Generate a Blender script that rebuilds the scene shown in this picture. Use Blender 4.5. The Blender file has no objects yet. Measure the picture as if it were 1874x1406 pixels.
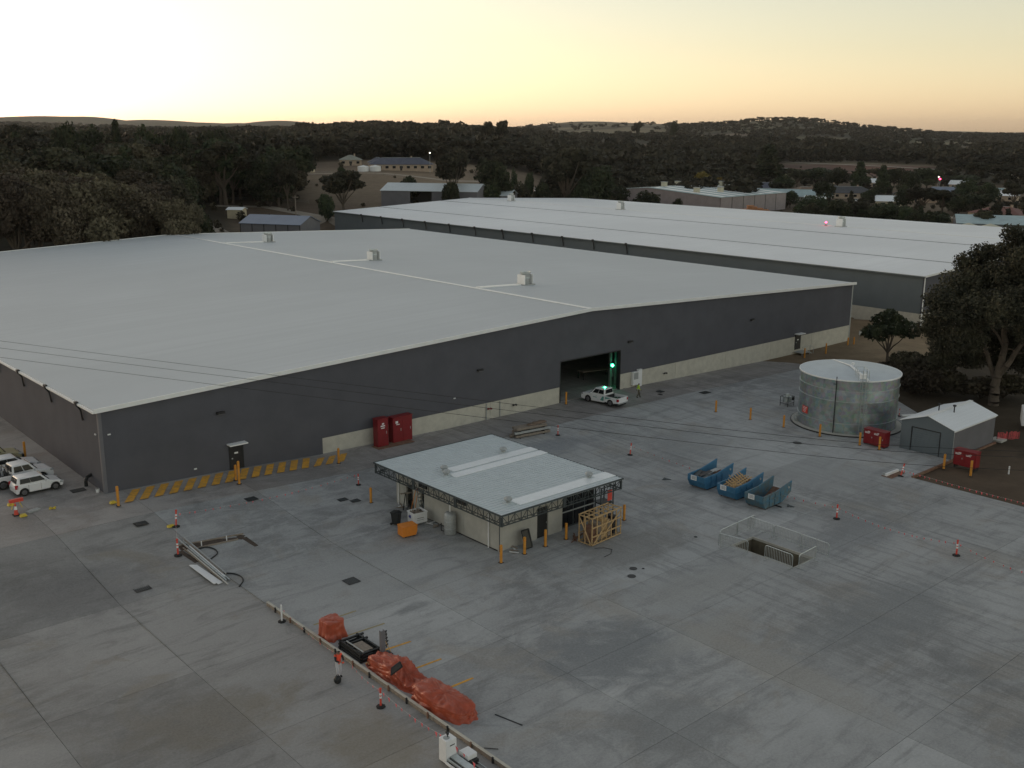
import bpy, bmesh, math, random
import numpy as np
from mathutils import Vector, Matrix, noise
R = math.radians
PI = math.pi
# ---------------------------------------------------------------- camera, world, sun, exposure
SC = bpy.context.scene
COL = SC.collection
F = 1890.28; PITCH = .23892; ROLL = .00422; YAW = .72128; CAMZ = 30.0
_cy, _sy = math.cos(YAW), math.sin(YAW)
_f = Vector((_sy*math.cos(PITCH), _cy*math.cos(PITCH), -math.sin(PITCH)))
_r = Vector((_cy, -_sy, 0)); _u = _r.cross(_f)
RT = math.cos(ROLL)*_r + math.sin(ROLL)*_u
UP = -math.sin(ROLL)*_r + math.cos(ROLL)*_u
cam = bpy.data.cameras.new('camera'); camo = bpy.data.objects.new('camera', cam); COL.objects.link(camo)
m3 = Matrix((RT, UP, -_f)).transposed()
camo.matrix_world = Matrix.Translation((0, 0, CAMZ)) @ m3.to_4x4()
cam.sensor_fit = 'HORIZONTAL'; cam.sensor_width = 36.0; cam.lens = 36.0*F/1874
cam.clip_start = .5; cam.clip_end = 30000
SC.camera = camo
SC.render.resolution_x = 1024; SC.render.resolution_y = 768

SUN_AZ = YAW - R(54)        # heading of the low sun, left of the frame
SUN_EL = R(4.6)
w = bpy.data.worlds.new('World'); SC.world = w; w.use_nodes = True
nt = w.node_tree; nt.nodes.clear()
out = nt.nodes.new('ShaderNodeOutputWorld'); bg = nt.nodes.new('ShaderNodeBackground')
sky = nt.nodes.new('ShaderNodeTexSky'); sky.sky_type = 'NISHITA'; sky.sun_disc = False
sky.sun_elevation = SUN_EL; sky.sun_rotation = SUN_AZ
sky.altitude = 100; sky.air_density = 1.0; sky.dust_density = 0.8; sky.ozone_density = 1.0
hs0 = nt.nodes.new("ShaderNodeHueSaturation"); hs0.inputs["Saturation"].default_value = .57
nt.links.new(sky.outputs[0], hs0.inputs["Color"]); tint = nt.nodes.new("ShaderNodeMix"); tint.data_type = "RGBA"; tint.blend_type = "MULTIPLY"; tint.inputs[0].default_value = 1; tint.inputs[7].default_value = (1.09, .985, .90, 1)
nt.links.new(hs0.outputs[0], tint.inputs[6]); nt.links.new(tint.outputs[2], bg.inputs[0]); bg.inputs[1].default_value = 0.15
nt.links.new(bg.outputs[0], out.inputs[0])
sl = bpy.data.lights.new('sun', 'SUN'); sl.energy = .012; sl.angle = R(8); sl.color = (1, .78, .55)
so = bpy.data.objects.new('sun', sl); COL.objects.link(so)
sd = Vector((math.sin(SUN_AZ)*math.cos(SUN_EL), math.cos(SUN_AZ)*math.cos(SUN_EL), math.sin(SUN_EL)))
so.rotation_euler = sd.to_track_quat('Z', 'Y').to_euler(); so.location = (0, 0, 80)
SC.view_settings.view_transform = 'Standard'; SC.view_settings.look = 'None'
SC.view_settings.exposure = 1.04; SC.view_settings.gamma = 1.0
SC.view_settings.use_curve_mapping = False
SC.render.engine = 'CYCLES'

# ---------------------------------------------------------------- rays from the photograph to places
def ray(px, py): return RT*((px-937)/F) - UP*((py-703)/F) + _f
def G(px, py, z=0.0):
    d = ray(px, py); t = (z-CAMZ)/d.z; return Vector((d.x*t, d.y*t, z))
def onX(px, py, X): d = ray(px, py); t = X/d.x; return Vector((X, d.y*t, CAMZ+d.z*t))
def onY(px, py, Y): d = ray(px, py); t = Y/d.y; return Vector((d.x*t, Y, CAMZ+d.z*t))
def pol(px, d):
    r = ray(px, 243); h = math.hypot(r.x, r.y); return r.x/h*d, r.y/h*d
def ztop(px, py, d):
    r = ray(px, py); return CAMZ + r.z/math.hypot(r.x, r.y)*d
def lerp(a, b, t): return a+(b-a)*t
def sstep(a, b, x):
    t = min(1, max(0, (x-a)/(b-a))); return t*t*(3-2*t)
def interp(x, xs, ys):
    if x <= xs[0]: return ys[0]
    for i in range(1, len(xs)):
        if x <= xs[i]: return lerp(ys[i-1], ys[i], (x-xs[i-1])/(xs[i]-xs[i-1]))
    return ys[-1]
WX0, WX1, WY0, WY1 = 27.55, 138.75, 81.17, 193.5
EAVE, RIDGE, PLINTH = 8.4, 10.5, 2.17
def g(x, y):
    p = interp(x, [27.5, 38.9, 47.8, 58.8, 88, 139], [1.46, 1.1, .62, .34, .34, -.76])
    return p*sstep(60, 79, y) + max(0, min(y-81, 80))*.018*(1 if x < 27.6 else 0)
def P(px, py):
    z = 0
    for _ in range(12):
        v = G(px, py, z); z = lerp(z, g(v.x, v.y), .8)
    v.z = g(v.x, v.y); return v

# far ground heights: columns by picture x, rows by distance
DD = [90, 150, 200, 320, 450, 600, 800, 1100, 1500, 2200, 3000, 4200, 6000, 8000]
TT = {-700: [0, 1, 3, 9, 14, 18, 20, 24, 30, 40, 50, 60, 80, 80],
      0:    [0, 1, 3, 9, 13, 15, 16, 18, 21, 27, 38, 60, 82, 70],
      300:  [0, 1, 2, 8, 12, 14, 15, 17, 20, 26, 34, 48, 74, 60],
      500:  [0, 0, 1, 7, 11, 14, 16, 18, 24, 30, 33, 40, 60, 60],
      700:  [0, 0, 1, 6.5, 12.5, 16, 19, 23, 35, 38, 36, 36, 40, 40],
      900:  [0, 0, 0, 4.5, 9.5, 12.5, 15, 19, 26, 33, 30, 36, 40, 40],
      1040: [0, 0, 0, 1, 3, 5, 7, 10, 16, 24, 44, 70, 60, 40],
      1180: [0, 0, 0, 0, 1, 2, 4, 7, 14, 26, 52, 60, 60, 40],
      1290: [0, 0, 0, 0, 0, 1, 3, 7, 14, 26, 48, 64, 60, 40],
      1430: [0, 0, 0, 0, 0, 1, 2, 5, 14, 30, 62, 60, 50, 30],
      1600: [0, 0, 0, 0, 0, 0, 2, 5, 10, 24, 42, 40, 30, 20],
      1760: [0, 0, 0, 0, 0, 0, 1, 4, 8, 16, 24, 26, 20, 20],
      2600: [0, 0, 0, 0, 0, 0, 1, 4, 8, 12, 16, 20, 20, 20]}
TX = sorted(TT)
def catm(xs, ys, x):
    n = len(xs)
    if x <= xs[0]: return ys[0]
    if x >= xs[-1]: return ys[-1]
    for i in range(n-1):
        if x <= xs[i+1]: break
    h = xs[i+1]-xs[i]; t = (x-xs[i])/h
    s = lambda k: 0 if k <= 0 or k >= n-1 else (ys[k+1]-ys[k-1])/(xs[k+1]-xs[k-1])
    a, b = s(i)*h, s(i+1)*h
    return (2*t**3-3*t*t+1)*ys[i] + (t**3-2*t*t+t)*a + (3*t*t-2*t**3)*ys[i+1] + (t**3-t*t)*b
def pxof(x, y):
    a = math.atan2(x, y)-YAW
    while a < -PI: a += 2*PI
    while a > PI: a -= 2*PI
    a = max(-1.2, min(1.2, a))
    return 937 + math.tan(a)*F/math.cos(PITCH)*1.0
def far(x, y):
    d = math.hypot(x, y); px = pxof(x, y)
    L = math.log(max(d, 60)); LD = [math.log(q) for q in DD]
    z = catm(TX, [catm(LD, TT[c], L) for c in TX], px)
    amp = sstep(700, 4000, d)*10
    return z + amp*noise.noise((x/500, y/500, 3)) + sstep(3600, 5200, d)*44*noise.noise((x/620, y/620, 8))
def T(x, y):
    d = math.hypot(x, y)
    near = g(x, y)-.13
    if WX0+2 < x < WX1-2 and WY0+2 < y < WY1-2: near = -1.3
    if 153 < x < 246 and 78 < y < 246: return -1.3
    t = sstep(0, 1, (d-120)/60.0)
    if x < WX0+2 and 78 < y < 200 and x > -60: t = 0 if y < 150 else t
    z = lerp(near, far(x, y), t)
    if 139 < x < 156: z = lerp(z, .9, .9*sstep(139, 150, x)*sstep(70, 82, y)*(1-sstep(240, 270, y)))
    return z

# ---------------------------------------------------------------- materials
def mat(name, col, rough=.7, metal=0., var=.15, scale=3., bump=0., bscale=40., spec=None, col2=None, detail=6, objvar=0.):
    m = bpy.data.materials.new(name); m.use_nodes = True; n = m.node_tree; b = n.nodes['Principled BSDF']
    b.inputs['Roughness'].default_value = rough; b.inputs['Metallic'].default_value = metal
    if spec is not None: b.inputs['Specular IOR Level'].default_value = spec
    tc = n.nodes.new('ShaderNodeTexCoord')
    nz = n.nodes.new('ShaderNodeTexNoise'); nz.inputs['Scale'].default_value = scale; nz.inputs['Detail'].default_value = detail
    nz.inputs['Roughness'].default_value = .62
    n.links.new(tc.outputs['Object'], nz.inputs['Vector'])
    cr = n.nodes.new('ShaderNodeValToRGB'); cr.color_ramp.elements[0].position = .3; cr.color_ramp.elements[1].position = .7
    c2 = col2 or [c*(1+var) for c in col]; c1 = [c*(1-var) for c in col] if not col2 else col
    cr.color_ramp.elements[0].color = (*c1, 1); cr.color_ramp.elements[1].color = (*[min(1, c) for c in c2], 1)
    n.links.new(nz.outputs['Fac'], cr.inputs[0])
    last = cr.outputs[0]
    if objvar:
        oi = n.nodes.new('ShaderNodeObjectInfo'); mr = n.nodes.new('ShaderNodeMapRange')
        mr.inputs['To Min'].default_value = 1-objvar; mr.inputs['To Max'].default_value = 1+objvar
        n.links.new(oi.outputs['Random'], mr.inputs['Value'])
        hs = n.nodes.new('ShaderNodeHueSaturation'); n.links.new(mr.outputs[0], hs.inputs['Value']); n.links.new(last, hs.inputs['Color']); last = hs.outputs[0]
    n.links.new(last, b.inputs['Base Color'])
    if bump:
        nb = n.nodes.new('ShaderNodeTexNoise'); nb.inputs['Scale'].default_value = bscale; nb.inputs['Detail'].default_value = 4
        n.links.new(tc.outputs['Object'], nb.inputs['Vector'])
        bp = n.nodes.new('ShaderNodeBump'); bp.inputs['Strength'].default_value = bump; bp.inputs['Distance'].default_value = .02
        n.links.new(nb.outputs['Fac'], bp.inputs['Height']); n.links.new(bp.outputs[0], b.inputs['Normal'])
    return m
def nd(n, typ, **kw):
    x = n.nodes.new(typ)
    for k, v in kw.items(): setattr(x, k, v)
    return x
def mth(n, op, a, b=None, clamp=False):
    x = n.nodes.new('ShaderNodeMath'); x.operation = op; x.use_clamp = clamp
    for i, v in enumerate((a, b)):
        if v is None: continue
        if isinstance(v, (int, float)): x.inputs[i].default_value = v
        else: n.links.new(v, x.inputs[i])
    return x.outputs[0]
def mixc(n, fac, a, b, mode='MIX'):
    x = n.nodes.new('ShaderNodeMix'); x.data_type = 'RGBA'; x.blend_type = mode; x.clamp_factor = True
    for s, v in ((0, fac), (6, a), (7, b)):
        if isinstance(v, (int, float)): x.inputs[s].default_value = v
        elif isinstance(v, tuple): x.inputs[s].default_value = (*v, 1) if len(v) == 3 else v
        else: n.links.new(v, x.inputs[s])
    return x.outputs[2]
def noi(n, vec, scale, detail=5, rough=.6, dist=0.):
    z = n.nodes.new('ShaderNodeTexNoise'); z.inputs['Scale'].default_value = scale; z.inputs['Detail'].default_value = detail
    z.inputs['Roughness'].default_value = rough; z.inputs['Distortion'].default_value = dist
    if vec is not None: n.links.new(vec, z.inputs['Vector'])
    return z.outputs['Fac']
def ramp(n, f, a, b, lo=0., hi=1.):
    mr = n.nodes.new('ShaderNodeMapRange'); mr.interpolation_type = 'SMOOTHSTEP'
    mr.inputs['From Min'].default_value = a; mr.inputs['From Max'].default_value = b
    mr.inputs['To Min'].default_value = lo; mr.inputs['To Max'].default_value = hi
    n.links.new(f, mr.inputs['Value']); return mr.outputs[0]
def mapping(n, vec, rot=0, sc=(1, 1, 1), loc=(0, 0, 0)):
    m_ = n.nodes.new('ShaderNodeMapping'); m_.inputs['Rotation'].default_value = (0, 0, rot); m_.inputs['Scale'].default_value = sc
    m_.inputs['Location'].default_value = loc
    n.links.new(vec, m_.inputs['Vector']); return m_.outputs[0]
def concrete_yard(name, base, dirt):
    m = bpy.data.materials.new(name); m.use_nodes = True; n = m.node_tree; b = n.nodes['Principled BSDF']
    geo = n.nodes.new('ShaderNodeNewGeometry'); pos = geo.outputs['Position']
    oi = n.nodes.new('ShaderNodeObjectInfo')
    big = noi(n, pos, .055, 6, .62, .6)
    mid = noi(n, mapping(n, pos, .3, (.35, .6, .35)), 1.1, 7, .68, .8)
    streak = noi(n, mapping(n, pos, R(14), (.09, .7, .3)), 1.3, 5, .65, .5)
    streak2 = noi(n, mapping(n, pos, R(-78), (.07, .8, .3)), 1.7, 5, .65, .6)
    fine = noi(n, pos, 7, 8, .75)
    dark = tuple(c*.52 for c in base); light = tuple(min(1, c*1.34) for c in base)
    c = mixc(n, ramp(n, big, .36, .64), dark, light)
    c = mixc(n, ramp(n, mid, .38, .62, 0, .7), c, light)
    c = mixc(n, ramp(n, streak, .52, .68, 0, .5), c, tuple(q*.38 for q in base))
    c = mixc(n, ramp(n, streak2, .54, .74, 0, .4), c, light)
    c = mixc(n, ramp(n, noi(n, pos, .16, 5, .6, 1.2), .52, .66, 0, .6), c, dirt)
    # damp-looking blotches and worn traffic lanes
    c = mixc(n, ramp(n, noi(n, mapping(n, pos, R(20), (.25, .5, .3), (7, 3, 0)), .62, 8, .66, 1.6), .53, .66, 0, .42), c, tuple(q*.34 for q in base))
    c = mixc(n, ramp(n, noi(n, mapping(n, pos, R(-30), (.5, .3, .3), (17, 5, 0)), .5, 8, .7, 1.2), .55, .68, 0, .4), c, tuple(min(1, q*1.5) for q in base))
    # run-off streaks along the fall of the big right-hand bays
    sy_ = noi(n, mapping(n, pos, R(4), (.95, .075, .3)), 1.9, 7, .66, .7)
    sepx = nd(n, 'ShaderNodeSeparateXYZ'); n.links.new(pos, sepx.inputs[0])
    area = ramp(n, mth(n, 'ADD', sepx.outputs[0], mth(n, 'MULTIPLY', noi(n, pos, .08, 3), 10)), 50, 58)
    c = mixc(n, mth(n, 'MULTIPLY', ramp(n, sy_, .50, .60, 0, .42), area), c, tuple(q*.36 for q in base))
    c = mixc(n, mth(n, 'MULTIPLY', ramp(n, sy_, .46, .36, 0, .4), area), c, light)
    for (sx0, sy0, rx, ry, k_, colr) in STAINS:
        dx = mth(n, 'DIVIDE', mth(n, 'SUBTRACT', sepx.outputs[0], sx0), rx); dy = mth(n, 'DIVIDE', mth(n, 'SUBTRACT', sepx.outputs[1], sy0), ry)
        rr_ = mth(n, 'ADD', mth(n, 'SQRT', mth(n, 'ADD', mth(n, 'MULTIPLY', dx, dx), mth(n, 'MULTIPLY', dy, dy))), mth(n, 'MULTIPLY', mth(n, 'SUBTRACT', noi(n, pos, .45, 7, .7, 1.0), .5), 1.9))
        c = mixc(n, mth(n, 'MULTIPLY', ramp(n, rr_, 1.15, .35), k_), c, tuple(q*w_ for q, w_ in zip(base, colr)))
    # pale scuffs and small dark spots
    c = mixc(n, ramp(n, noi(n, pos, .55, 9, .8, 2.0), .60, .70, 0, .35), c, light)
    vor = nd(n, 'ShaderNodeTexVoronoi'); vor.inputs['Scale'].default_value = .35; n.links.new(pos, vor.inputs['Vector'])
    spot = mth(n, 'MULTIPLY', ramp(n, vor.outputs['Distance'], .10, .02), ramp(n, fine, .4, .6))
    c = mixc(n, mth(n, 'MULTIPLY', spot, .5), c, tuple(q*.3 for q in base))
    # tyre rings left by turning trucks
    sep = nd(n, 'ShaderNodeSeparateXYZ'); n.links.new(pos, sep.inputs[0])
    for (cx, cy, rr, a0) in TYRES:
        dx = mth(n, 'SUBTRACT', sep.outputs[0], cx); dy = mth(n, 'SUBTRACT', sep.outputs[1], cy)
        r_ = mth(n, 'SQRT', mth(n, 'ADD', mth(n, 'MULTIPLY', dx, dx), mth(n, 'MULTIPLY', dy, dy)))
        dd = mth(n, 'ABSOLUTE', mth(n, 'SUBTRACT', r_, rr))
        band = ramp(n, dd, .30, .12)
        k = mth(n, 'MULTIPLY', band, ramp(n, noi(n, mapping(n, pos, 0, (1, 1, 1), (a0, 0, 0)), .13, 3), .50, .68, 0, .26))
        c = mixc(n, k, c, tuple(q*.36 for q in base))
    hs = nd(n, 'ShaderNodeHueSaturation'); n.links.new(c, hs.inputs['Color'])
    n.links.new(ramp(n, oi.outputs['Random'], 0, 1, .84, 1.14), hs.inputs['Value'])
    c = mixc(n, .34, hs.outputs[0], mixc(n, ramp(n, fine, .3, .7), tuple(q*.65 for q in base), tuple(q*1.4 for q in base)))
    n.links.new(c, b.inputs['Base Color'])
    n.links.new(ramp(n, mid, .3, .7, .55, .85), b.inputs['Roughness'])
    bp = nd(n, 'ShaderNodeBump'); bp.inputs['Strength'].default_value = .35; bp.inputs['Distance'].default_value = .01
    n.links.new(fine, bp.inputs['Height']); n.links.new(bp.outputs[0], b.inputs['Normal'])
    return m
STAINS = [(41.5, 38.0, 6.2, 4.4, .85, (.34, .38, .42)), (38.4, 30.5, 4.5, 4, .7, (.42, .44, .45)), (54.0, 47.8, 7.5, 3.0, .7, (.50, .46, .41)), (53.3, 40.7, 7, 2.3, .75, (1.15, 1.12, 1.07)), (58.0, 30, 10, 3.5, .6, (.44, .48, .51)),
          (35.8, 50.6, 1.9, .6, .8, (.32, .34, .35)), (38.5, 53.5, 2.4, .6, .6, (.36, .38, .4)), (69, 38.5, 7, 3, .6, (.45, .49, .54)), (36.5, 57, 5.5, 7, .6, (1.12, 1.13, 1.12)), (67.0, 70, 5.5, 2.6, .7, (.46, .52, .60)), (20, 47, 5, 3.2, .6, (.68, .58, .40)), (25.5, 39.0, 2.6, 4.5, .65, (.82, .68, .44)),
          (47.2, 31, 1.9, 9, .6, (1.1, 1.0, .86)), (21, 66, 6, 4.5, .5, (.50, .50, .54)), (80, 50, 6, 9, .5, (1.1, 1.12, 1.13)), (78, 62, 8, 5, .5, (.55, .58, .60)), (48, 36, 6, 1.2, .5, (1.15, 1.12, 1.05))]
TYRES = [(58.5, 52.5, 7.2, 3), (58.5, 52.5, 9.1, 11), (66, 47, 5.2, 23), (66, 47, 6.9, 31), (63, 61, 4.4, 5), (48, 30, 14, 9), (48, 30, 15.9, 19), (24, 44, 9, 41), (24, 44, 10.8, 44), (76, 60, 9, 14)]
M = {}
M['yard'] = concrete_yard('pale_concrete', (.328, .337, .337), (.29, .26, .215))
M['yard_brown'] = concrete_yard('weathered_concrete', (.245, .243, .236), (.22, .19, .14))
M['yard_side'] = concrete_yard('grey_concrete', (.285, .272, .262), (.22, .19, .165))
M['panel'] = mat('precast_concrete', (.52, .50, .43), .8, 0, .12, 1.2, .3, 20, objvar=.05)
M['clad'] = mat('charcoal_steel_cladding', (.106, .108, .124), .8, 0, .10, .35, .0, spec=.1)
M['clad_blue'] = mat('blue_grey_steel_cladding', (.12, .145, .16), .6, 0, .08, .3, .0)
def ribbed(m, ax, scale, strength=.6, dist=.03):
    n = m.node_tree; b = n.nodes['Principled BSDF']; tc = nd(n, 'ShaderNodeTexCoord')
    wv = nd(n, 'ShaderNodeTexWave'); wv.bands_direction = ax; wv.inputs['Scale'].default_value = scale
    n.links.new(tc.outputs['Object'], wv.inputs['Vector'])
    bp = nd(n, 'ShaderNodeBump'); bp.inputs['Strength'].default_value = strength; bp.inputs['Distance'].default_value = dist
    n.links.new(wv.outputs['Fac'], bp.inputs['Height']); n.links.new(bp.outputs[0], b.inputs['Normal'])
def roofmat(name, col):
    m = bpy.data.materials.new(name); m.use_nodes = True; n = m.node_tree; b = n.nodes['Principled BSDF']
    geo = nd(n, 'ShaderNodeNewGeometry'); pos = geo.outputs['Position']
    c = mixc(n, ramp(n, noi(n, pos, .03, 5, .6, .4), .3, .7), tuple(q*.93 for q in col), tuple(q*1.06 for q in col))
    st = noi(n, mapping(n, pos, 0, (.02, 1.1, .05)), 1.0, 4, .6)
    c = mixc(n, ramp(n, st, .38, .62, 0, .5), c, tuple(q*.94 for q in col))
    fl = noi(n, mapping(n, pos, 0, (.03, 4.2, .05), (3, 1, 0)), 1.0, 3, .6)
    c = mixc(n, ramp(n, fl, .42, .58, 0, .3), c, tuple(min(1, q*1.05) for q in col))
    n.links.new(c, b.inputs['Base Color']); b.inputs['Roughness'].default_value = .62
    b.inputs['Specular IOR Level'].default_value = .12
    return m
M['roof'] = roofmat('pale_grey_steel_roof', (.60, .635, .65))
M['roof2'] = roofmat('light_grey_steel_roof', (.84, .87, .885))
M['flash'] = mat('pale_flashing', (.86, .87, .86), .35, 0, .05, 1)
M['strip'] = mat('translucent_sheeting', (.80, .84, .86), .3, 0, .05, 2)
M['dark'] = mat('black_steel', (.018, .018, .02), .5, 0, .2, 4)
M['frame'] = mat('dark_grey_steel_frame', (.07, .085, .09), .5, .3, .15, 5)
M['galv'] = mat('galvanised_steel', (.52, .56, .56), .42, .85, .16, 2.5)
M['lgalv'] = mat('dull_galvanised_steel', (.42, .44, .44), .6, .5, .15, 6)
M['bollard'] = mat('orange_yellow_plastic', (.62, .27, .035), .5, 0, .12, 3)
M['hatch'] = mat('yellow_line_paint', (.88, .43, .03), .8, 0, .3, 2.2, col2=(.42, .25, .08))
M['oldline'] = mat('worn_yellow_line_paint', (.36, .29, .12), .85, 0, .2, 3, col2=(.31, .29, .22))
M['red'] = mat('red_painted_steel', (.22, .012, .017), .42, 0, .12, 2)
M['delin'] = mat('red_orange_plastic', (.66, .07, .045), .5, 0, .1, 5)
M['white'] = mat('white_paint', (.78, .79, .79), .4, 0, .04, 4)
M['car'] = mat('white_car_paint', (.76, .77, .78), .18, 0, .02, 1, spec=.6)
M['beige'] = mat('beige_car_paint', (.36, .33, .2), .3, 0, .03, 1)
M['glass'] = mat('dark_tinted_glass', (.010, .012, .015), .15, 0, .1, 1, spec=.25)
M['tyre'] = mat('tyre_rubber', (.018, .018, .018), .85, 0, .2, 8)
M['rim'] = mat('alloy_rim', (.20, .20, .21), .35, .7, .1, 5)
M['lamp_red'] = mat('red_lens', (.38, .02, .03), .25, 0, .1, 5)
M['lamp_clear'] = mat('clear_lens', (.45, .47, .48), .15, .3, .1, 5)
M['black'] = mat('black_plastic', (.015, .017, .018), .55, 0, .2, 5)
M['timber'] = mat('raw_pine_timber', (.50, .34, .17), .75, 0, .18, 6)
M['grey_timber'] = mat('weathered_timber', (.26, .22, .18), .85, 0, .25, 5)
M['skip'] = mat('blue_painted_steel', (.045, .17, .30), .55, 0, .22, 1.6)
M['skip_old'] = mat('scraped_blue_steel', (.045, .18, .29), .65, 0, .2, 2.2, col2=(.12, .13, .11))
M['rust'] = mat('rusty_steel', (.16, .065, .04), .85, 0, .25, 2, col2=(.24, .16, .11))
def tarpmat():
    m = mat('red_brown_tarpaulin', (.41, .080, .038), .40, 0, .22, 2.2, .8, 7); return m
M['tarp'] = tarpmat()
M['orange'] = mat('orange_plastic', (.68, .22, .02), .5, 0, .08, 3)
M['wall_light_conc'] = mat('rendered_concrete_wall', (.43, .42, .38), .85, 0, .13, .9, .4, 18)
M['srf'] = mat('pale_corrugated_roof', (.56, .62, .64), .5, 0, .06, 1.2)
M['soil'] = mat('bare_earth', (.10, .07, .048), .95, 0, .35, .9, .8, 6)
M['pitwall'] = mat('damp_pit_wall', (.15, .13, .09), .9, 0, .3, 1.6, .5, 10)
M['earth_cut'] = mat('damp_brown_earth', (.07, .052, .04), .95, 0, .3, 3, .6, 12)
M['pink'] = mat('pink_flag_plastic', (.85, .12, .14), .6, 0, .1, 3)
M['yellow'] = mat('yellow_plastic', (.62, .47, .05), .6, 0, .1, 3)
M['hiv_y'] = mat('yellow_high_visibility_cloth', (.50, .72, .03), .7, 0, .1, 5)
M['hiv_o'] = mat('orange_high_visibility_cloth', (.86, .09, .04), .7, 0, .1, 5)
M['reflect'] = mat('silver_reflective_tape', (.7, .7, .68), .5, 0, .05, 5)
M['skin'] = mat('skin', (.36, .2, .14), .6, 0, .05, 5)
M['cloth_pale'] = mat('pale_trousers_cloth', (.55, .55, .58), .85, 0, .08, 9)
M['cloth_dark'] = mat('dark_cloth', (.025, .027, .032), .9, 0, .2, 9)
M['cloth_khaki'] = mat('khaki_cloth', (.10, .09, .06), .9, 0, .2, 9)
M['hair'] = mat('dark_hair', (.015, .01, .008), .7, 0, .2, 9)
M['bark'] = mat('pale_gum_bark', (.11, .088, .068), .9, 0, .35, 1.2)
M['bark_dark'] = mat('dark_bark', (.05, .038, .03), .9, 0, .3, 1.2)
M['wire'] = mat('power_line_cable', (.02, .02, .02), .7, 0, .1, 2)
M['brick'] = mat('cream_brick_wall', (.42, .33, .25), .85, 0, .15, .8)
M['cream'] = mat('cream_render', (.55, .48, .34), .8, 0, .1, .6)
M['wallgrey'] = mat('grey_shed_steel', (.15, .15, .165), .55, 0, .12, .5)
M['pinkwall'] = mat('pinkish_grey_steel_sheet', (.30, .26, .26), .6, 0, .12, .5)
M['tile_blue'] = mat('blue_grey_roof_tile', (.075, .085, .12), .6, 0, .2, .6)
M['tile_dark'] = mat('charcoal_roof_tile', (.055, .058, .065), .6, 0, .2, .6)
M['tile_green'] = mat('grey_green_roof_steel', (.22, .23, .19), .5, 0, .15, .6)
M['tile_red'] = mat('brown_red_roof_tile', (.17, .075, .06), .7, 0, .2, .6)
M['tile_brown'] = mat('brown_roof_tile', (.17, .12, .085), .7, 0, .2, .6)
M['teal_roof'] = mat('pale_teal_roof_steel', (.34, .45, .47), .5, 0, .15, .4)
M['steel_blue_roof'] = mat('blue_steel_roof', (.17, .21, .29), .4, 0, .1, .3)
M['tank_cream'] = mat('cream_tank_plastic', (.52, .50, .38), .5, 0, .05, 1)
M['pallet'] = mat('orange_timber_pallet', (.50, .22, .09), .7, 0, .2, 3)
M['dirtroad'] = mat('pale_gravel_road', (.30, .26, .21), .95, 0, .2, .15)
def emis(name, col, s):
    m = bpy.data.materials.new(name); m.use_nodes = True; b = m.node_tree.nodes['Principled BSDF']
    b.inputs['Base Color'].default_value = (*col, 1); b.inputs['Emission Color'].default_value = (*col, 1); b.inputs['Emission Strength'].default_value = s
    return m
M['lit_green'] = emis('lit_green_lamp', (.05, 1, .45), 14)
M['lit_red'] = emis('lit_red_lamp', (1, .05, .12), 5)
M['lit_white'] = emis('lit_white_lamp', (1, .9, .75), 6)
def leafmat(name, c1, c2, c3):
    m = bpy.data.materials.new(name); m.use_nodes = True; n = m.node_tree; b = n.nodes['Principled BSDF']
    at = nd(n, 'ShaderNodeAttribute', attribute_name='tone'); oi = nd(n, 'ShaderNodeObjectInfo')
    cr = nd(n, 'ShaderNodeValToRGB'); e = cr.color_ramp.elements
    e[0].position = 0; e[0].color = (*c1, 1); e[1].position = 1; e[1].color = (*c3, 1); q = cr.color_ramp.elements.new(.5); q.color = (*c2, 1)
    n.links.new(at.outputs['Fac'], cr.inputs[0])
    hs = nd(n, 'ShaderNodeHueSaturation'); n.links.new(cr.outputs[0], hs.inputs['Color'])
    n.links.new(ramp(n, oi.outputs['Random'], 0, 1, .7, 1.35), hs.inputs['Value'])
    n.links.new(ramp(n, oi.outputs['Random'], 0, 1, .475, .515), hs.inputs['Hue'])
    n.links.new(hs.outputs[0], b.inputs['Base Color']); b.inputs['Roughness'].default_value = .75
    b.inputs['Specular IOR Level'].default_value = .25
    return m
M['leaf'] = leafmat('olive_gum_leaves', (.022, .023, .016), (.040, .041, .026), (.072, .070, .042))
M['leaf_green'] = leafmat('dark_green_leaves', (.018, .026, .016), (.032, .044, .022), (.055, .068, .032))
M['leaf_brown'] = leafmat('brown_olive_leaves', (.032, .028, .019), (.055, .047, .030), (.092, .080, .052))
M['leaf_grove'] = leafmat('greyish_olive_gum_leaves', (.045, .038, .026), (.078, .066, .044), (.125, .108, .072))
M['leaf_gold'] = leafmat('golden_leaves', (.06, .045, .01), (.12, .09, .02), (.2, .14, .03))

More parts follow.
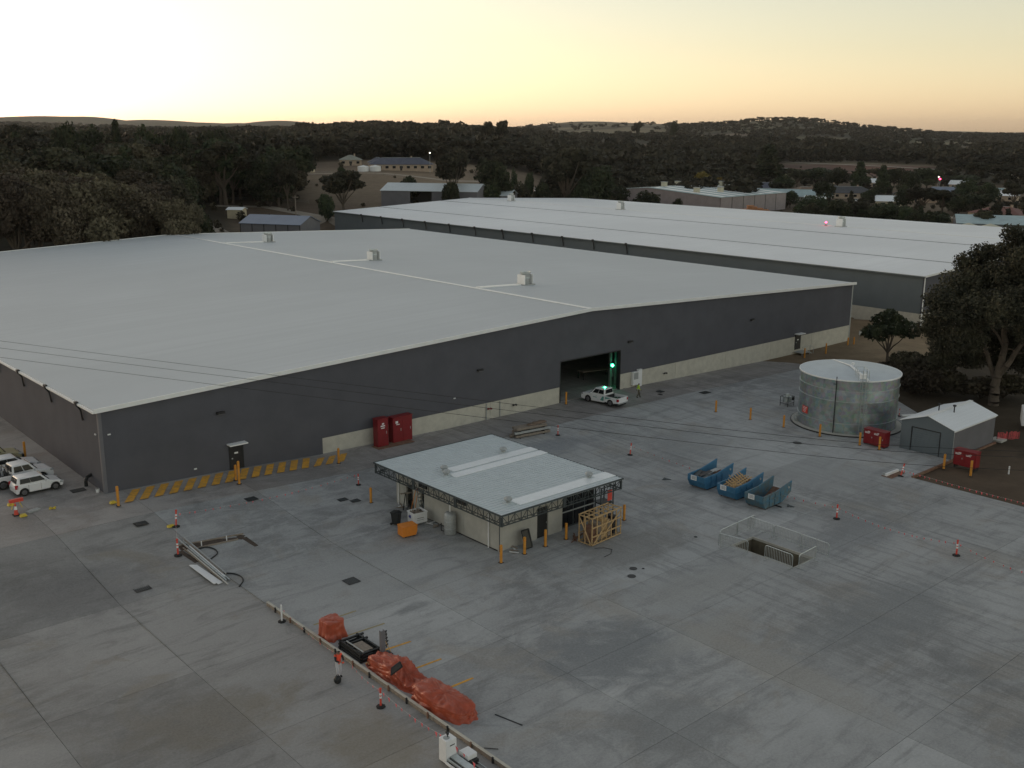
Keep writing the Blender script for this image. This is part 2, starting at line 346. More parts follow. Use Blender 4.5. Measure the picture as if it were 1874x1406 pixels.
# ---------------------------------------------------------------- mesh builder and object helpers
class MB:
    def __init__(s): s.v = []; s.f = []
    def add(s, vs, fs):
        o = len(s.v); s.v += [tuple(v) for v in vs]; s.f += [tuple(i+o for i in f) for f in fs]; return s
    def box(s, x0, x1, y0, y1, z0, z1):
        return s.add([(x0, y0, z0), (x1, y0, z0), (x1, y1, z0), (x0, y1, z0), (x0, y0, z1), (x1, y0, z1), (x1, y1, z1), (x0, y1, z1)],
                     [(3, 2, 1, 0), (4, 5, 6, 7), (0, 1, 5, 4), (1, 2, 6, 5), (2, 3, 7, 6), (3, 0, 4, 7)])
    def beam(s, a, b, w_, h_, up=(0, 0, 1)):
        a = Vector(a); b = Vector(b); d = (b-a).normalized(); u = Vector(up)
        if abs(d.dot(u)) > .98: u = Vector((1, 0, 0))
        x = d.cross(u).normalized()*w_/2; y = x.cross(d).normalized()*h_/2
        return s.add([a-x-y, a+x-y, a+x+y, a-x+y, b-x-y, b+x-y, b+x+y, b-x+y], [(3, 2, 1, 0), (4, 5, 6, 7), (0, 1, 5, 4), (1, 2, 6, 5), (2, 3, 7, 6), (3, 0, 4, 7)])
    def cyl(s, a, b, r0, r1=None, n=10, caps=True):
        r1 = r0 if r1 is None else r1
        a = Vector(a); b = Vector(b); d = (b-a).normalized(); u = Vector((0, 0, 1)) if abs(d.z) < .95 else Vector((1, 0, 0))
        x = d.cross(u).normalized(); y = d.cross(x); vs = []
        for c, r in ((a, r0), (b, r1)):
            for i in range(n): t = 2*PI*i/n; vs.append(c+(x*math.cos(t)+y*math.sin(t))*r)
        fs = [(i, (i+1) % n, n+(i+1) % n, n+i) for i in range(n)]
        if caps: fs += [tuple(range(n))[::-1], tuple(range(n, 2*n))]
        return s.add(vs, fs)
    def tube(s, pts, r, n=6):
        for a, b in zip(pts[:-1], pts[1:]): s.cyl(a, b, r, r, n)
        return s
    def lathe(s, prof, n=16, c=(0, 0, 0)):
        vs = []; k = len(prof)
        for i in range(n):
            t = 2*PI*i/n
            for r, z in prof: vs.append((c[0]+r*math.cos(t), c[1]+r*math.sin(t), c[2]+z))
        fs = []
        for i in range(n):
            j = (i+1) % n
            for q in range(k-1): fs.append((i*k+q, j*k+q, j*k+q+1, i*k+q+1))
        return s.add(vs, fs)
    def prism(s, pts, axis, a, b):
        n = len(pts)
        mk = {'x': lambda p, t: (t, p[0], p[1]), 'y': lambda p, t: (p[0], t, p[1]), 'z': lambda p, t: (p[0], p[1], t)}[axis]
        vs = [mk(p, a) for p in pts]+[mk(p, b) for p in pts]
        return s.add(vs, [tuple(range(n))[::-1], tuple(range(n, 2*n))]+[(i, (i+1) % n, n+(i+1) % n, n+i) for i in range(n)])
    def build(s, name, m, parent=None, bevel=0, smooth=False, loc=None, fix=True):
        me = bpy.data.meshes.new(name); me.from_pydata(s.v, [], s.f)
        if fix:
            bm = bmesh.new(); bm.from_mesh(me); bmesh.ops.recalc_face_normals(bm, faces=bm.faces)
            if bevel: bmesh.ops.bevel(bm, geom=[e for e in bm.edges if e.is_manifold and e.calc_face_angle(0) > .5], offset=bevel, segments=2, affect='EDGES', profile=.6)
            bm.to_mesh(me); bm.free()
        if smooth:
            for p in me.polygons: p.use_smooth = True
        me.materials.append(M[m] if isinstance(m, str) else m)
        o = bpy.data.objects.new(name, me); COL.objects.link(o)
        if parent: o.parent = parent
        if loc: o.location = loc
        return o
def thing(name, label, cat, loc=(0, 0, 0), rotz=0, group=None):
    o = bpy.data.objects.new(name, None); COL.objects.link(o); o.empty_display_size = .3
    o.location = loc; o.rotation_euler = (0, 0, rotz); o['label'] = label; o['category'] = cat
    if group: o['group'] = group
    return o
def tag(o, label, cat, group=None):
    o['label'] = label; o['category'] = cat
    if group: o['group'] = group
    return o
KIDS = {}
def dup(root, loc, rotz=None, label=None, group=None, scale=None):
    r = root.copy(); COL.objects.link(r); r.location = loc
    if rotz is not None: r.rotation_euler = (0, 0, rotz)
    if label: r['label'] = label
    if group: r['group'] = group
    if scale: r.scale = scale
    if root.name not in KIDS: KIDS[root.name] = [(c, list(c.children)) for c in root.children]
    for ch, gs in KIDS[root.name]:
        c = ch.copy(); COL.objects.link(c); c.parent = r
        for q in gs:
            d = q.copy(); COL.objects.link(d); d.parent = c
    return r
def npmesh(name, V, Fa, m, parent=None, tone=None, kind=None):
    me = bpy.data.meshes.new(name); V = np.asarray(V, np.float32); Fa = np.asarray(Fa, np.int32)
    me.vertices.add(len(V)); me.vertices.foreach_set('co', V.ravel())
    me.loops.add(Fa.size); me.loops.foreach_set('vertex_index', Fa.ravel())
    me.polygons.add(len(Fa)); me.polygons.foreach_set('loop_start', np.arange(0, Fa.size, Fa.shape[1], dtype=np.int32))
    if tone is not None:
        a = me.attributes.new('tone', 'FLOAT', 'POINT'); a.data.foreach_set('value', np.asarray(tone, np.float32))
    me.update(calc_edges=True)
    for q in (m if isinstance(m, (list, tuple)) else [m]): me.materials.append(M[q])
    o = bpy.data.objects.new(name, me); COL.objects.link(o)
    if parent: o.parent = parent
    if kind: o['kind'] = kind
    return o
# ---------------------------------------------------------------- terrain
CLEAR = [(1050, 1195, 1090, 1560, (.20, .155, .105)), (1275, 1375, 1650, 2350, (.19, .15, .11)), (1455, 1560, 1480, 2050, (.13, .12, .07)), (590, 800, 1120, 1520, (.10, .095, .05)), (1640, 1790, 1350, 1900, (.14, .12, .08)), (865, 935, 1200, 1650, (.12, .11, .06))]
def cover(x, y):
    d = math.hypot(x, y); px = pxof(x, y)
    n1 = noise.fractal((x/60, y/60, 0), 1, 2, 4); n2 = noise.fractal((x/260, y/260, 5), 1, 2, 4)
    lit = (.045, .038, .026); grass = (.20, .155, .105); dirt = (.115, .085, .06); sand = (.31, .235, .15)
    red = (.17, .085, .06); pale = (.24, .205, .14); vine = (.075, .08, .042); veg = (.05, .048, .034)
    def mx(a, b, t): t = max(0, min(1, t)); return tuple(lerp(p, q, t) for p, q in zip(a, b))
    if d < 175:
        c = dirt
        if x > 84 and y < 46: c = mx(dirt, sand, sstep(.0, .35, n1+.25*sstep(42, 36, y)-.1)) if x < 150 else dirt
        if x > 100 and y > 58: c = mx(sand, dirt, .45-n1)
        if x > 101 and 30 < y < 62: c = mx(dirt, lit, .7)
        if x < 60: c = lit
        return c
    c = mx(lit, veg, n1+.5)
    if d < 700:
        k = sstep(520, 560, px)*(1-sstep(1000, 1080, px))*sstep(250, 300, d)*(1-sstep(545, 600, d))
        c = mx(c, mx(grass, dirt, .35+n1), k)
        k = sstep(380, 440, px)*(1-sstep(620, 700, px))*(1-sstep(330, 360, d))
        c = mx(c, mx(dirt, grass, .2+n1), k)
        k = sstep(1400, 1480, px)*sstep(170, 200, d)*(1-sstep(700, 760, d))
        c = mx(c, mx(dirt, grass, .35+n1), k*.8)
        k = sstep(880, 1000, px)*(1-sstep(1400, 1480, px)); c = mx(c, mx(dirt, grass, .2+n1), k*.6)
        if x > 150 and y < 77 : c = mx(sand, dirt, .5-n1)
        k = sstep(420, 520, px)*(1-sstep(560, 620, px))*sstep(340, 380, d)*(1-sstep(480, 560, d)); c = mx(c, grass, k*.3)
    elif d < 1150:
        k = sstep(1405, 1430, px)*(1-sstep(1690, 1760, px))*sstep(740, 780, d)*(1-sstep(980, 1050, d)); c = mx(c, mx(red, (.09, .06, .05), .5+n1*1.2), k)
        k = sstep(.15, .4, n2)*.7; c = mx(c, grass, k*.5)
        k = sstep(1420, 1450, px)*(1-sstep(1730, 1760, px))*sstep(950, 990, d)*(1-sstep(1060, 1100, d)); c = mx(c, pale, k*.7)
    else:
        for (p0, p1, d0, d1, cc) in CLEAR:
            if p0 < px < p1 and d0 < d < d1: return mx(cc, veg, .25+n1)
        c = mx(veg, vine, .4+n2*1.5)
        k = sstep(.05, .3, n2-.25+.5*sstep(980, 1040, px)*(1-sstep(1190, 1250, px))*sstep(1900, 2500, d)); c = mx(c, pale, k*.75)
        if d > 3800: c = mx(c, (.10, .095, .07), .6)
    return c
def terrain():
    radii = [18, 30, 42, 52]; r = 60
    while r < 190: radii.append(r); r += 2.2
    while r < 13000: radii.append(r); r *= 1.042
    az = []; a = -180
    while a < 180:
        az.append(YAW+R(a)); a += .5 if -40 <= a < 40 else 5
    na = len(az); V = [(0, 0, -.13)]; Cc = [(.1, .08, .06)]
    for r in radii:
        for t in az:
            x, y = math.sin(t)*r, math.cos(t)*r
            V.append((x, y, T(x, y))); Cc.append(cover(x, y))
    Fq = []
    for i in range(len(radii)-1):
        for j in range(na):
            a = 1+i*na+j; b = 1+i*na+(j+1) % na; c = b+na; d = a+na
            if 57 < V[a][0] < 66 and 34 < V[a][1] < 47: continue
            Fq.append((a, d, c, b))
    Ft = [(0, 1+j, 1+(j+1) % na) for j in range(na)]
    me = bpy.data.meshes.new('terrain'); me.from_pydata(V, [], Ft+Fq)
    ca = me.color_attributes.new('ground', 'FLOAT_COLOR', 'POINT')
    ca.data.foreach_set('color', np.array([(*c, 1) for c in Cc], np.float32).ravel())
    for p in me.polygons: p.use_smooth = True
    m = bpy.data.materials.new('earth_and_dry_grass'); m.use_nodes = True; n = m.node_tree; b = n.nodes['Principled BSDF']
    at = nd(n, 'ShaderNodeAttribute', attribute_name='ground'); geo = nd(n, 'ShaderNodeNewGeometry'); pos = geo.outputs['Position']
    c = mixc(n, 1.0, at.outputs['Color'], mixc(n, noi(n, pos, .35, 8, .7), (.45, .45, .45), (1.5, 1.5, 1.5)), 'MULTIPLY')
    c = mixc(n, 1.0, c, mixc(n, noi(n, pos, .03, 5, .65), (.6, .6, .6), (1.35, 1.35, 1.35)), 'MULTIPLY')
    n.links.new(c, b.inputs['Base Color']); b.inputs['Roughness'].default_value = .95; b.inputs['Specular IOR Level'].default_value = .15
    bp = nd(n, 'ShaderNodeBump'); bp.inputs['Distance'].default_value = .12; bp.inputs['Strength'].default_value = .6
    n.links.new(noi(n, pos, 1.3, 7, .7), bp.inputs['Height']); n.links.new(bp.outputs[0], b.inputs['Normal'])
    me.materials.append(m)
    o = bpy.data.objects.new('terrain', me); COL.objects.link(o); o['kind'] = 'structure'
terrain()

# ---------------------------------------------------------------- concrete yard, slab by slab
def clip(poly, a, v, keep):
    o = []
    for i in range(len(poly)):
        p, q = poly[i-1], poly[i]; dp, dq = (p[a]-v)*keep, (q[a]-v)*keep
        if (dp >= 0) != (dq >= 0):
            t = dp/(dp-dq); o.append((p[0]+(q[0]-p[0])*t, p[1]+(q[1]-p[1])*t))
        if dq >= 0: o.append(q)
    return o
def cliprect(p, x0, x1, y0, y1):
    for a, v, k in ((0, x0, 1), (0, x1, -1), (1, y0, 1), (1, y1, -1)):
        if len(p) < 3: return []
        p = clip(p, a, v, k)
    return p if len(p) > 2 else []
YARD = [[(-60, -40), (85.3, -40), (85.3, 81.17), (-60, 81.17)],
        [(85.3, 42.6), (101.8, 42.5), (101.8, 48.5), (104.5, 50.5), (112, 60), (132.5, 71), (138.75, 81.17), (85.3, 81.17)],
        [(-60, 81.17), (27.55, 81.17), (27.55, 140), (-60, 140)]]
XL = [-60, -42, -24, -8, 5, 13.6, 21.7, 29.0, 37.7, 46.4, 62.85, 74.2, 85.3, 95, 104.5, 118, 128, 139.5]
YL = [-40, -22, -8, 4, 14, 22, 30, 38.0, 43.5, 52, 63, 75, 81.17, 95, 110, 125, 140]
yard = thing('yard', '', '', (0, 0, 0)); del yard['label']; del yard['category']; yard['kind'] = 'structure'
def slab(x0, x1, y0, y1):
    gp = .011
    for pc in YARD:
        pl = cliprect(pc, x0+gp, x1-gp, y0+gp, y1-gp)
        if not pl: continue
        b = MB(); nx = max(1, int((x1-x0)/3.5)); ny = max(1, int((y1-y0)/3.5))
        for i in range(nx):
            for j in range(ny):
                q = cliprect(pl, lerp(x0, x1, i/nx), lerp(x0, x1, (i+1)/nx), lerp(y0, y1, j/ny), lerp(y0, y1, (j+1)/ny))
                if q: b.add([(p[0], p[1], g(*p)) for p in q], [tuple(range(len(q)))])
        n = len(pl)
        b.add([(p[0], p[1], g(*p)) for p in pl]+[(p[0], p[1], g(*p)-.16) for p in pl], [(i, n+i, n+(i+1) % n, (i+1) % n) for i in range(n)])
        mm = 'yard'
        if x1 <= 29.1: mm = 'yard_brown'
        if y0 >= 74: mm = 'yard_side'
        o = b.build('slab', mm, yard)
random.seed(4)
for i in range(len(XL)-1):
    for j in range(len(YL)-1):
        x0, x1, y0, y1 = XL[i], XL[i+1], YL[j], YL[j+1]
        if x0 == 46.4 and y0 == 38.0: slab(x0, 60.15, y0, y1); continue
        slab(x0, x1, y0, y1)
# pit in the yard
pit = thing('yard_pit', 'open rectangular concrete pit in the yard ringed by steel crowd barriers', 'pit', (60.15, 38.0, 0))
b = MB(); b.box(-.25, 0, -.25, 5.75, -2.2, -.17); b.box(2.7, 2.95, -.25, 5.75, -2.2, -.17); b.box(0, 2.7, -.25, 0, -2.2, -.17); b.box(0, 2.7, 5.5, 5.75, -2.2, -.17); b.build('pit_wall', 'pitwall', pit)
b = MB(); b.box(-.02, 2.72, -.02, 5.52, -2.3, -1.75); b.build('pit_floor', 'soil', pit)
b = MB(); b.box(.002, .09, .002, 5.498, -.17, .014); b.box(2.61, 2.698, .002, 5.498, -.17, .014); b.box(.09, 2.61, .002, .09, -.17, .014); b.box(.09, 2.61, 5.41, 5.498, -.17, .014); b.build('rim', 'wall_light_conc', pit)
b = MB(); b.beam((.2, 3.6, -1.7), (2.5, 4.0, -1.3), .12, .12); b.beam((.3, 4.4, -1.72), (2.4, 3.2, -1.5), .1, .1); b.build('timber_prop', 'grey_timber', pit)

def strip(name, label, pts, w_, m, dz=.06):
    b = MB(); vs = []
    for i, p in enumerate(pts):
        a = Vector(pts[max(0, i-1)]); c = Vector(pts[min(len(pts)-1, i+1)]); d = (c-a).normalized(); n_ = Vector((-d.y, d.x))*w_/2
        for s in (-1, 0, 1):
            x, y = p[0]+n_.x*s, p[1]+n_.y*s; vs.append((x, y, T(x, y)+dz))
    fs = []
    for i in range(len(pts)-1):
        for k in range(2): a = i*3+k; fs.append((a, a+1, a+4, a+3))
    b.add(vs, fs); o = b.build(name, m, smooth=True); o['kind'] = 'structure'; return o
def curve(pts, n=10):
    o = []
    for i in range(len(pts)-1):
        for k in range(n): o.append((lerp(pts[i][0], pts[i+1][0], k/n), lerp(pts[i][1], pts[i+1][1], k/n)))
    return o+[pts[-1]]
strip('gravel_track', '', curve([pol(330, 300), pol(400, 262), pol(470, 245), pol(600, 235)], 14), 7, 'dirtroad')
strip('gravel_track', '', curve([pol(380, 330), pol(480, 330), pol(600, 300), pol(690, 285), pol(850, 262)], 14), 5, 'dirtroad')
strip('gravel_track', '', curve([pol(560, 470), pol(700, 455), pol(820, 430), pol(1000, 470)], 14), 4, 'dirtroad')
strip('road', '', curve([pol(1430, 1030), pol(1560, 960), pol(1680, 920), pol(1760, 900)], 14), 12, 'dirtroad', .4)
strip('road', '', curve([pol(1480, 455), pol(1600, 450), pol(1750, 420), pol(1950, 395)], 14), 8, 'dirtroad', .1)

# ---------------------------------------------------------------- big warehouse in front
XM = (WX0+WX1)/2
def rz(x): return EAVE+(RIDGE-EAVE)*(1-abs(x-XM)/(XM-WX0))
W1 = thing('warehouse', 'long charcoal steel warehouse with pale low-pitched roof, open roller door and concrete base', 'warehouse', (WX0, WY0, 0))
def L(x, y=None, z=None):
    return (x-WX0, y-WY0, z)
DX0, DX1, DZ = 78.5, 88.45, 5.15
def pxz(pts): return [(x-WX0, z) for x, z in pts]
b = MB()
b.prism(pxz([(WX0, -1.2), (47.8, -1.2), (47.8, PLINTH), (DX0, PLINTH), (DX0, rz(DX0)), (WX0, EAVE)]), 'y', -.03, .25)
b.prism(pxz([(DX0, DZ), (XM, DZ), (DX1, DZ), (DX1, rz(DX1)), (XM, RIDGE), (DX0, rz(DX0))]), 'y', -.03, .25)
b.prism(pxz([(DX1, PLINTH), (WX1, PLINTH), (WX1, EAVE), (DX1, rz(DX1))]), 'y', -.03, .25)
b.build('wall', 'clad', W1)
b = MB(); b.box(-.03, .25, .26, WY1-WY0-.26, -1.2, EAVE-.02); b.build('wall', 'clad', W1)
b = MB(); b.box(WX1-WX0-.25, WX1-WX0+.03, .26, WY1-WY0-.26, PLINTH, EAVE-.02); b.build('wall', 'clad_blue', W1)
b = MB(); b.prism(pxz([(WX0, -1), (WX1, -1), (WX1, EAVE), (XM, RIDGE), (WX0, EAVE)]), 'y', WY1-WY0-.25, WY1-WY0); b.build('wall', 'clad', W1)
pj = [47.8, 57.95, 68.3, DX0, None, DX1, 98.6, 108.7, 118.7, 128.7, WX1]
for a, c in zip(pj[:-1], pj[1:]):
    if a is None or c is None: continue
    b = MB(); b.box(a+.02-WX0, c-.02-WX0, -.008, .24, -1.6, PLINTH-.004); b.build('concrete_panel', 'panel', W1)
y_ = WY0
while y_ < WY1-1:
    b = MB(); b.box(WX1-WX0-.24, WX1-WX0+.008, y_-WY0+.27, min(y_+10, WY1)-WY0-.27, -1.6, PLINTH-.004); b.build('concrete_panel', 'panel', W1); y_ += 10
for s in (0, 1):
    x0, x1 = (WX0-.35, XM) if s == 0 else (XM, WX1+.35)
    z0, z1 = rz(x0)+.02, rz(x1)+.02
    b = MB(); ny = 10
    b.prism([(x0-WX0, z0), (x1-WX0, z1), (x1-WX0, z1+.1), (x0-WX0, z0+.1)], 'y', -.28, WY1-WY0+.2)
    b.build('roof', 'roof', W1)
b = MB()
for s in (-1, 1): b.beam((XM-WX0+s*.16, -.3, RIDGE+.15), (XM-WX0+s*.16, WY1-WY0+.2, RIDGE+.15), .34, .03)
b.build('ridge_cap', 'flash', W1)
for s in (0, 1):
    xa, xb = (WX0-.35, XM) if s == 0 else (XM, WX1+.35)
    b = MB(); b.beam((xa-WX0, -.33, rz(xa)+.06), (xb-WX0, -.33, rz(xb)+.06), .1, .36); b.build('barge_flashing', 'flash', W1)
    b = MB(); b.beam((xa-WX0, WY1-WY0+.25, rz(xa)+.06), (xb-WX0, WY1-WY0+.25, rz(xb)+.06), .1, .3); b.build('barge_flashing', 'flash', W1)
for xx in (WX0-.38, WX1+.38):
    b = MB(); b.box(xx-WX0-.14, xx-WX0+.14, -.3, WY1-WY0+.2, EAVE-.14, EAVE+.03); b.build('gutter', 'flash', W1)
b = MB(); b.box(-.06, .22, -.06, -.033, -1, EAVE-.05); b.box(-.06, -.033, -.033, .22, -1, EAVE-.05); b.build('corner_flashing', 'wallgrey', W1)
b = MB(); b.box(WX1-WX0-.2, WX1-WX0+.06, -.06, -.033, -1.5, EAVE-.05); b.build('corner_flashing', 'lgalv', W1)
for k in range(14):
    yy = 84.55+k*7.65
    b = MB(); b.box(-.62, -.38, yy-WY0-.2, yy-WY0+.2, EAVE-.2, EAVE+.16); o = b.build('rainhead', 'dark', W1)
    b = MB(); b.tube([(-.45, yy-WY0, EAVE-.2), (-.2, yy-WY0, EAVE-.6), (-.1, yy-WY0, EAVE-1.5)], .07, 8); b.build('downpipe', 'dark', o)
def roofvent(parent, x, y, z, h, flip=1):
    b = MB(); b.box(x-1.0, x+1.0, y-.9, y+.9, z, z+.16); o = b.build('roof_vent', 'lgalv', parent)
    b = MB(); b.cyl((x, y, z+.1), (x, y, z+h*.9), .62, .62, 16); b.build('vent_drum', 'lgalv', o, smooth=False)
    b = MB(); b.lathe([(.68, h*.86), (.74, h*.9), (.74, h), (.66, h), (.62, h*.92)], 16, (x, y, z)); b.lathe([(.66, h*.5), (.68, h*.55), (.66, h*.6)], 16, (x, y, z)); b.build('vent_rim', 'galv', o)
    b = MB(); b.box(x-.75, x-.66, y-.75, y+.75, z+.1, z+h*.8); b.build('vent_side', 'flash', o)
    b = MB(); b.box(x+.66, x+.75, y-.75, y+.75, z+.1, z+h*.8); b.build('vent_side', 'flash', o)
    return o
for (vx, vy) in ((91.9, 172.4), (91.2, 136.9), (91.7, 101.7)):
    roofvent(W1, vx-WX0, vy-WY0, rz(vx)+.1, 1.75)
    b = MB(); n_ = 8
    xa, xb = XM+.4, vx-1.1
    b.prism([(xa-WX0, rz(xa)+.125), (xb-WX0, rz(xb)+.125), (xb-WX0, rz(xb)+.26), (xa-WX0, rz(xa)+.26)], 'y', vy-WY0-.45, vy-WY0+.45); b.build('vent_flashing', 'flash', W1)
# doors
def pdoor(parent, x0, x1, z0, z1, y, ox, oy, lab=None):
    b = MB(); b.box(x0-ox, x1-ox, y-oy-.09, y-oy-.035, z0, z1); d = b.build('door', 'dark', parent)
    b = MB(); b.box(x0-.12-ox, x0-ox, y-oy-.1, y-oy-.034, z0, z1+.08); b.box(x1-ox, x1+.12-ox, y-oy-.1, y-oy-.034, z0, z1+.08); b.box(x0-.12-ox, x1+.12-ox, y-oy-.1, y-oy-.034, z1+.08, z1+.15); b.build('door_frame', 'black', d)['kind'] = 'stuff'
    b = MB(); b.box(x0-.3-ox, x1+.3-ox, y-oy-.75, y-oy-.035, z1+.16, z1+.26); b.build('awning', 'flash', parent)
    b = MB(); b.box(x0+.35-ox, x1-.4-ox, y-oy-.1, y-oy-.092, z1-.75, z1-.6); b.build('door_sign', 'white', d)
    b = MB(); b.box(x0+.06-ox, x0+.18-ox, y-oy-.14, y-oy-.092, z0+.95, z0+1.05); b.build('handle', 'lgalv', d)
pdoor(W1, 38.55, 39.65, g(39, 81)+.01, g(39, 81)+2.15, WY0, WX0, WY0)
dd_ = onY(1459, 628, WY0)
pdoor(W1, dd_.x-.55, dd_.x+.55, .3, 2.35, WY0, WX0, WY0)
for q in ((402, 755), (877, 677), (1152, 625), (1375, 585)):
    p = onY(*q, WY0); b = MB(); b.box(p.x-WX0-.35, p.x-WX0+.35, -.32, -.035, p.z-.1, p.z+.1); o = b.build('wall_light', 'dark', W1)
    b = MB(); b.box(p.x-WX0-.3, p.x-WX0+.3, -.30, -.06, p.z-.125, p.z-.101); b.build('lamp_lens', 'lamp_clear', o)
for q in ((199, 795), (357, 858), (831, 729)):
    p = onY(*q, WY0); b = MB(); b.box(p.x-WX0-.12, p.x-WX0+.12, -.12, -.035, p.z-.05, p.z+.05); b.build('wall_fitting', 'white', W1)
p = onX(176, 795, WX0); b = MB(); b.box(-.12, -.035, p.y-WY0-.12, p.y-WY0+.12, p.z-.05, p.z+.05); b.build('wall_fitting', 'white', W1)
# hose taps and pipes on the concrete base
for q in ((892, 748), (938, 741), (1214, 683)):
    p = onY(*q, WY0); b = MB(); x = p.x-WX0; b.tube([(x, -.06, p.z-.1), (x, -.25, p.z), (x+.3, -.25, p.z)], .05); b.cyl((x+.3, -.35, p.z), (x+.3, -.15, p.z), .1, .1, 10); b.cyl((x-.1, -.35, p.z+.05), (x-.1, -.2, p.z+.05), .09, .09, 10); b.build('tap', 'red' if q[0] == 892 else 'dark', W1)
for q in ((889, 735), (914, 733)):
    p = onY(*q, WY0); b = MB(); x = p.x-WX0; b.cyl((x, -.1, g(p.x, 81)), (x, -.1, 2.1), .05); b.build('pipe', 'lgalv', W1)
# interior seen through the roller door
b = MB(); b.box(.3, WX1-WX0-.3, .26, WY1-WY0-.3, -.4, .35); b.build('floor', 'yard_side', W1)
b = MB(); b.box(DX0-WX0, DX0-WX0+.12, -.05, .5, .3, DZ); b.box(DX1-WX0-.12, DX1-WX0, -.05, .5, .3, DZ); b.box(DX0-WX0+.12, DX1-WX0-.12, -.05, .5, DZ-.12, DZ); b.build('door_jamb', 'black', W1)
b = MB(); b.cyl((DX0-WX0, .62, DZ+.5), (DX1-WX0, .62, DZ+.5), .35, .35, 12); b.build('roller', 'dark', W1)
b = MB()
for q in (1117, 1127):
    p = onY(q, 680, WY0+1.6); b.box(p.x-WX0-.14, p.x-WX0+.14, 1.5, 1.75, .35, 6)
b.build('door_mullion', 'galv', W1)
for k in range(5):
    b = MB(); b.box(40+k*12-.2, 40+k*12+.2, 14, 14.4, .35, 8.6); b.build('column', 'orange' if k == 2 else 'lgalv', W1)
b = MB(); b.beam((60, 10, 1), (56.5, 10, 6), .2, .2); b.build('brace', 'grey_timber', W1)

# green lamp on its bracket inside the doorway
p = onY(1121, 669, WY0+1.2)
t = thing('signal_lamp', 'lit round green signal lamp inside the open roller door above the ute', 'lamp', (p.x, p.y, p.z))
b = MB(); b.lathe([(0, -.17), (.1, -.14), (.17, 0), (.1, .14), (0, .17)], 12); b.build('lens', 'lit_green', t, smooth=True)
b = MB(); b.box(-.22, .22, .15, .3, -.3, .3); b.build('housing', 'dark', t)
lg = bpy.data.lights.new('green_lamp_light', 'POINT'); lg.energy = 5; lg.color = (.05, 1, .45); lg.shadow_soft_size = .17
lo = bpy.data.objects.new('lamp_light', lg); COL.objects.link(lo); lo.parent = t; lo.location = (0, -.25, 0)

# ---------------------------------------------------------------- second warehouse behind
BX0, BX1, BXM, BY0, BY1, BE, BR = 152.0, 247.2, 199.6, 76.9, 246.7, 8.75, 10.6
def rz2(x): return BE+(BR-BE)*(1-abs(x-BXM)/(BXM-BX0))
W2 = thing('warehouse', 'second grey steel warehouse with pale roof and tall concrete base, behind the first one', 'warehouse', (BX0, BY0, 0))
b = MB(); b.box(-.03, .25, .26, BY1-BY0-.26, 2.9, BE-.02); b.build('wall', 'clad_blue', W2)
q_ = [(x-BX0, z) for x, z in ((BX0, 2.9), (BX1, 2.9), (BX1, BE), (BXM, BR), (BX0, BE))]
b = MB(); b.prism(q_, 'y', -.03, .25); b.build('wall', 'clad', W2)
b = MB(); b.prism(q_, 'y', BY1-BY0-.25, BY1-BY0); b.build('wall', 'clad_blue', W2)
b = MB(); b.box(BX1-BX0-.25, BX1-BX0, .26, BY1-BY0-.26, -1, BE-.02); b.build('wall', 'clad_blue', W2)
k = 0
while k < BY1-BY0-1:
    b = MB(); b.box(-.008, .24, k+.02, min(k+8.5, BY1-BY0)-.02, -1.5, 2.896); b.build('concrete_panel', 'panel', W2); k += 8.5
k = .3
while k < BX1-BX0-1:
    b = MB(); b.box(k+.02, min(k+9.5, BX1-BX0)-.02, -.008, .24, -1.5, 2.896); b.build('concrete_panel', 'panel', W2); k += 9.5
for x0, x1 in ((BX0-.35, BXM), (BXM, BX1+.35)):
    z0, z1 = rz2(x0)+.02, rz2(x1)+.02
    b = MB(); b.prism([(x0-BX0, z0), (x1-BX0, z1), (x1-BX0, z1+.1), (x0-BX0, z0+.1)], 'y', -.28, BY1-BY0+.2); b.build('roof', 'roof2', W2)
    b = MB(); b.beam((x0-BX0, -.33, z0+.04), (x1-BX0, -.33, z1+.04), .1, .3); b.build('barge_flashing', 'flash', W2)
b = MB(); b.beam((BXM-BX0, -.3, BR+.15), (BXM-BX0, BY1-BY0+.2, BR+.15), .6, .05); b.build('ridge_cap', 'flash', W2)
for lx in (166.5, 188.6):
    b = MB(); b.box(lx-BX0-.14, lx-BX0+.14, -.2, BY1-BY0+.1, rz2(lx)+.10, rz2(lx)+.17); b.build('roof_step', 'wallgrey', W2)
b = MB(); b.box(-.52, -.24, -.3, BY1-BY0+.2, BE-.14, BE+.03); b.build('gutter', 'clad_blue', W2)
b = MB(); b.box(-.07, .2, -.07, -.033, 1, BE-.05); b.build('corner_flashing', 'flash', W2)
for yy in (232.7, 223.6, 214.2, 204.7, 195.2, 185.6, 175.9, 166, 156.6, 147.6, 138.5):
    b = MB(); b.box(-.66, -.4, yy-BY0-.22, yy-BY0+.22, BE-.25, BE+.2); o = b.build('rainhead', 'dark', W2)
    b = MB(); b.tube([(-.5, yy-BY0, BE-.2), (-.25, yy-BY0, BE-.8), (-.12, yy-BY0, BE-1.9)], .09, 8); b.build('downpipe', 'dark', o)
for yy in (227.9, 184.9, 120.9): roofvent(W2, BXM-BX0+.2, yy-BY0, BR+.05, 2.2)
p = onX(1511, 418, 199); t = thing('beacon', 'small lit red warning lamp on the ridge of the rear warehouse', 'lamp', (p.x, p.y, BR+.2))
b = MB(); b.cyl((0, 0, 0), (0, 0, .5), .06, .06, 8); b.beam((-.5, 0, .05), (.5, 0, .05), .1, .1); b.build('stand', 'red', t)
b = MB(); b.lathe([(0, .45), (.2, .55), (.22, .7), (.1, .85), (0, .87)], 10); b.build('lens', 'lit_red', t)

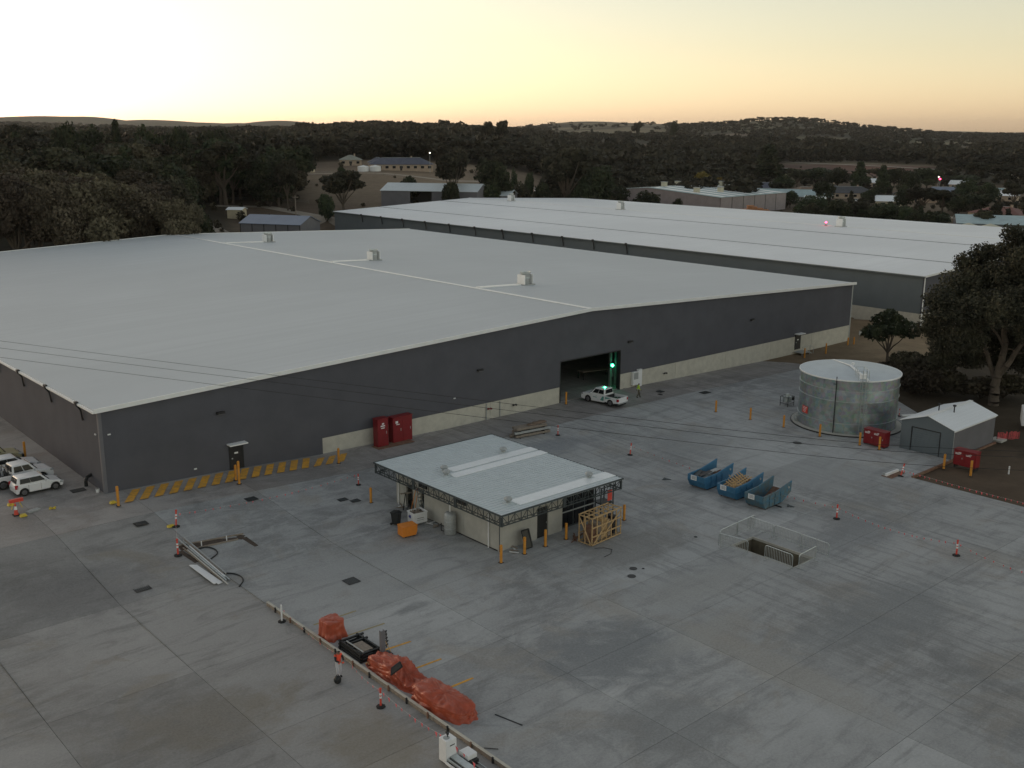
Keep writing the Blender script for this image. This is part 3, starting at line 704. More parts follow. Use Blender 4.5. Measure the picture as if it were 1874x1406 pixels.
# ---------------------------------------------------------------- yellow hatched strip painted along the wall
hm = thing('hatched_strip', 'row of yellow slanted stripes painted on the ground along the warehouse wall', 'marking', (0, 0, 0))
xs_ = 27.9
k = 0
while xs_ < 48.4:
    b = MB(); ln = 2.7 if xs_ < 44 else 2.1; sh = 1.7; w_ = .72
    pts = [(xs_, WY0-3.1), (xs_+w_, WY0-3.1), (xs_+w_+sh, WY0-3.1+ln), (xs_+sh, WY0-3.1+ln)]
    vs = []; n = 5
    for i in range(n+1):
        for a, c in ((0, 3), (1, 2)):
            x = lerp(pts[a][0], pts[c][0], i/n); y = lerp(pts[a][1], pts[c][1], i/n); vs.append((x, y, g(x, y)+.012))
    b.add(vs, [(2*i, 2*i+1, 2*i+3, 2*i+2) for i in range(n)]); b.build('stripe', 'hatch', hm); xs_ += 1.22
def gline(name, pxa, pxb, w_, m, label, cat, group=None):
    a, c = P(*pxa), P(*pxb); d = (c-a).normalized(); n_ = Vector((-d.y, d.x, 0))*w_/2; b = MB(); vs = []
    for i in range(7):
        q = a.lerp(c, i/6)
        for s in (-1, 1): x, y = q.x+n_.x*s, q.y+n_.y*s; vs.append((x, y, g(x, y)+.008))
    b.add(vs, [(2*i, 2*i+1, 2*i+3, 2*i+2) for i in range(6)]); o = b.build(name, m); tag(o, label, cat, group); return o
GL = 'painted bay lines beside the red-brown tarpaulins'
gline('bay_line', (574, 1144), (652, 1118), .16, 'oldline', 'faded yellow line painted on the concrete behind the tarpaulin cube', 'marking', GL)
gline('bay_line', (632, 1165), (704, 1141), .16, 'oldline', 'faint yellow line painted on the concrete running off the cube corner', 'marking', GL)
gline('bay_line', (692, 1194), (752, 1174), .16, 'hatch', 'yellow line painted on the concrete next to the upright steel post', 'marking', GL)
gline('bay_line', (762, 1223), (808, 1206), .16, 'hatch', 'yellow line on the concrete behind the middle of the tarpaulin heap', 'marking', GL)
gline('bay_line', (822, 1259), (866, 1241), .16, 'hatch', 'yellow line on the concrete behind the big end tarpaulin, nearest the camera', 'marking', GL)
# ---------------------------------------------------------------- small site building with truss fascia
SB = thing('site_office', 'small concrete-walled building with flat corrugated roof and steel truss fascia in the yard', 'building', (46.2, 53.85, 0))
SW, SL = 10.75, 13.05
ya = onX(716, 905, 46.2).y-53.85; yb = onX(733, 905, 46.2).y-53.85; yc = onX(749, 905, 46.2).y-53.85; yd = onX(757, 905, 46.2).y-53.85
ya, yb, yc, yd = 11.7, 10.8, 9.75, 9.25
H_ = 3.42
def wallx(b, y0, y1, z0=-.1, z1=H_): b.box(0, .18, y0, y1, z0, z1)
segs = [(0.182, 4.2), (4.22, 8.0), (8.02, yd), (yc, yb), (ya, SL)]
for y0, y1 in segs:
    b = MB(); wallx(b, y0, y1); b.build('wall_panel', 'wall_light_conc', SB)
b = MB(); wallx(b, yb, ya, 2.2); wallx(b, yd, yc, 2.2); b.build('lintel', 'wall_light_conc', SB)['kind'] = 'stuff'
x1 = onY(983, 960, 53.85).x-46.2; x2 = onY(1003, 955, 53.85).x-46.2; x3 = onY(1029, 950, 53.85).x-46.2
for a, c in ((0, x1), (x2, x3)):
    b = MB(); b.box(a, c, 0, .18, -.1, H_); b.build('wall_panel', 'wall_light_conc', SB)
b = MB(); b.box(x1, x2, 0, .18, 2.45, H_); b.build('lintel', 'wall_light_conc', SB)
b = MB(); b.box(x1+.02, x2-.02, .1, .15, 0, 2.45); d_ = b.build('door', 'black', SB)
b = MB(); b.box(x2-.12, x2-.06, .06, .1, 1, 1.15); b.build('handle', 'galv', d_)
b = MB(); b.box(x3, x3+.15, .18, SL-.2, -.1, H_); b.build('wall_panel', 'wall_light_conc', SB)
b = MB(); b.box(x3+.16, SW, SL-.18, SL, -.1, H_); b.build('wall_panel', 'wall_light_conc', SB)
b = MB(); b.box(.19, x3, SL-.18, SL, -.1, H_); b.build('wall_panel', 'wall_light_conc', SB)
b = MB(); b.box(x3+.16, SW-.0, 2.2, 2.3, 0, H_); b.build('glazed_screen', 'glass', SB)
b = MB(); b.box(SW-.1, SW, 2.32, SL-.2, 0, H_); b.build('glazed_screen', 'glass', SB)
nx_ = 5
for k in range(nx_):
    xa = x3+.16+(SW-.5-x3-.2)*k/nx_; xb = x3+.16+(SW-.5-x3-.2)*(k+1)/nx_-.04
    for z0, z1 in ((.1, 1.25), (1.35, 2.5)):
        b = MB(); b.box(xa, xb, .3, .34, z0, z1); b.build('glass_panel', 'glass', SB)
for z in (.05, 1.3, 2.55):
    b = MB(); b.box(x3+.16, SW-.2, .26, .38, z-.045, z+.045); b.build('rail', 'lgalv' if z > .1 else 'frame', SB)
for k in range(4):
    x = x3+.16+(SW-.4-x3-.2)*k/3.0; b = MB(); b.box(x, x+.08, .27, .37, .1, 3.4); b.build('post', 'frame', SB)
# fascia trusses
RX0, RX1, RY0, RY1, RZ = -1.2, 11.3, -1.6, 14.35, 3.56
def truss(a, c, inward):
    a = Vector(a); c = Vector(c); ln = (c-a).length; n = max(3, round(ln/.62)); b = MB()
    zt, zb = RZ-.06, RZ-.80
    for z in (zt, zb): b.beam((a.x, a.y, z), (c.x, c.y, z), .07, .07)
    for i in range(n+1):
        p = a.lerp(c, i/n); b.beam((p.x, p.y, zb), (p.x, p.y, zt), .045, .045)
        if i < n:
            q = a.lerp(c, (i+1)/n); z0, z1 = (zb, zt) if i % 2 else (zt, zb); b.beam((p.x, p.y, z0), (q.x, q.y, z1), .035, .035)
    # second plane of the box truss
    i2 = Vector(inward)*.38
    for z in (zt, zb): b.beam((a.x+i2.x, a.y+i2.y, z), (c.x+i2.x, c.y+i2.y, z), .05, .05)
    for i in range(n+1):
        p = a.lerp(c, i/n); b.beam((p.x, p.y, zb), (p.x+i2.x, p.y+i2.y, zb), .035, .035)
    b.build('fascia_truss', 'frame', SB)
    for p in (a, c):
        b = MB(); b.box(p.x-.06, p.x+.06, p.y-.06, p.y+.06, zb-.05, zt+.05); b.build('truss_post', 'frame', SB)
for k in range(3):
    y0 = lerp(RY0, RY1, k/3)+.06; y1 = lerp(RY0, RY1, (k+1)/3)-.1; truss((RX0, y0, 0), (RX0, y1, 0), (1, 0, 0)); truss((RX1, y0, 0), (RX1, y1, 0), (-1, 0, 0))
for k in range(2):
    x0 = lerp(RX0, RX1, k/2)+.06; x1_ = lerp(RX0, RX1, (k+1)/2)-.1; truss((x0, RY0, 0), (x1_, RY0, 0), (0, 1, 0)); truss((x0, RY1, 0), (x1_, RY1, 0), (0, -1, 0))
b = MB(); b.box(.2, SW-.1, .2, SL-.2, H_-.06, H_-.02); b.build('ceiling', 'grey_timber', SB)
# corrugated roof in strips
def rib_roof(y0, y1, m, x0=RX0-.06, x1=RX1+.06, z=RZ, pitch=.40, name='roof'):
    b = MB(); n = max(1, round((y1-y0)/pitch)); p = (y1-y0)/n; pr_ = []
    for i in range(n): o = y0+i*p; pr_ += [(o, z+.05), (o+p*.70, z+.05), (o+p*.76, z-.05), (o+p*.90, z-.05)]
    pr_.append((y1, z+.05)); vs = [(x0, *q) for q in pr_]+[(x1, *q) for q in pr_]; k = len(pr_)
    b.add(vs, [(i, i+1, k+i+1, k+i) for i in range(k-1)]); b.box(x0, x1, y0+.001, y1-.001, z-.09, z-.06)
    return b.build(name, m, SB, fix=False)
def ry(px, py): return G(px, py, RZ+.05).y-53.85
s1 = (ry(880, 845)+ry(813, 861))/2; 
sA0, sA1 = ry(900, 845.5), ry(900, 836.5)
sB0, sB1 = ry(900, 857), ry(900, 848)
sC0, sC1 = ry(1010, 907), ry(1010, 893)
ys = sorted([sA0, sA1, sB0, sB1, sC0, sC1])
rib_roof(RY0-.06, ys[0], 'srf'); rib_roof(ys[1], ys[2], 'srf'); rib_roof(ys[3], ys[4], 'srf'); rib_roof(ys[5], RY1+.06, 'srf')
for a, c, px, py in ((ys[0], ys[1], 939, 921), (ys[2], ys[3], 820, 870), (ys[4], ys[5], 813, 858)):
    xs = G(px, py, RZ).x-46.2
    rib_roof(a, c, 'srf', x1=xs)
    b = MB(); b.box(xs+.02, RX1+.06, a+.02, c-.02, RZ-.02, RZ+.08); b.build('flat_roof_strip', 'strip', SB)
for a in (-.1, .1):
    b = MB(); b.beam((RX0-.1, RY0-.08 if a < 0 else RY1+.08, RZ+.01), (RX1+.1, RY0-.08 if a < 0 else RY1+.08, RZ+.01), .06, .13); b.build('edge_trim', 'frame', SB)
    b = MB(); x = RX0-.08 if a < 0 else RX1+.08; b.beam((x, RY0-.04, RZ+.01), (x, RY1+.04, RZ+.01), .06, .13); b.build('edge_trim', 'frame', SB)
for q in ((813, 860), (817, 868), (921, 826), (1078, 872), (930, 918)):
    p = G(*q, RZ+.15); x, y = p.x-46.2, p.y-53.85
    b = MB(); b.box(x-.32, x+.32, y-.32, y+.32, RZ+.02, RZ+.1); o = b.build('roof_vent', 'srf', SB)
    b = MB(); b.cyl((x, y, RZ+.1), (x, y, RZ+.22), .16, .16, 12); b.lathe([(.18, .2), (.30, .28), (.32, .38), (.22, .5), (0, .54)], 14, (x, y, RZ)); b.build('turbine', 'lgalv', o)
b = MB(); p = onX(908, 990, 46.1); y = p.y-53.85; b.cyl((-.1, 1.15, 0), (-.1, 1.15, 2.8), .05); b.build('downpipe', 'white', SB)
b = MB(); b.cyl((-.1, SL-.4, 0), (-.1, SL-.4, 2.8), .05); b.build('downpipe', 'white', SB)
b = MB(); b.box(-.05, .0, -.05, .0, 0, 2.75); b.build('corner_trim', 'frame', SB)
for yy in (4.4, 9.3):
    b = MB(); b.box(-.14, -.0, yy-.5, yy+.5, 2.5, 2.9); b.build('wall_box', 'dark', SB)
b = MB(); b.box(-.05, 0, .2, SL, -.02, .06); b.build('kick_strip', 'dark', SB)

# grey cylinder tank, bins and ladder by the site office
def cylt():
    p = P(824, 977); t = thing('water_cylinder', 'upright grey steel water cylinder standing against the small building wall', 'tank', p)
    b = MB(); b.lathe([(0, 0), (.44, 0), (.47, .06), (.47, 1.55), (.40, 1.72), (.2, 1.8), (0, 1.82)], 20); b.build('shell', 'lgalv', t, smooth=True)
    b = MB(); b.lathe([(.475, .5), (.49, .52), (.475, .54)], 20); b.lathe([(.475, 1.1), (.49, 1.12), (.475, 1.14)], 20); b.build('band', 'galv', t)['kind'] = 'stuff'
    b = MB(); b.tube([(0, 0, 1.8), (0, 0, 2.6)], .05, 8); b.build('pipe', 'white', t)
    b = MB(); b.tube([(-.3, .25, .2), (-.55, .4, .3), (-.55, .4, .9)], .035, 6); b.build('side_pipe', 'dark', t)
cylt()
def wheelie():
    p = P(725, 960); t = thing('wheelie_bin', 'black plastic wheelie bin with its lid shut beside the white box bin', 'bin', p, R(25))
    b = MB(); b.add([(-.24, -.26, .08), (.24, -.26, .08), (.24, .22, .08), (-.24, .22, .08), (-.30, -.34, .96), (.30, -.34, .96), (.30, .30, .96), (-.30, .30, .96)], [(3, 2, 1, 0), (4, 5, 6, 7), (0, 1, 5, 4), (1, 2, 6, 5), (2, 3, 7, 6), (3, 0, 4, 7)]); b.build('body', 'black', t, bevel=.02)
    b = MB(); b.prism([(-.38, .965), (.36, .965), (.36, 1.06), (-.1, 1.1), (-.38, 1.0)], 'x', -.32, .32); b.build('lid', 'black', t, bevel=.01)
    for s in (-1, 1): b = MB(); b.cyl((s*.22, .28, .1), (s*.30, .28, .1), .1, .1, 12); b.build('wheel', 'tyre', t)
    b = MB(); b.cyl((-.25, .36, .98), (.25, .36, .98), .02); b.build('handle', 'black', t)
wheelie()
def boxbin():
    p = P(764, 957); t = thing('site_bin', 'white box bin on castors with a blue badge, open top full of rubbish', 'bin', p, R(-6))
    b = MB(); b.box(-.6, .6, -.5, -.46, .15, 1.0); b.box(-.6, .6, .46, .5, .15, 1.0); b.box(-.6, -.56, -.46, .46, .15, 1.0); b.box(.56, .6, -.46, .46, .15, 1.0); b.box(-.56, .56, -.46, .46, .15, .2); b.build('body', 'white', t)
    b = MB(); b.box(-.55, .55, -.45, .45, .2, .85)
    random.seed(2)
    for k in range(14): x, y = random.uniform(-.45, .45), random.uniform(-.35, .35); b.beam((x, y, .82), (x+random.uniform(-.2, .2), y+random.uniform(-.2, .2), random.uniform(.9, 1.05)), .12, .06)
    b.build('rubbish', 'grey_timber', t)['kind'] = 'stuff'
    b = MB(); b.box(-.64, .64, -.54, -.5, .93, 1.02); b.box(-.64, .64, .5, .54, .93, 1.02); b.box(-.64, -.6, -.5, .5, .93, 1.02); b.box(.6, .64, -.5, .5, .93, 1.02); b.build('rim', 'white', t)
    bl = mat('blue_badge', (.04, .06, .28), .5)
    b = MB(); b.box(-.611, -.602, -.05, .2, .5, .75); b.cyl((-.611, .25, .6), (-.602, .25, .6), .07, .07, 12); b.build('badge', bl, t)
    b = MB(); b.box(-.3, .3, -.508, -.501, .55, .58); b.box(-.3, .3, -.508, -.501, .4, .42); b.build('badge_line', 'black', t)['kind'] = 'stuff'
    for x in (-.5, .5):
        for y in (-.4, .4): b = MB(); b.cyl((x-.03, y, .08), (x+.03, y, .08), .08, .08, 10); b.build('castor', 'tyre', t)
boxbin()
def orangebin():
    p = P(746, 980); t = thing('tipping_bin', 'orange steel tipping bin on the ground in front of the white box bin', 'bin', p, R(-8))
    b = MB(); b.prism([(-.62, .1), (.5, .1), (.62, .45), (.62, .85), (-.62, .85)], 'y', -.45, .45); b.build('body', 'orange', t, bevel=.02)
    b = MB(); b.box(-.65, .65, -.48, .48, .855, .9); b.build('lid', 'orange', t)
    b = MB(); b.box(-.4, -.3, -.4, .4, 0, .1); b.box(.3, .4, -.4, .4, 0, .1); b.build('skid', 'dark', t)
orangebin()
def ladder():
    p = P(765, 942); t = thing('step_ladder', 'aluminium step ladder opened up against the small building wall', 'ladder', p, R(20))
    for s in (-1, 1):
        for f in (-1, 1):
            b = MB(); b.beam((s*.34, f*.55, 0), (s*.2, f*.06, 2.1), .06, .04); b.build('rail', 'galv' if f < 0 else 'orange', t)
    for k in range(6):
        z = .3+k*.3; u = 1-z/2.2; b = MB(); b.box(-.2-.13*u, .2+.13*u, -.06-.5*u-.05, -.06-.5*u+.05, z, z+.03); b.build('step', 'galv', t)
    b = MB(); b.box(-.22, .22, -.12, .12, 2.1, 2.15); b.build('top_cap', 'red', t)
    t2 = thing('step_ladder', 'second darker trestle ladder just left of the aluminium step ladder', 'ladder', P(748, 936), R(-10))
    for s in (-1, 1):
        for f in (-1, 1): b = MB(); b.beam((s*.3, f*.4, 0), (s*.24, f*.05, 1.6), .06, .04); b.build('rail', 'dark', t2)
    b = MB(); b.beam((-.7, 0, 1.62), (.7, 0, 1.55), .25, .04); b.build('plank', 'grey_timber', t2)
ladder()
def debris(px, py, label, seed, m='white'):
    random.seed(seed); t = thing('offcut_pile', label, 'offcuts', P(px, py), random.uniform(0, 3))
    for k in range(5):
        b = MB(); x, y = random.uniform(-.5, .5), random.uniform(-.3, .3); a = random.uniform(0, 3); b.beam((x, y, .03+k*.02), (x+math.cos(a)*.7, y+math.sin(a)*.7, .04+k*.03), .12, .03); b.build('offcut', m if k % 2 else 'grey_timber', t)
debris(738, 930, 'scatter of pale offcuts on the ground behind the wheelie bin', 3)
debris(800, 960, 'long white and grey offcuts lying along the small building wall', 5)
debris(942, 1010, 'small pale scrap pile at the near corner of the small building', 7)
# leaning black frame
t = thing('window_frame', 'black window frame leaning on the wall beside the office door', 'frame', P(964, 1002), R(2))
for a, c in (((-.35, -.25, 0), (-.35, .2, 1.35)), ((.35, -.25, 0), (.35, .2, 1.35)), ((-.35, -.25, .03), (.35, -.25, .03)), ((-.35, .2, 1.33), (.35, .2, 1.33))):
    b = MB(); b.beam(a, c, .09, .07); b.build('bar', 'black', t)
b = MB(); b.add([(-.31, -.24, .06), (.31, -.24, .06), (.31, .19, 1.3), (-.31, .19, 1.3)], [(0, 1, 2, 3)]); b.build('pane', 'glass', t)
# scaffold frame at the right end
t = thing('steel_stand', 'dark steel stand with an orange sheet at the right end of the small building', 'stand', (56.4, 53.4, 0))
for x in (0, 1.4):
    for y in (0, 1.0): b = MB(); b.beam((x, y, 0), (x, y, 2.7), .08, .08); b.build('post', 'frame', t)
for z in (1.2, 2.65):
    b = MB(); b.box(-.04, 1.44, -.04, .04, z, z+.06); b.build('rail', 'frame', t); b = MB(); b.box(-.04, 1.44, .96, 1.04, z, z+.06); b.build('rail', 'frame', t)
b = MB(); b.box(.1, 1.3, .02, .98, 1.27, 1.36); b.build('shelf', 'dark', t)
b = MB(); b.box(.7, 1.2, -.06, -.045, 1.5, 2.4); b.build('sheet', 'delin', t)

# ---------------------------------------------------------------- pine crate full of frames
def crate():
    a = P(1083, 1001); c = P(1133, 979); ang = math.atan2(c.y-a.y, c.x-a.x)
    t = thing('timber_crate', 'open crate of raw pine battens holding dark panels beside the small building', 'crate', a, ang)
    Lx, Ly, Hz = 3.45, 1.25, 2.2
    def bt(p, q, w_=.07, h_=.07, m='timber'): b = MB(); b.beam(p, q, w_, h_); b.build('batten', m, t)
    for i in range(7):
        x = Lx*i/6
        for y in (0, Ly): bt((x, y, .08), (x, y, Hz))
        bt((x, 0, Hz), (x, Ly, Hz)); bt((x, 0, .1), (x, Ly, .1))
    for y in (0, Ly):
        for z in (.12, .75, 1.45, Hz+.03): bt((-.04, y-.04 if y == 0 else y+.04, z), (Lx+.04, y-.04 if y == 0 else y+.04, z), .05, .09)
    bt((.1, -.09, .2), (Lx*.55, -.09, 1.7), .04, .09); bt((Lx*.35, -.09, .5), (Lx-.1, -.09, Hz-.1), .04, .09)
    bt((-.06, .1, .2), (-.06, Ly-.1, Hz-.2), .09, .04); bt((-.06, Ly*.5, .1), (-.06, Ly*.5, Hz), .07, .05)
    bt((0, Ly*.5, Hz), (Lx, Ly*.5, Hz))
    for k in range(5):
        b = MB(); b.box(.25+k*.65, .25+k*.65+.5, .25, Ly-.25, .16, 1.35+.5*((k*7) % 3)/3); b.build('packed_panel', ['rust', 'grey_timber', 'orange', 'grey_timber', 'dark'][k] if k != 2 else 'timber', t)
    random.seed(9)
    tt = thing('scrap_timber', 'few red-stained boards lying by the left foot of the pine crate', 'boards', P(1052, 986), .5)
    for k in range(5): b = MB(); b.beam((random.uniform(-.9, .1), random.uniform(-.4, .4), .03+k*.015), (random.uniform(.4, 1.3), random.uniform(-.4, .4), .03+k*.015), .1, .03); b.build('board', 'rust', tt)
    b = MB(); q = [P(1088, 1004), P(1105, 1003), P(1120, 1006), P(1118, 1014), P(1106, 1020)]; b.tube([v+Vector((0, 0, .02)) for v in q], .02); tag(b.build('cable', 'black'), 'thin black cable snaking on the ground in front of the pine crate', 'cable')
crate()

# ---------------------------------------------------------------- bollards
def bollard(h=1.3, r=.105):
    t = thing('bollard', '', 'bollard'); b = MB(); b.lathe([(0, 0), (r, 0), (r, h-.03), (r*.75, h), (0, h+.015)], 14); b.build('sleeve', 'bollard', t, smooth=False)
    b = MB(); b.box(-.16, .16, -.16, .16, 0, .02); b.build('base_plate', 'dark', t)
    for z in (h*.78,): b = MB(); b.lathe([(r+.002, z), (r+.006, z+.005), (r+.006, z+.055), (r+.002, z+.06)], 14); b.build('band', 'orange', t)
    return t
bproto = bollard(); used = False
BL = [((679, 920), 1, 'yellow bollard left of the small building, beyond the wheelie bin'),
      ((917, 1030), 1.05, 'orange bollard at the near corner of the small building'),
      ((960, 1014), 1.02, 'orange bollard in front of the leaning black window frame'),
      ((998, 1000), 1.02, 'orange bollard right in front of the office door'),
      ((1036, 987), 1, 'orange bollard between the office door and the pine crate'),
      ((1142, 952), 1, 'orange bollard just right of the pine crate'),
      ((1310, 754), 1, 'yellow bollard farthest left of the row before the water tank'),
      ((1373, 768), 1, 'yellow bollard second from the left in the row before the water tank'),
      ((1434, 782), 1, 'yellow bollard beside the left edge of the big tank'),
      ((1500, 799), 1, 'yellow bollard in front of the middle of the big tank'),
      ((1573, 815), 1, 'yellow bollard at the left of the red cabinet near the tank'),
      ((1609, 823), 1, 'yellow bollard at the right of the red cabinet near the tank'),
      ((1727, 858), 1.1, 'yellow bollard left of the red cabinet on the dirt'),
      ((1776, 871), 1.1, 'yellow bollard right of the red cabinet on the dirt'),
      ((1036, 740), 1.1, 'orange bollard at the left jamb of the roller door'),
      ((1140, 711), 1.1, 'orange bollard at the right jamb of the roller door'),
      ((620, 848), 1.1, 'yellow bollard at the right end of the hatched strip'),
      ((438, 886), 1.55, 'taller of the two bollards by the grey wall door'),
      ((432, 879), 1.05, 'shorter bollard behind the tall one by the wall door'),
      ((217, 926), 1.25, 'orange bollard at the left end of the hatched strip'),
      ((47, 842), 1.3, 'orange bollard beside the parked white sedan'),
      ((1472, 656), 1.1, 'orange bollard at the foot of the far door steps'),
      ((1511, 650), 1.3, 'tall orange bollard near the far corner of the warehouse'),
      ((1551, 637), 1.2, 'left of two orange bollards at the far warehouse corner'),
      ((1562, 636), 1.2, 'right of two orange bollards at the far warehouse corner')]
for q, s, lab in BL:
    p = P(*q)
    if not used: o = bproto; o.location = p; o['label'] = lab; o['group'] = 'yellow and orange bollards round the yard'; o.scale = (1, 1, s); used = True
    else: o = dup(bproto, p, label=lab, scale=(1, 1, s))
# delineator posts
def delin():
    t = thing('delineator_post', '', 'traffic post'); b = MB(); b.lathe([(0, 0), (.24, 0), (.25, .05), (.12, .09), (.06, .1)], 8); b.build('rubber_base', 'tyre', t)
    b = MB(); b.lathe([(.055, .08), (.05, .9), (.05, .98), (.065, 1.0), (.065, 1.06), (0, 1.08)], 12); b.build('post', 'delin', t)
    for z in (.5, .68): b = MB(); b.lathe([(.056, z), (.062, z+.005), (.06, z+.11), (.054, z+.115)], 12); b.build('reflective_band', 'white', t)
    return t
dproto = delin(); used = False
for q, s, rt_, lab in [((697, 1294), 1.05, 0, 'red traffic post standing beside the tarpaulin heap, nearest the camera'),
                       ((656, 888), .95, 0, 'red traffic post left of the small building roof'),
                       ((322, 964), 1.25, .08, 'red traffic post with a yellow sack at its base'),
                       ((326, 1017), 1.2, 0, 'red traffic post at the start of the open trench'),
                       ((1021, 797), 1, 0, 'red and white traffic post beside the timber stack'),
                       ((1153, 833), 1.1, .12, 'leaning red traffic post alone between timber stack and skips'),
                       ((1531, 950), 1.15, 0, 'red traffic post right of the pit barriers'),
                       ((1750, 1017), 1.15, 0, 'red traffic post farthest right in the yard'),
                       ((1648, 872), 1.15, .45, 'fallen-over leaning red traffic post at the slab corner'),
                       ((1645, 762), .8, .1, 'small red traffic post between the tank and the shed')]:
    p = P(*q)
    if not used: o = dproto; o.location = p; o['label'] = lab; o['group'] = 'red traffic posts round the works'; o.scale = (s, s, s); used = True
    else: o = dup(dproto, p, label=lab, scale=(s, s, s))
    o.rotation_euler = (0, rt_, 0)
t = thing('marker_post', 'plain white marker post on a rubber base at the kerb end', 'post', P(516, 1138))
b = MB(); b.cyl((0, 0, .08), (0, 0, 1.15), .055, .055, 10); b.build('post', 'white', t)
b = MB(); b.lathe([(0, 0), (.26, 0), (.26, .05), (.1, .09)], 8); b.build('rubber_base', 'tyre', t)
# witch-hat cone and tools near the cars
t = thing('traffic_cone', 'tall orange and white traffic cone on a black base near the parked cars', 'cone', P(30, 943))
b = MB(); b.lathe([(.17, .05), (.10, .5), (.045, .95), (0, .96)], 14); b.build('cone', 'delin', t)
b = MB(); b.lathe([(.115, .45), (.122, .455), (.085, .72), (.078, .722)], 14); b.build('band', 'white', t)
b = MB(); b.box(-.24, .24, -.24, .24, 0, .06); b.build('base', 'tyre', t)
t = thing('road_sign_stand', 'orange and yellow folded sign stand lying behind the traffic cone', 'sign stand', P(31, 931))
b = MB(); b.box(-.5, .5, -.12, .12, .55, .8); b.build('board', 'delin', t)
for s in (-1, 1): b = MB(); b.beam((s*.4, 0, 0), (s*.2, 0, .6), .05, .05); b.build('leg', 'yellow', t)
b = MB(); b.prism([(-.25, 0), (.25, 0), (.18, .16), (-.18, .16)], 'y', -.18, .18); o = b.build('sandbag', 'yellow'); tag(o, 'yellow sandbag left of the folded orange sign stand', 'sandbag'); o.location = P(20, 925)
o2 = o.copy(); COL.objects.link(o2); o2.location = P(43, 945); o2['label'] = 'yellow sandbag at the right foot of the traffic cone'
o2 = o.copy(); COL.objects.link(o2); o2.location = P(207, 921)+Vector((0, 0, 0)); o2['label'] = 'yellow sandbag beside the bollard at the hatched strip end'
o2 = o.copy(); COL.objects.link(o2); o2.location = P(313, 964); o2.scale = (1.2, .9, .8); o2['label'] = 'orange-yellow sandbag beside the red post, left of the trench'
t = thing('star_picket_foot', 'yellow four-armed sign foot lying flat on the concrete by the cars', 'sign foot', P(96, 931), .4)
for k in range(4): b = MB(); a = k*PI/2; b.beam((0, 0, .05), (math.cos(a)*.3, math.sin(a)*.3, .05), .1, .08); b.build('arm', 'yellow', t)
t = thing('bench_offcuts', 'two short grey planks stacked on the concrete in front of the cars', 'planks', P(61, 936), .35)
for k in range(3): b = MB(); b.box(-.5, .5, -.2+k*.16, -.08+k*.16, 0, .12); b.build('plank', 'lgalv', t)
t = thing('pipe_bend', 'black pipe bend poking from the ground beside the left warehouse wall', 'pipe', P(158, 890))
b = MB(); b.tube([(0, 0, 0), (0, 0, .5), (.15, .05, .75), (.5, .15, .85), (1.1, .3, .8)], .14, 10); b.build('pipe', 'black', t)
o = o2.copy()
t = thing('bucket', 'small white bucket standing by the warehouse corner', 'bucket', P(179, 901))
b = MB(); b.lathe([(0, 0), (.13, 0), (.16, .3), (.15, .3), (.12, .03)], 12); b.build('pail', 'white', t)
b = MB(); b.lathe([(0, .28), (.148, .28)], 12); b.build('contents', 'dark', t)
# drain grates and covers
def grate(px, py, sx, sy, lab, rot=0):
    t = thing('drain_grate', lab, 'drain grate', P(px, py)+Vector((0, 0, .022)), rot, 'dark drain grates set in the concrete')
    b = MB(); b.box(-sx/2, sx/2, -sy/2, sy/2, .003, .010); b.build('recess', 'black', t)
    b = MB(); f = .05; b.box(-sx/2, sx/2, -sy/2, -sy/2+f, .010, .024); b.box(-sx/2, sx/2, sy/2-f, sy/2, .010, .024); b.box(-sx/2, -sx/2+f, -sy/2+f, sy/2-f, .010, .024); b.box(sx/2-f, sx/2, -sy/2+f, sy/2-f, .010, .024); b.build('rim', 'dark', t)
    n = 8; b = MB()
    for k in range(1, n): x = -sx/2+sx*k/n; b.box(x-.018, x+.018, -sy/2+f, sy/2-f, .011, .022)
    b.build('bars', 'frame', t)['kind'] = 'stuff'
grate(643, 1064, .95, .95, 'dark square drain grate in the middle of the pale concrete')
grate(260, 1078, 1.05, .8, 'dark drain grate in the brown concrete left of the pipe bundle')
grate(258, 959, .95, .8, 'dark drain grate left of the sandbagged red post')
grate(460, 914, .9, .9, 'dark drain grate in front of the hatched strip')
grate(143, 898, 1.1, .8, 'dark drain grate between the parked hatchback and the black pipe bend')
grate(627, 915, .8, .6, 'grey flush grate, left of the pair beyond the small building')
grate(650, 917, .8, .6, 'grey flush grate, right of the pair beyond the small building')
grate(1290, 719, 1.3, .9, 'dark drain grate near the far side of the yard')
grate(1208, 717, .8, .8, 'small grate near the wall to the right of the ute')
def cover_(px, py, r, lab):
    b = MB(); b.lathe([(0, .012), (r*.9, .012), (r*.9, .016), (r, .016), (r, .004)], 20); o = b.build('manhole_cover', 'dark'); o.location = P(px, py)+Vector((0, 0, .01)); tag(o, lab, 'manhole cover')
cover_(1159, 1041, .28, 'round manhole cover to the right of the pine crate, farther one')
cover_(1156, 1055, .3, 'round manhole cover to the right of the pine crate, nearer one')
cover_(1177, 1041, .1, 'tiny round cap beside the farther round manhole cover')
cover_(1273, 983, .14, 'small black round cap left of the pit barriers')
cover_(1459, 811, .45, 'round grey cover on the concrete below the tank bollards')
cover_(1208, 722, .3, 'small dark cover beside the wall grate right of the ute')

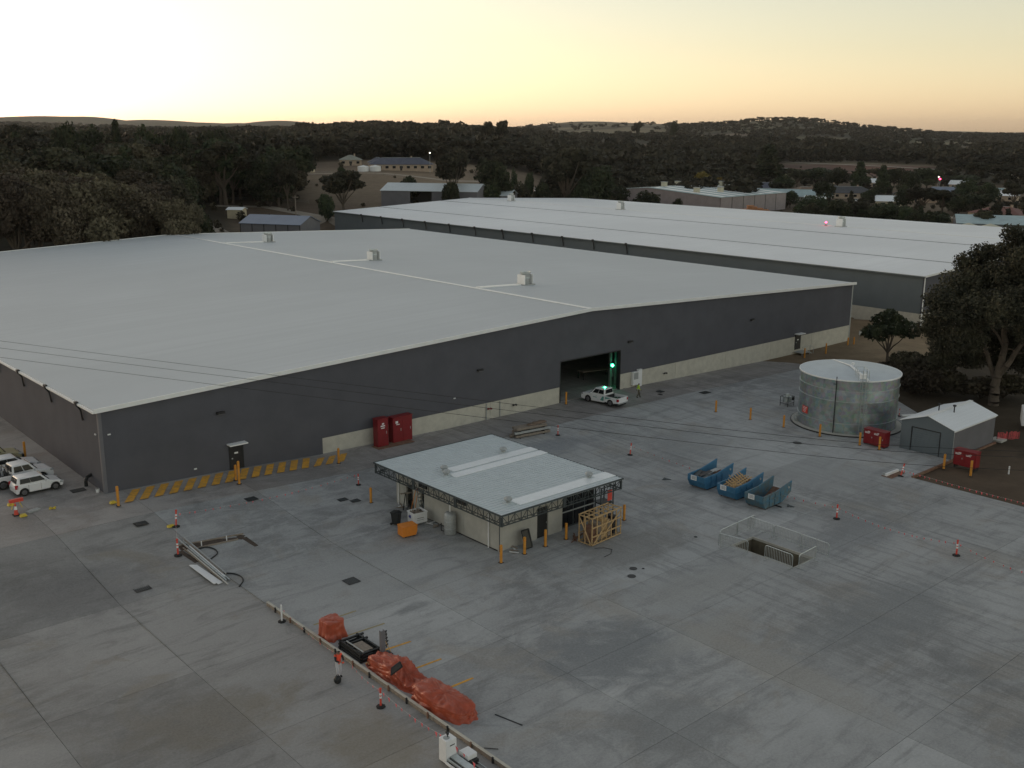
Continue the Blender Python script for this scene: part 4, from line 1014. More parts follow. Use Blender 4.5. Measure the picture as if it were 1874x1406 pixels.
# ---------------------------------------------------------------- red cabinets
def cab(name, label, loc, rot, sx, sy, sz, signs, leg=0.0, doors=2):
    t = thing(name, label, 'cabinet', loc, rot)
    b = MB(); b.box(0, sx, 0, sy, leg, sz); b.build('body', 'red', t, bevel=.015)
    for k in range(doors):
        b = MB(); b.box(sx*k/doors+.03, sx*(k+1)/doors-.03, -.03, -.004, leg+.06, sz-.06); d = b.build('door', 'red', t, bevel=.006)
        b = MB(); b.box(sx*(k+.8)/doors-.03, sx*(k+.8)/doors+.03, -.06, -.032, leg+(sz-leg)*.45, leg+(sz-leg)*.55); b.build('handle', 'lgalv', d)
    b = MB(); b.box(-.05, sx+.05, -.08, sy+.03, sz+.003, sz+.05); b.build('lid', 'red', t)
    for (x, z, w_, h_) in signs:
        b = MB(); b.box(x, x+w_, -.040, -.034, z, z+h_); b.build('print_line', 'white', t)
    if leg:
        for x in (.05, sx-.15):
            b = MB(); b.box(x, x+.1, .1, sy-.1, 0, leg-.003); b.build('leg', 'dark', t)
    return t
a = onY(690, 813, WY0-1.15); cab('fire_cabinet', 'tall narrow red fire cabinet against the warehouse wall, left of the wide one', (a.x, WY0-1.3, g(a.x, 80)), 0, 1.25, .75, 2.75, [(.35, 2.0, .5, .12), (.4, 1.8, .4, .1), (.5, 2.2, .25, .15)], doors=1)
a = onY(719, 806, WY0-.95); cab('fire_cabinet', 'wide red two-door fire cabinet against the warehouse wall', (a.x, WY0-1.0, g(a.x, 80)), 0, 2.3, .75, 2.55, [(.3, 1.95, .3, .25), (.38, 1.8, .4, .08)])
b = MB(); b.box(0, 4.2, 0, 1.3, 0, .05); o = b.build('cabinet_plinth', 'rust'); o.location = (52.8, WY0-1.9, g(54, 80)+.0); tag(o, 'low rust-red plinth on the ground under the two fire cabinets', 'plinth')
pa, pb = P(1579, 812), P(1618, 822)
SG = [(.15, 1.30, .55, .05), (.45, 1.38, .25, .05), (.15, 1.20, .5, .05), (1.15, 1.30, .5, .05), (1.5, 1.38, .2, .05), (1.15, 1.20, .45, .05)]
ang = math.atan2(pb.y-pa.y, pb.x-pa.x)
cab('hydrant_cabinet', 'red steel hydrant cabinet with white lettering standing near the big tank', pa, ang, (pb-pa).length*1.0, .9, 1.58, [(x, z, w_, h_) for x, z, w_, h_ in SG], .12)
pa, pb = P(1743, 855), P(1783, 865)
ang = math.atan2(pb.y-pa.y, pb.x-pa.x)
cab('hydrant_cabinet', 'red steel hydrant cabinet with white lettering on bare earth by the grey shed', pa, ang, (pb-pa).length, .9, 1.75, [(x, z+.15, w_, h_) for x, z, w_, h_ in SG], .32)
p = onY(1162, 709, WY0)
t = thing('switch_cabinet', 'pale grey electrical cabinet with a notice fixed beside the roller door', 'cabinet', (p.x-.8, WY0-.42, g(p.x, 80)))
b = MB(); b.box(0, .95, 0, .35, 0.3, 1.9); b.box(.95, 1.6, .05, .35, 0, 2.1); b.build('body', 'white', t, bevel=.01)
b = MB(); b.box(.1, .85, -.02, -.003, 1.0, 1.8); b.build('notice', 'lgalv', t)

# ---------------------------------------------------------------- galvanised water tank
TR_, TH = 5.02, 5.75
_c = G(1546, 798, 0); TC = _c*((_c.length_squared-900+0)**.5+TR_+.3)/((_c.length_squared-900)**.5) if False else Vector((_c.x, _c.y, 0))*(1+(TR_+.3)/math.hypot(_c.x, _c.y))
tk = thing('water_tank', 'large round galvanised steel water tank with pale lid and ladder', 'tank', TC)
def metal_tank():
    m = bpy.data.materials.new('spangled_galvanised_sheet'); m.use_nodes = True; n = m.node_tree; b = n.nodes['Principled BSDF']
    tc = nd(n, 'ShaderNodeTexCoord'); pos = tc.outputs['Object']
    v = nd(n, 'ShaderNodeTexVoronoi'); v.inputs['Scale'].default_value = 3; n.links.new(pos, v.inputs['Vector'])
    c = mixc(n, ramp(n, noi(n, pos, .5, 6, .65), .3, .7), (.30, .36, .36), (.48, .53, .54))
    c = mixc(n, .12, c, v.outputs['Color']); oi = nd(n, 'ShaderNodeObjectInfo')
    hs = nd(n, 'ShaderNodeHueSaturation'); n.links.new(c, hs.inputs['Color']); n.links.new(ramp(n, oi.outputs['Random'], 0, 1, .88, 1.1), hs.inputs['Value'])
    n.links.new(hs.outputs[0], b.inputs['Base Color']); b.inputs['Metallic'].default_value = .8
    n.links.new(ramp(n, noi(n, pos, 1.2, 5, .6), .3, .7, .30, .5), b.inputs['Roughness']); return m
M['tanksheet'] = metal_tank()
M['tank_roof'] = mat('pale_blue_grey_lid', (.52, .58, .62), .45, .2, .06, .8)
nc = 5; ns = 14
for c_ in range(nc):
    z0, z1 = TH*c_/nc, TH*(c_+1)/nc; rr = TR_+(.012 if c_ % 2 else 0)
    for s in range(ns):
        off = (c_ % 2)*PI/ns; b = MB(); vs = []; kk = 6
        for i in range(kk+1):
            a = off+2*PI*(s+i/kk)/ns-.001*(i == kk); vs += [(rr*math.cos(a), rr*math.sin(a), z0+.004), (rr*math.cos(a), rr*math.sin(a), z1-.004)]
        b.add(vs, [(2*i, 2*i+2, 2*i+3, 2*i+1) for i in range(kk)]); o = b.build('wall_sheet', 'tanksheet', tk, smooth=True, fix=False)
b = MB(); b.cyl((0, 0, .02), (0, 0, TH-.05), TR_-.05, TR_-.05, 48, False); b.build('lining', 'galv', tk)
for z in (TH*.2, TH*.6, TH*.8, TH-.02):
    b = MB(); b.lathe([(TR_+.01, z-.04), (TR_+.07, z-.03), (TR_+.07, z+.03), (TR_+.01, z+.04)], 72); b.build('stiffener_ring', 'galv', tk)
b = MB(); b.lathe([(0, .42), (TR_+.12, .02), (TR_+.12, -.06)], 64, (0, 0, TH)); b.build('roof', 'tank_roof', tk, smooth=False)
b = MB(); b.lathe([(TR_+.10, .03), (TR_+.16, .03), (TR_+.16, -.10), (TR_+.10, -.10), (TR_+.10, .03)], 64, (0, 0, TH)); b.build('roof_rim', 'flash', tk)
la = math.atan2(-TC.y, -TC.x)
def tp(px, py, rad=TR_+.1):      # angle on the tank wall seen at a picture point
    d = ray(px, py); dx, dy = d.x, d.y; ox, oy = -TC.x, -TC.y
    A, B, Cc = dx*dx+dy*dy, 2*(ox*dx+oy*dy), ox*ox+oy*oy-rad*rad
    t_ = (-B-math.sqrt(max(0, B*B-4*A*Cc)))/(2*A); return math.atan2(oy+dy*t_, ox+dx*t_), CAMZ+d.z*t_
aL, _ = tp(1578, 740); aV, _ = tp(1528, 740); aS, zS = tp(1472, 749)
b = MB()
for r0, r1 in ((TR_, -TR_),):
    b.beam((math.cos(aL+.1)*TR_, math.sin(aL+.1)*TR_, TH+.06), (0, 0, TH+.5), .3, .06); b.beam((0, 0, TH+.5), (-math.cos(aL+.1)*TR_, -math.sin(aL+.1)*TR_, TH+.06), .3, .06)
b.build('roof_walkway', 'flash', tk)
def wp(a, r, z): return (math.cos(a)*r, math.sin(a)*r, z)
for s in (-1, 1):
    b = MB(); b.beam(wp(aL+s*.035, TR_+.22, 0), wp(aL+s*.035, TR_+.22, TH+1.1), .05, .05); b.build('ladder_rail', 'galv', tk)
for k in range(17):
    z = .4+k*.33; b = MB(); b.beam(wp(aL-.035, TR_+.22, z), wp(aL+.035, TR_+.22, z), .03, .03); b.build('ladder_rung', 'galv', tk)
for k in range(5):
    z = 2.2+k*.9; b = MB(); cx, cy, _ = wp(aL, TR_+.22, 0)
    pts = [(cx+math.cos(aL+t_)*.42*1.0, cy+math.sin(aL+t_)*.42, z) for t_ in [(-.5+i/8)*PI*1.1 for i in range(9)]]; b.tube(pts, .02, 5); b.build('cage_hoop', 'galv', tk)
for s in (-2, -1, 0, 1, 2):
    b = MB(); cx, cy, _ = wp(aL, TR_+.22, 0); a = aL+s*.65; b.beam((cx+math.cos(a)*.42, cy+math.sin(a)*.42, 2.2), (cx+math.cos(a)*.42, cy+math.sin(a)*.42, TH+.2), .03, .01); b.build('cage_bar', 'galv', tk)
for z in (.55, 1.05):
    b = MB(); q = [wp(aL-.11, TR_-.1, TH+z), wp(aL-.11, TR_-1.9, TH+z), wp(aL+.16, TR_-1.9, TH+z), wp(aL+.11, TR_-.1, TH+z)]; b.tube(q, .025, 6); b.build('guard_rail', 'galv', tk)
for (da, r_) in ((-.11, .1), (-.11, 1.9), (.16, 1.9), (.11, .1), (-.11, 1.0), (.13, 1.0)):
    b = MB(); q = wp(aL+da, TR_-r_, TH+.05); b.beam(q, (q[0], q[1], TH+1.08), .04, .04); b.build('guard_post', 'galv', tk)
b = MB(); q = wp(aL+.03, TR_-.7, TH+.1); b.cyl(q, (q[0], q[1], TH+.55), .35, .35, 12); b.build('hatch', 'flash', tk)
b = MB(); q = wp(aL+2.6, .9, TH+.3); b.cyl(q, (q[0], q[1], TH+.65), .15, .15, 12); b.build('roof_fitting', 'flash', tk)
b = MB(); b.cyl(wp(aV, TR_+.12, .1), wp(aV, TR_+.12, TH+.3), .045, .045, 8); b.cyl(wp(aV, TR_+.1, TH-.5), wp(aV-.06, TR_+.1, TH-.5), .03, .03, 6); b.build('level_pipe', 'dark', tk)
b = MB(); vs = []
for i in range(7):
    a = aS+(-.5+i/6)*.21; vs += [wp(a, TR_+.06, zS-.38), wp(a, TR_+.06, zS+.38)]
b.add(vs, [(2*i, 2*i+2, 2*i+3, 2*i+1) for i in range(6)]); b.build('warning_sign', 'delin', tk, fix=False)
for k in range(4):
    b = MB(); z = zS+.24-k*.15; b.beam(wp(aS-.08+.01*k, TR_+.072, z), wp(aS+.08-.015*k, TR_+.072, z), .012, .045); b.build('sign_print', 'white', tk)
aP, _ = tp(1460, 770)
b = MB(); b.tube([wp(aP, TR_, .8), wp(aP, TR_+.35, .8), wp(aP, TR_+.35, .1)], .12, 10); b.cyl(wp(aP, TR_+.3, .45), wp(aP, TR_+.5, .45), .2, .2, 10); b.build('outlet_valve', 'lgalv', tk)
b = MB(); b.lathe([(TR_+.05, .0), (TR_+.65, .0), (TR_+.65, .14), (TR_+.05, .14)], 64); b.build('ring_footing', 'wall_light_conc', tk)
b = MB(); b.lathe([(TR_+.652, .0), (TR_+.75, .0), (TR_+.75, .1), (TR_+.652, .1)], 64); b.build('ring_kerb', 'dark', tk)
t = thing('pump', 'small steel pump in a round tube cage left of the big tank', 'pump', P(1440, 742))
b = MB(); b.cyl((0, 0, .45), (0, 0, 1.05), .5, .5, 16); b.build('body', 'galv', t, bevel=.03)
b = MB(); b.cyl((0, 0, 1.05), (0, 0, 1.35), .25, .18, 12); b.build('cap', 'galv', t)
b = MB(); b.cyl((.5, -.1, .75), (.9, -.2, .7), .22, .22, 12); b.build('motor', 'black', t)
for x in (-.6, .6):
    for y in (-.5, .5): b = MB(); b.beam((x, y, 0), (x, y, 1.1), .05, .05); b.build('frame_post', 'dark', t)
for z in (.3, 1.1):
    b = MB(); b.tube([(-.6, -.5, z), (.6, -.5, z), (.6, .5, z), (-.6, .5, z), (-.6, -.5, z)], .025); b.build('frame_rail', 'dark', t)
b = MB(); q = [Vector((103.8, 53.6, .12)), Vector((107.5, 51.6, .12)), Vector((110.5, 49.8, .1))]; b.tube(q, .14, 8); tag(b.build('white_pipe', 'white'), 'white pipe running on the ground from the tank behind the shed', 'pipe')
b = MB(); b.tube([Vector((100.9, 51.2, .08)), Vector((99.5, 49.2, .08)), Vector((96.5, 48.6, .08))], .07, 8); tag(b.build('grey_pipe', 'lgalv'), 'thin grey pipe on the concrete between the tank and the shed', 'pipe')

# ---------------------------------------------------------------- grey shed
SX0, SX1, SY0, SY1, SE, SR = 93.0, 101.6, 42.65, 47.95, 2.85, 3.75
sh = thing('steel_shed', 'grey steel shed with pale gabled roof and roller door beside the tank', 'shed', (SX0, SY0, 0))
sm = (SY1-SY0)/2; lx, ly = SX1-SX0, SY1-SY0
d0, d1, dz = 1.35, 4.15, 2.35
b = MB(); b.prism([(0, 0), (d0, 0), (d0, SE+(SR-SE)*d0/sm), (0, SE)], 'x', 0, .1); b.prism([(d1, 0), (ly, 0), (ly, SE), (d1, SE+(SR-SE)*(ly-d1)/sm)], 'x', 0, .1)
b.prism([(d0, dz), (d1, dz), (d1, SE+(SR-SE)*(ly-d1)/sm), (sm, SR), (d0, SE+(SR-SE)*d0/sm)], 'x', 0, .1); b.build('front_wall', 'clad_blue', sh)['kind'] = 'stuff'
b = MB(); b.prism([(0, 0), (ly, 0), (ly, SE), (sm, SR), (0, SE)], 'x', lx-.1, lx); b.build('wall', 'wallgrey', sh)
b = MB(); b.box(.1, lx-.1, 0, .1, 0, SE); b.build('wall', 'wallgrey', sh)
b = MB(); b.box(.1, lx-.1, ly-.1, ly, 0, SE); b.build('wall', 'wallgrey', sh)
for s in (0, 1):
    y0, y1, z0, z1 = (-.15, sm, SE-.05, SR) if s == 0 else (sm, ly+.15, SR, SE-.05)
    b = MB(); b.prism([(y0, z0+.02), (y1, z1+.02), (y1, z1+.09), (y0, z0+.09)], 'x', -.15, lx+.15); b.build('roof', 'roof2', sh)
b = MB(); b.box(-.16, lx+.16, sm-.18, sm+.18, SR+.085, SR+.12); b.build('ridge_cap', 'flash', sh)
for k in range(11):
    b = MB(); z0 = .03+k*.21; b.box(.02, .07, d0+.02, d1-.02, z0, z0+.195); b.build('door_slat', 'clad_blue', sh)
b = MB(); b.box(-.03, .0, d0-.08, d0, 0, dz+.08); b.box(-.03, .0, d1, d1+.08, 0, dz+.08); b.box(-.03, 0, d0, d1, dz, dz+.08); b.build('door_frame', 'dark', sh)['kind'] = 'stuff'
b = MB(); b.box(-.04, lx+.04, -.06, -.005, SE-.15, SE-.03); b.build('gutter', 'flash', sh)
b = MB(); b.box(-.03, .03, -.03, -.005, 0, SE-.15); b.build('corner_trim', 'lgalv', sh)
b = MB(); b.box(-.3, lx+.3, -.22, -.065, -.1, .12); b.build('footing', 'rust', sh)
for q in ((1718, 752), (1746, 755)):
    p = G(*q, 3.6); b = MB(); x, y = p.x-SX0, p.y-SY0; b.cyl((x, y, 3.3), (x, y, 4.25), .06); b.box(x-.12, x+.12, y-.12, y+.12, 4.2, 4.35); b.build('flue', 'dark', sh)
b = MB(); b.box(85.3, 93.0, 42.42, 42.58, -.1, .13); tag(b.build('slab_edge_form', 'rust'), 'brown timber form edging the slab in front of the shed', 'timber edging')
# blocks by the slab corner
t = thing('block_stack', 'low stack of pale concrete blocks on a board at the slab corner', 'blocks', P(1634, 869), .0)
b = MB(); b.box(-1.1, 1.2, -.5, .5, 0, .08); b.build('board', 'rust', t)
for k in range(6):
    for j in range(2): b = MB(); b.box(-1.1+k*.36, -1.1+k*.36+.33, .0+j*.25, .0+j*.25+.2, .085, .085+.22); b.build('block', 'white' if j == 0 else 'lgalv', t)
# orange mesh and debris beyond the shed
pm, pn = G(1824, 806, 0), G(1864, 804, 0); dm = pn-pm
t = thing('barrier_mesh', 'sagging orange plastic barrier mesh behind the shed corner', 'mesh fence', pm, math.atan2(dm.y, dm.x)); lm_ = dm.length
random.seed(3); n = 16; zs = [random.uniform(.6, .9) for _ in range(n+1)]; b = MB()
for i in range(n+1): x = lm_*i/n; b.beam((x, .1*math.sin(i), .08), (x+.03, .1*math.sin(i), zs[i]), .03, .01)
for k in range(6):
    for i in range(n): u = k/5; b.beam((lm_*i/n, .1*math.sin(i), lerp(.08, zs[i], u)), (lm_*(i+1)/n, .1*math.sin(i+1), lerp(.08, zs[i+1], u)), .01, .04)
b.build('mesh', 'pink', t)['kind'] = 'stuff'
for x in (0, lm_/2, lm_): b = MB(); b.cyl((x, 0, 0), (x, 0, 1.1), .03); b.build('stake', 'dark', t)
t = thing('concrete_slab', 'low pale concrete pad on the earth beside the orange mesh', 'pad', (102.3, 42.7, 0))
b = MB(); b.box(0, 1.3, -.6, .6, -.05, .14); b.build('pad', 'wall_light_conc', t)
t = thing('caravan', 'white van body standing under the big gum at the right edge', 'van', G(1884, 781, 0), R(25))
b = MB(); b.box(-1.5, 1.5, -.9, .9, .35, 2.0); b.build('body', 'white', t, bevel=.1)
for x in (-.8, .8): b = MB(); b.cyl((x, -.95, .3), (x, -.75, .3), .3, .3, 12); b.build('wheel', 'tyre', t)
t = thing('white_stub_post', 'short white pipe stub standing in the bare earth', 'pipe', G(1846, 866, 0))
b = MB(); b.cyl((0, 0, -.1), (0, 0, .65), .07); b.build('pipe', 'white', t)
# steps by the far door
t = thing('door_steps', 'steel landing with steps and handrail at the far wall door', 'steps', (dd_.x-.9, WY0-1.7, g(dd_.x, 80)))
b = MB(); b.box(0, 1.9, .2, 1.6, .45, .52); b.build('landing', 'lgalv', t)
for k in range(3): b = MB(); b.box(1.92+k*.28, 2.2+k*.28, .3, 1.5, .42-k*.15, .46-k*.15); b.build('step', 'lgalv', t)
for x in (0, 1.9, 2.8): b = MB(); b.cyl((x, .22, 0), (x, .22, 1.4 if x < 2 else 1.0), .03); b.build('post', 'lgalv', t)
b = MB(); b.tube([(0, .22, 1.4), (1.9, .22, 1.4), (2.8, .22, 1.0)], .03); b.build('handrail', 'lgalv', t)
t = thing('rail_fence', 'white board on posts at the far corner of the warehouse', 'fence', (139.6, 80.0, 0))
b = MB(); b.box(0, 4.8, 0, .06, .7, 1.3); b.build('board', 'lgalv', t)
for x in (.3, 2.4, 4.5): b = MB(); b.box(x, x+.1, .07, .15, -.9, 1.2); b.build('post', 'grey_timber', t)

# ---------------------------------------------------------------- timber stack behind the small building
def tstack():
    a, c = P(950, 812), P(1002, 800); t = thing('steel_stack', 'stack of long grey formwork beams with brown sacks on top', 'beam stack', (65.6, 73.9, g(66, 73)), math.atan2(-.6, 2.6)*0-.12)
    random.seed(5)
    for lv in range(3):
        for x in (.4, 3.3): b = MB(); b.box(x, x+.12, -.1, 1.1, lv*.36, lv*.36+.1); b.build('bearer', 'dark', t)
        for j in range(4):
            o = random.uniform(-.35, .2); b = MB(); b.box(o, 4.0+random.uniform(-.3, .4), j*.27, j*.27+.22, lv*.36+.1, lv*.36+.33); b.build('beam', random.choice(['grey_timber', 'lgalv', 'grey_timber']), t)
    for k in range(3):
        t3 = lump('sack', 'tile_brown', .5, .28, .16, 31+k, res=(20, 6)); t3.parent = t; t3.location = (2.2+k*.7, .5+.1*k, 1.08)
def lump(name, m, lx, ly, h, seed, res=(72, 20), boxy=3.2, wr=.06, lobes=None, flat=.75):
    """cloth-covered heap standing on its footprint"""
    V = []; nth, nt_ = res
    for j in range(nt_+1):
        t_ = j/nt_
        for i in range(nth):
            a = 2*PI*i/nth; ca, sa = math.cos(a), math.sin(a)
            rr = 1/((abs(ca)**boxy+abs(sa)**boxy)**(1/boxy))
            if t_ < .5: k = 1-.06*math.sin(t_*2*PI/2)*1; z = h*flat*(t_/.5)**.9
            else: u = (t_-.5)/.5; k = math.cos(u*PI/2)**.75*.95; z = h*(flat+(1-flat)*math.sin(u*PI/2))
            x, y = ca*rr*lx*k, sa*rr*ly*k
            if lobes: z *= lobes(x/lx, y/ly)
            n1 = noise.fractal((x*1.3+seed, y*1.3, z*1.6), .8, 2.2, 5); n2 = abs(noise.noise((x*3+seed, y*3-seed, z*1.1)))
            n3 = abs(noise.noise((x*1.6+y*3.4+seed, z*5.5-y*1.1, seed*.7))); d = wr*(n1*.75-n2*.9+.9*(.35-n3))
            fl = .10*max(0, 1-t_*5)*(1+math.sin(a*11+seed)*.8)
            s_ = 1+(d+fl)/max(.3, math.hypot(x, y)); V.append((x*s_, y*s_, max(.0, z+(d*1.2 if t_ > .05 else 0))))
    V.append((0, 0, h*(lobes(0, 0) if lobes else 1))); n = nth; Fs = []
    for j in range(nt_-1):
        for i in range(nth): Fs.append((j*n+i, j*n+(i+1) % n, (j+1)*n+(i+1) % n, (j+1)*n+i))
    k = (nt_-1)*n
    for i in range(nth): Fs.append((k+i, k+(i+1) % n, len(V)-1))
    b = MB(); b.add(V, Fs); return b.build(name, m, smooth=True)
tstack()

# ---------------------------------------------------------------- foreground: tarpaulins, frames, kerb form, trench
o = lump('tarpaulin_cube', 'tarp', .66, .62, 1.2, 4, boxy=6, wr=.075, flat=.93); o.location = P(604, 1166)+Vector((.15, 0, 0)); tag(o, 'cube-shaped load wrapped in red-brown tarpaulin behind the kerb form', 'tarpaulin')
c1 = P(738, 1250); c2 = P(832, 1312)
o = lump('tarpaulin_heap', 'tarp', 2.9, .78, 1.0, 9, res=(120, 26), boxy=3, wr=.17, flat=.7, lobes=lambda u, v: .72+.3*math.cos((u+.25)*4.2)*(.8)+.12*math.cos(u*9)); o.rotation_euler = (0, 0, R(-86)); o.location = (30.25, 43.7, 0)
tag(o, 'long lumpy heap under red-brown tarpaulin beside the kerb form', 'tarpaulin')
o = lump('tarpaulin_heap', 'tarp', 2.0, .88, 1.12, 17, res=(110, 24), boxy=3, wr=.10, flat=.72, lobes=lambda u, v: .80-.22*u); o.rotation_euler = (0, 0, R(-82)); o.location = (30.2, 39.7, 0)
tag(o, 'orange-red tarpaulin heap at the near end of the row, smoother one', 'tarpaulin')
t = thing('steel_bracket', 'black angled steel bracket lying on top of the long tarpaulin heap', 'bracket', G(726, 1228, 1.05), R(20))
b = MB(); b.beam((-.55, 0, 0), (.55, 0, 0), .06, .06); b.beam((-.55, .0, .0), (-.3, .12, .28), .05, .05); b.beam((-.3, .12, .28), (.5, .12, .28), .06, .06); b.beam((.5, .12, .28), (.55, 0, 0), .05, .05); b.build('frame', 'black', t)
b = MB(); b.add([(-.5, .0, .02), (.5, .0, .02), (.45, .1, .26), (-.28, .1, .26)], [(0, 1, 2, 3)]); b.build('plate', 'dark', t)
t = thing('steel_frame_stack', 'stack of black steel door frames lying flat between the tarpaulins', 'steel frames', (29.45, 46.55, 0), R(0))
random.seed(8)
for k in range(3):
    z = .08+k*.14; dx, dy = k*.08, k*.12
    for a, c in (((0, 0), (0, 2.5)), ((1.25, 0), (1.25, 2.5)), ((-.1, .1), (1.5, .1)), ((-.1, 2.3), (1.6, 2.3)), ((0, 1.7), (1.5, 1.7))):
        b = MB(); b.beam((a[0]+dx, a[1]+dy, z), (c[0]+dx, c[1]+dy, z), .11, .12); b.build('bar', 'black', t)
b = MB(); b.box(.35, 1.1, .5, 1.7, .38, .42); b.build('mesh_tray', 'grey_timber', t)
b = MB(); b.box(.25, .32, .3, 2.1, .50, .54); b.build('pale_batten', 'lgalv', t)
b = MB(); b.box(0, 1.3, -.35, -.28, .1, .16); b.build('pale_batten', 'timber', t)
b = MB(); b.box(.1, 1.5, -.55, -.47, .1, .16); b.build('pale_batten', 'timber', t)
t = thing('steel_upright', 'upright grey steel channel post with cables hanging from it, bolted to a foot', 'steel post', (30.75, 46.35, 0))
b = MB(); b.box(-.14, .14, -.1, -.06, .15, 1.75); b.box(-.14, -.1, -.06, .1, .15, 1.75); b.box(.1, .14, -.06, .1, .15, 1.75); b.build('channel', 'wallgrey', t)
b = MB(); b.box(-.5, .55, -.3, .3, 0, .22); b.build('foot', 'dark', t, bevel=.02)
random.seed(6)
for k in range(5):
    z = .7+k*.22; b = MB(); b.tube([(.15, 0, z), (.3+random.uniform(0, .12), .0, z+.08), (.28, .05, z-.15)], .035, 5); b.build('cable', 'black', t)
b = MB(); b.beam((.2, 0, 1.0), (.6, 0, .1), .04, .04); b.build('brace', 'timber', t)
# kerb form running along the slab edge
kf = thing('kerb_form', 'long pale timber kerb form pegged along the concrete edge towards the camera', 'kerb form', (28.98, 0, 0))
yk = 57.0; segl = 3.6
while yk > 20:
    y2 = yk-segl; b = MB(); b.box(-.06+.006*math.sin(yk), .06+.006*math.sin(yk), y2+.012, yk-.012, .014, .26); b.build('board', 'grey_timber', kf)
    b = MB(); b.box(-.085, .085, y2+.01, yk-.02, .262, .285); b.build('capping', 'panel', kf)
    b = MB(); b.box(-.14, -.07, y2+.4, y2+.5, 0, .34); b.build('peg', 'rust', kf); b = MB(); b.box(-.14, -.07, y2+2.3, y2+2.4, 0, .34); b.build('peg', 'dark', kf); yk = y2
# trench at the corner of the pale slab
tr = thing('trench', 'narrow earth trench cut in the concrete in an L shape by the pipe bundle', 'trench', (0, 0, 0))
def band(b, pts, w_, z):
    vs = []
    for i, p in enumerate(pts):
        a = pts[max(0, i-1)]; c = pts[min(len(pts)-1, i+1)]; d = (c-a).normalized(); n_ = Vector((-d.y, d.x, 0))*w_[i]/2
        for s in (-1, 1): x, y = p.x+n_.x*s, p.y+n_.y*s; vs.append((x, y, g(x, y)+z))
    b.add(vs, [(2*i, 2*i+1, 2*i+3, 2*i+2) for i in range(len(pts)-1)])
def dens(q, n=6):
    o = []
    for i in range(len(q)-1):
        for k in range(n): o.append(q[i].lerp(q[i+1], k/n))
    return o+[q[-1]]
q = dens([P(328, 1004), P(380, 993), P(437, 983), P(446, 984)]); b = MB(); band(b, q, [.75]*len(q), .010); b.build('trench_bed', 'earth_cut', tr)
q = dens([P(446, 984), P(470, 1000)]); b = MB(); band(b, q, [.45-.02*i for i in range(len(q))], .014); b.build('trench_bed', 'earth_cut', tr)
q = dens([P(330, 1009), P(437, 1076)]); b = MB(); band(b, q, [.35]*len(q), .014); b.build('trench_bed', 'earth_cut', tr)
for (pa_, pb_, off) in ((P(326, 1000), P(445, 978), .0), (P(338, 1009), P(436, 988), 0)):
    b = MB(); n_ = 8
    for i in range(n_): a = pa_.lerp(pb_, i/n_); c = pa_.lerp(pb_, (i+1)/n_); b.beam(a+Vector((0, 0, .05)), c+Vector((0, 0, .05)), .07, .10)
    b.build('trench_board', 'grey_timber', tr)
for q_ in ((369, 1000), (415, 990)):
    b = MB(); p = P(*q_); b.cyl(p, p+Vector((0, 0, .4)), .04); b.build('stake', 'white', tr)
for nm, q_, lab in (('hose', [(352, 1010), (375, 1003), (392, 1006), (398, 1014), (388, 1023), (376, 1033)], 'black hose looping out of the trench near its corner'),
                    ('hose', [(404, 1051), (425, 1051), (440, 1056), (445, 1064), (438, 1075)], 'black hose looping on the pale concrete beside the pipe bundle')):
    pts = [P(*v)+Vector((0, 0, .06)) for v in q_]; sm_ = []
    for i in range(len(pts)-1):
        for k in range(5):
            t_ = k/5; p0 = pts[max(0, i-1)]; p1 = pts[i]; p2 = pts[i+1]; p3 = pts[min(len(pts)-1, i+2)]
            sm_.append(.5*((2*p1)+(p2-p0)*t_+(2*p0-5*p1+4*p2-p3)*t_*t_+(3*p1-p0-3*p2+p3)*t_**3))
    b = MB(); b.tube(sm_+[pts[-1]], .05, 6); tag(b.build(nm, 'black'), lab, 'hose')
# bundle of pipes and channels
bd = thing('pipe_bundle', 'bundle of long grey pipes and steel sections laid beside the trench', 'pipes', (28.7, 0, 0))
random.seed(12)
for k in range(9):
    y0, y1 = 69.6-random.uniform(0, 3.0), 61.0+random.uniform(0, 2.2); x = -.40+k*.075; z = .1+.06*(k % 3); b = MB()
    zz = g(28.7, 66)
    if k % 2: b.cyl((x, y0, g(28, y0)+z), (x, y1, g(28, y1)+z), .05, .05, 8)
    else: b.beam((x, y0, g(28, y0)+z), (x+.05, y1, g(28, y1)+z), .09, .08)
    b.build('pipe', ['grey_timber', 'lgalv', 'galv', 'rust', 'lgalv', 'white', 'galv', 'grey_timber', 'lgalv'][k], bd)
t = thing('panel_bundle', 'white trimmed panel strips fanned out beside the grey pipe bundle', 'panels', P(380, 1052), 0)
p0 = P(357, 1036); 
for k in range(5):
    b = MB(); a = p0+Vector((.05-.10*k, 0, .05+.03*k)); c = Vector((28.22-.13*k, P(405, 1068).y-.1*(k % 3), .1+.03*k)); b.beam(a-t.location, c-t.location, .16, .04); b.build('panel_strip', 'white', t)
